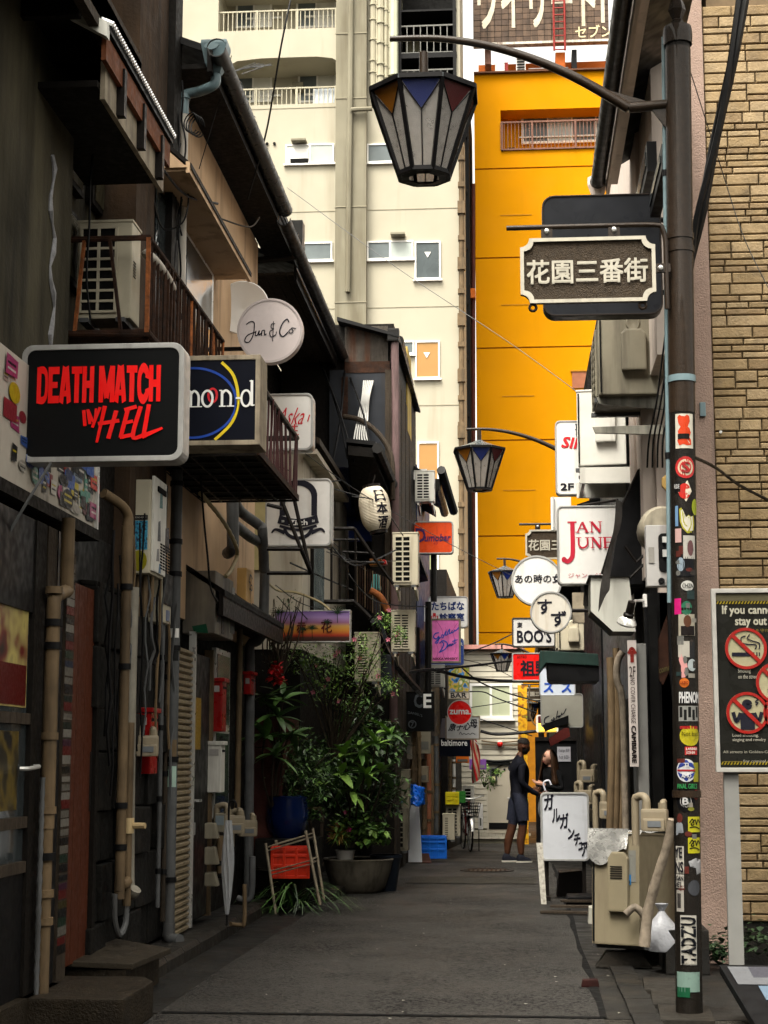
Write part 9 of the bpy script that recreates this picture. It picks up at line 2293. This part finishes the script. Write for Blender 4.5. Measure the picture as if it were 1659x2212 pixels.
ltr(bd_).build('beard', HAIR, t, True, fix=False)
for s, dx in ((-1, 0.0), (1, -0.16)):
 pf = [(0.075, 0.025), (0.085, 0.05), (0.07, 0.1), (0.045, 0.13)]
 sh = MB().lathe([(0.0, 0.02)] + pf, (0, 0, 0), 14)
 sh.v = [Vector((dx + p.x * (1.9 if p.x > 0 else 0.95), s * 0.1 + p.y * 0.55, p.z * (0.62 if p.x > 0.02 else 1))) for p in sh.v]
 so_ = ltr(sh).build('shoe', M('shoe_navy', (0.01, 0.011, 0.018), 0.7), t, True)
 sl_ = MB().lathe([(0, 0), (0.088, 0.0), (0.09, 0.026), (0, 0.026)], (0, 0, 0), 14)
 sl_.v = [Vector((dx + p.x * (1.9 if p.x > 0 else 0.95), s * 0.1 + p.y * 0.56, p.z)) for p in sl_.v]
 ltr(sl_).build('sole', M('sole_white', (0.55, 0.52, 0.45), 0.6), so_, True)
for s, dx in ((-1, 0.03), (1, -0.075)):
 lg_ = MB().tube([(0.0, s * 0.075, 0.97), (dx * .3, s * 0.1, 0.85), (dx * .7, s * 0.105, 0.7), (dx, s * 0.12, 0.6)], [0.095, 0.112, 0.096, 0.086], 14)
 ltr(lg_).build('shorts_leg', NAVY2, t, True)
um = thing('clear_umbrella', 'transparent folded umbrella with white crook held by the man', 'umbrella', at(1180, 1760, 24.85))
hk = L @ Vector((0.36, -0.19, 1.03)); ft = hk + Vector((0.12, 0.05, -0.62));
MB().tube(smoothpts([hk, hk + Vector((-0.03, 0, 0.1)), hk + Vector((-0.01, 0, 0.15)), hk + Vector((0.05, 0, 0.16)), hk + Vector((0.08, 0, 0.1))], 5), 0.013, 8).build('crook', M('white_crook', (0.7, 0.7, 0.78), 0.3), um, True)
rows = []
for i in range(11):
 q = i / 10
 c = hk.lerp(ft, q) + Vector((-0.06 * sin(pi * q), 0, 0))
 r0 = 0.015 + 0.075 * sin(pi * (0.1 + 0.88 * q))
 rows.append([c + Vector((r0 * (1 + .25 * (k % 2)) * cos(2 * pi * k / 14), r0 * sin(2 * pi * k / 14), 0)) for k in range(15)])
MB().sheet(rows).build('canopy', MATS['clear_plastic'], um, True, fix=False)
Vw = [((0, 0, 0.92), .11, .15), ((0.0, 0, 1.06), .095, .125), ((0.0, 0, 1.22), .105, .155), ((0, 0, 1.33), .075, .145), ((0.01, 0, 1.42), .045, .05), ((0.02, 0, 1.48), .042, .046),
  ((0, -.165, 1.31), .055, .055), ((-.01, -.22, 1.08), .048, .048), ((0.17, -.12, 1.04), .038, .038), ((0.24, -.07, 1.06), .028, .028),
  ((0, .165, 1.31), .055, .055), ((-.01, .22, 1.08), .048, .048), ((0.17, .12, 1.12), .038, .038), ((0.24, .06, 1.16), .028, .028),
  ((0, -.085, 0.82), .1, .1), ((0.0, -.09, 0.46), .065, .065), ((-.02, -.09, 0.1), .04, .04), ((0, .085, 0.82), .1, .1), ((0.0, .09, 0.46), .065, .065), ((-.02, .09, 0.1), .04, .04)]
Ew = [(0, 1), (1, 2), (2, 3), (3, 4), (4, 5), (3, 6), (6, 7), (7, 8), (8, 9), (3, 10), (10, 11), (11, 12), (12, 13), (0, 14), (14, 15), (15, 16), (0, 17), (17, 18), (18, 19)]
wpn = at(1193, 1838, 25.6)
t, L, R = person('person', 'woman with long brown hair in a black coat gesturing with both hands', (wpn.x, 25.6, gz(25.6)), pi + 0.75, Vw, Ew, lambda c: 0 if c.z > 1.41 or c.x > 0.225 else 1, [SK2, COAT], (Vector((0.035, 0, 1.545)), -0.35, -0.08, 0.225), [((0.24, -.07, 1.06), (0.7, 0.6, 0.1), (-.3, 0, 1), 0.35, 0.95), ((0.24, .06, 1.16), (0.5, -.8, 0.15), (0.3, 0, 0.9), 0.25, 0.95)], SK2)
hc = Vector((0.035, 0, 1.545))
G = []
for j in range(13):
 q = j / 12
 z = 1.665 - 0.52 * q
 row = []
 for k in range(15):
  a = 0.95 + (2 * pi - 1.9) * k / 14
  rx = (0.098 * sin(pi * min(0.5, q * 1.9 + 0.1)) + 0.035 * q) * (1 + 0.1 * (k % 2) * q)
  row.append(L @ Vector((0.02 + rx * cos(a) * 1.05 + 0.03 * q, rx * sin(a) * (0.9 + 0.5 * q), z)))
 G.append(row)
hr = MB().sheet(G).build('long_hair', HAIRB, t, True, fix=False)
sm_ = hr.modifiers.new('s', 'SOLIDIFY'); sm_.thickness = 0.025; sm_.offset = 0
for (y, z, w_, h, m_) in ((-0.03, 0.016, 0.03, 0.011, HAIR), (0.03, 0.016, 0.03, 0.011, HAIR), (-0.03, 0.036, 0.04, 0.006, HAIRB), (0.03, 0.036, 0.04, 0.006, HAIRB), (0, -0.066, 0.042, 0.014, M('lip', (0.35, 0.08, 0.07), 0.5))):
 e = MB().box(0.084, 0.095, y - w_ / 2, y + w_ / 2, z - h / 2, z + h / 2)
 e.v = [L @ (hc + R @ p) for p in e.v]
 e.build('mouth' if z < 0 else 'eye' if h > 0.01 else 'brow', m_, t)
# == cables
def cable(label, pts, r, mat=None, k=8):
 return tag(MB().tube(smoothpts([at(*p) for p in pts], k), r, 5).build('cable', mat or MA_BLACK, None, True), label, 'cable')
cable('thin pale wire crossing the alley from the gutter to the air conditioner', [(620, 405, 18), (860, 580, 17), (1100, 740, 16), (1258, 855, 14.6)], 0.0035, MA_PIPEG)
cable('thin black wire slanting in front of the paper lantern', [(590, 925, 16), (700, 1010, 17), (783, 1067, 18), (895, 1132, 20), (1010, 1195, 24), (1128, 1254, 30)], 0.005)
cable('black wire dropping in front of the cream block', [(632, -20, 14), (607, 100, 14), (575, 285, 14.5), (535, 430, 15)], 0.009)
cable('black twisted cable from the top left eave to the wall', [(100, -10, 9.4), (170, 120, 9.8), (250, 240, 10.4), (340, 350, 11.4), (400, 420, 12.3), (470, 440, 13)], 0.011)
cable('thin wavy wire across the dark stucco wall', [(-5, 60, 9), (70, 180, 9.3), (125, 250, 9.8), (200, 290, 10.3), (262, 330, 11), (325, 325, 11.8)], 0.006, MA_IRON)
cable('black wire hanging down beside the ribbed windows', [(207, 200, 10.3), (203, 300, 10.3), (195, 390, 10.2), (193, 480, 10.2), (187, 600, 10.15), (195, 690, 10.15)], 0.008)
cable('black stay wire from the hopper to the small canopy', [(500, 120, 13.2), (470, 230, 13.2), (430, 365, 13.2)], 0.004)
cable('looping cable over the small canopy roof', [(395, 425, 12.6), (440, 455, 13), (485, 475, 13.8), (540, 490, 14.6), (560, 470, 15.5)], 0.008, MA_WOODG)
cable('hanging loop of black cable under the blue grey downpipe', [(330, 400, 12), (335, 450, 12), (355, 495, 12.2), (395, 480, 12.3), (407, 430, 12.4), (400, 390, 12.4)], 0.007)
cable('thick black cable bundle falling past the brick wall', [(1612, -30, 10.6), (1585, 120, 10.6), (1545, 300, 10.7), (1515, 460, 10.7), (1480, 600, 10.8), (1455, 730, 10.9), (1450, 860, 11)], 0.036)
cable('second thick cable twisting round the bundle by the brick wall', [(1600, -30, 10.55), (1578, 130, 10.57), (1552, 280, 10.6), (1505, 470, 10.66), (1490, 590, 10.7), (1462, 720, 10.8), (1440, 780, 11)], 0.022)
cable('black cable running slantwise across the brick wall', [(1500, 988, 10.4), (1545, 1010, 11), (1600, 1050, 11.8), (1680, 1090, 12.4)], 0.011)
cable('thin grey wire across the upper brick wall', [(1490, 150, 11.5), (1560, 370, 12.2), (1610, 520, 12.4), (1680, 660, 12.5)], 0.004, MA_PIPEG)
for k in range(7):
 u = 1432 + 5 * k
 cable(['first', 'second', 'third', 'fourth', 'fifth', 'sixth', 'seventh'][k] + ' black cable of the bunch hanging left of the post', [(u + 8, 700 + 8 * k, 11.2), (u - 2 + 6 * sin(k * 2), 780, 11.3), (u - 14 + 4 * k, 870, 11.4), (u - 30 + 5 * k, 950, 11.5), (u - 34 + 6 * k, 1010, 11.6)], 0.007)
pipe('conduit', 'blue grey conduit strapped to the near lamp post', 'pipe', [Vector((ax(z) - 0.085, 10.03, z)) for z in (2.4, 4.0, topz)], 0.014, MA_BLUEG, smooth=0, bands=2)
pipe('lagged_pipe', 'tape wrapped white pipe climbing beside the near post', 'pipe', [at(1422, 160, 12.8), at(1408, 185, 12.8), at(1412, 300, 12.8), at(1420, 420, 12.8), at(1426, 690, 12.8)], 0.028, MA_WPIPE)
for k, (P, r) in enumerate((([(904, 1451, 26), (1046, 1435, 27), (1180, 1418, 27)], 0.02), ([(882, 1453, 25), (936, 1447, 26), (996, 1461, 27), (1056, 1469, 28), (1180, 1472, 28)], 0.028), ([(996, 1441, 27), (1036, 1473, 27.5), (1096, 1497, 28), (1180, 1520, 28)], 0.013), ([(1014, 1494, 29), (1046, 1495, 29), (1076, 1509, 29), (1160, 1540, 29)], 0.012), ([(1004, 1411, 28), (1060, 1392, 28), (1120, 1362, 28)], 0.011), ([(1038, 1579, 31), (1080, 1586, 31), (1180, 1577, 31)], 0.03), ([(808, 1341, 20.4), (830, 1400, 21), (862, 1445, 22), (908, 1497, 24)], 0.05), ([(1036, 1553, 31), (1090, 1570, 31), (1150, 1590, 31)], 0.01), ([(1002, 1425, 28), (1060, 1440, 28.5), (1130, 1475, 29)], 0.006), ([(1004, 1530, 30), (1060, 1522, 30), (1120, 1512, 30)], 0.008), ([(1145, 1480, 30), (1142, 1530, 30), (1155, 1565, 30), (1185, 1572, 30)], 0.014))):
 cable(['upper taut', 'thick sagging', 'long slanting', 'thin drooping', 'short rising', 'lowest thick', 'stout arched', 'thin slanting', 'hair thin', 'thin level', 'pale looping'][k] + ' cable in the tangle across the far alley', P, r, MA_PIPEC if k == 10 else None)
cable('white conduit sagging across the dirty white plaster wall', [(575, 1255, 17.5), (600, 1275, 18), (640, 1280, 18.3), (690, 1300, 18.4), (715, 1320, 18.4)], 0.015, MATS['yellowed_conduit'])
cable('thin black cable hanging beside the grey downpipe', [(432, 1010, 12.9), (440, 1120, 12.9), (448, 1200, 12.9), (455, 1270, 12.9), (470, 1300, 12.9)], 0.009)
cable('slack steel stay under the DEATH MATCH sign', [(110, 1000, 8.7), (55, 1090, 8.6), (-5, 1195, 8.6)], 0.008, MA_PIPEG)
for k, (u, v0, u1, v1) in enumerate(((690, 780, 765, 1000), (700, 800, 750, 990), (745, 800, 710, 1040), (756, 815, 800, 970))):
 cable(['outer', 'inner', 'crossing', 'last'][k] + ' black stay wire under the deep soffit', [(u, v0, 22), ((u + u1) / 2 + 6, (v0 + v1) / 2, 21), (u1, v1, 20.5)], 0.014)
rr = random.Random(31)
ORD = 'first second third fourth fifth sixth seventh eighth ninth tenth eleventh twelfth thirteenth fourteenth fifteenth sixteenth'.split()
for k in range(14):
 u, v = rr.uniform(560, 760), 1000 + 24 * k
 cable(ORD[k] + ' from the top of the thin black cables along the left house fronts', [(u, v, 17.5), (u + 60, v + rr.uniform(10, 60), 18.5), (u + rr.uniform(110, 170), v + rr.uniform(0, 90), 20)], rr.uniform(0.005, 0.011))['group'] = 'cables strung along the left house fronts'
for k in range(16):
 u = 235 + 9.5 * k; X = -2.66 + rr.uniform(-0.02, 0.05); v0 = rr.uniform(1000, 1300); v1 = v0 + rr.uniform(150, 600)
 a = onx(u, v0, X); zb_ = max(0.15, at(u, v1, a.y).z)
 tag(MB().tube([(X + rr.uniform(-.015, .015), a.y + rr.uniform(-.05, .05), a.z + (zb_ - a.z) * i / 7) for i in range(8)], rr.uniform(0.005, 0.012), 5).build('wall_cable', rr.choice((MA_BLACK, MA_BLACK, MA_PIPEG, MA_PIPEC)), None, True), ORD[k] + ' thin cable from the brown door on the dark stone wall', 'cable', 'thin cables on the dark stone wall')
for k in range(12):
 u = 345 + 4.6 * k; a = at(u, rr.uniform(150, 420), 12.5)
 P = [a + Vector((rr.uniform(-.03, .03), rr.uniform(-.05, .05), -0.16 * i)) for i in range(rr.randint(6, 14))]
 tag(MB().tube(smoothpts(P, 3), 0.008, 5).build('wall_cable', MA_BLACK, None, True), ORD[k] + ' black cable from the left in the tangle beside the white downpipe', 'cable', 'cable tangle beside the white downpipe')
mb = MB()
for k in range(70):
 p = Vector((rr.uniform(-1.8, 1.0), rr.uniform(9.3, 24), 0.004))
 s = rr.uniform(0.006, 0.02)
 mb.add([p, p + Vector((s, 0.3 * s, 0.003)), p + Vector((s * 0.7, s * 1.2, 0.001)), p + Vector((-0.2 * s, s, 0.004))], [(0, 1, 2, 3)])
tag(mb.build('litter', SM('#a8a498'), None, fix=False), 'scraps of pale litter scattered on the asphalt', 'litter', kind='stuff')
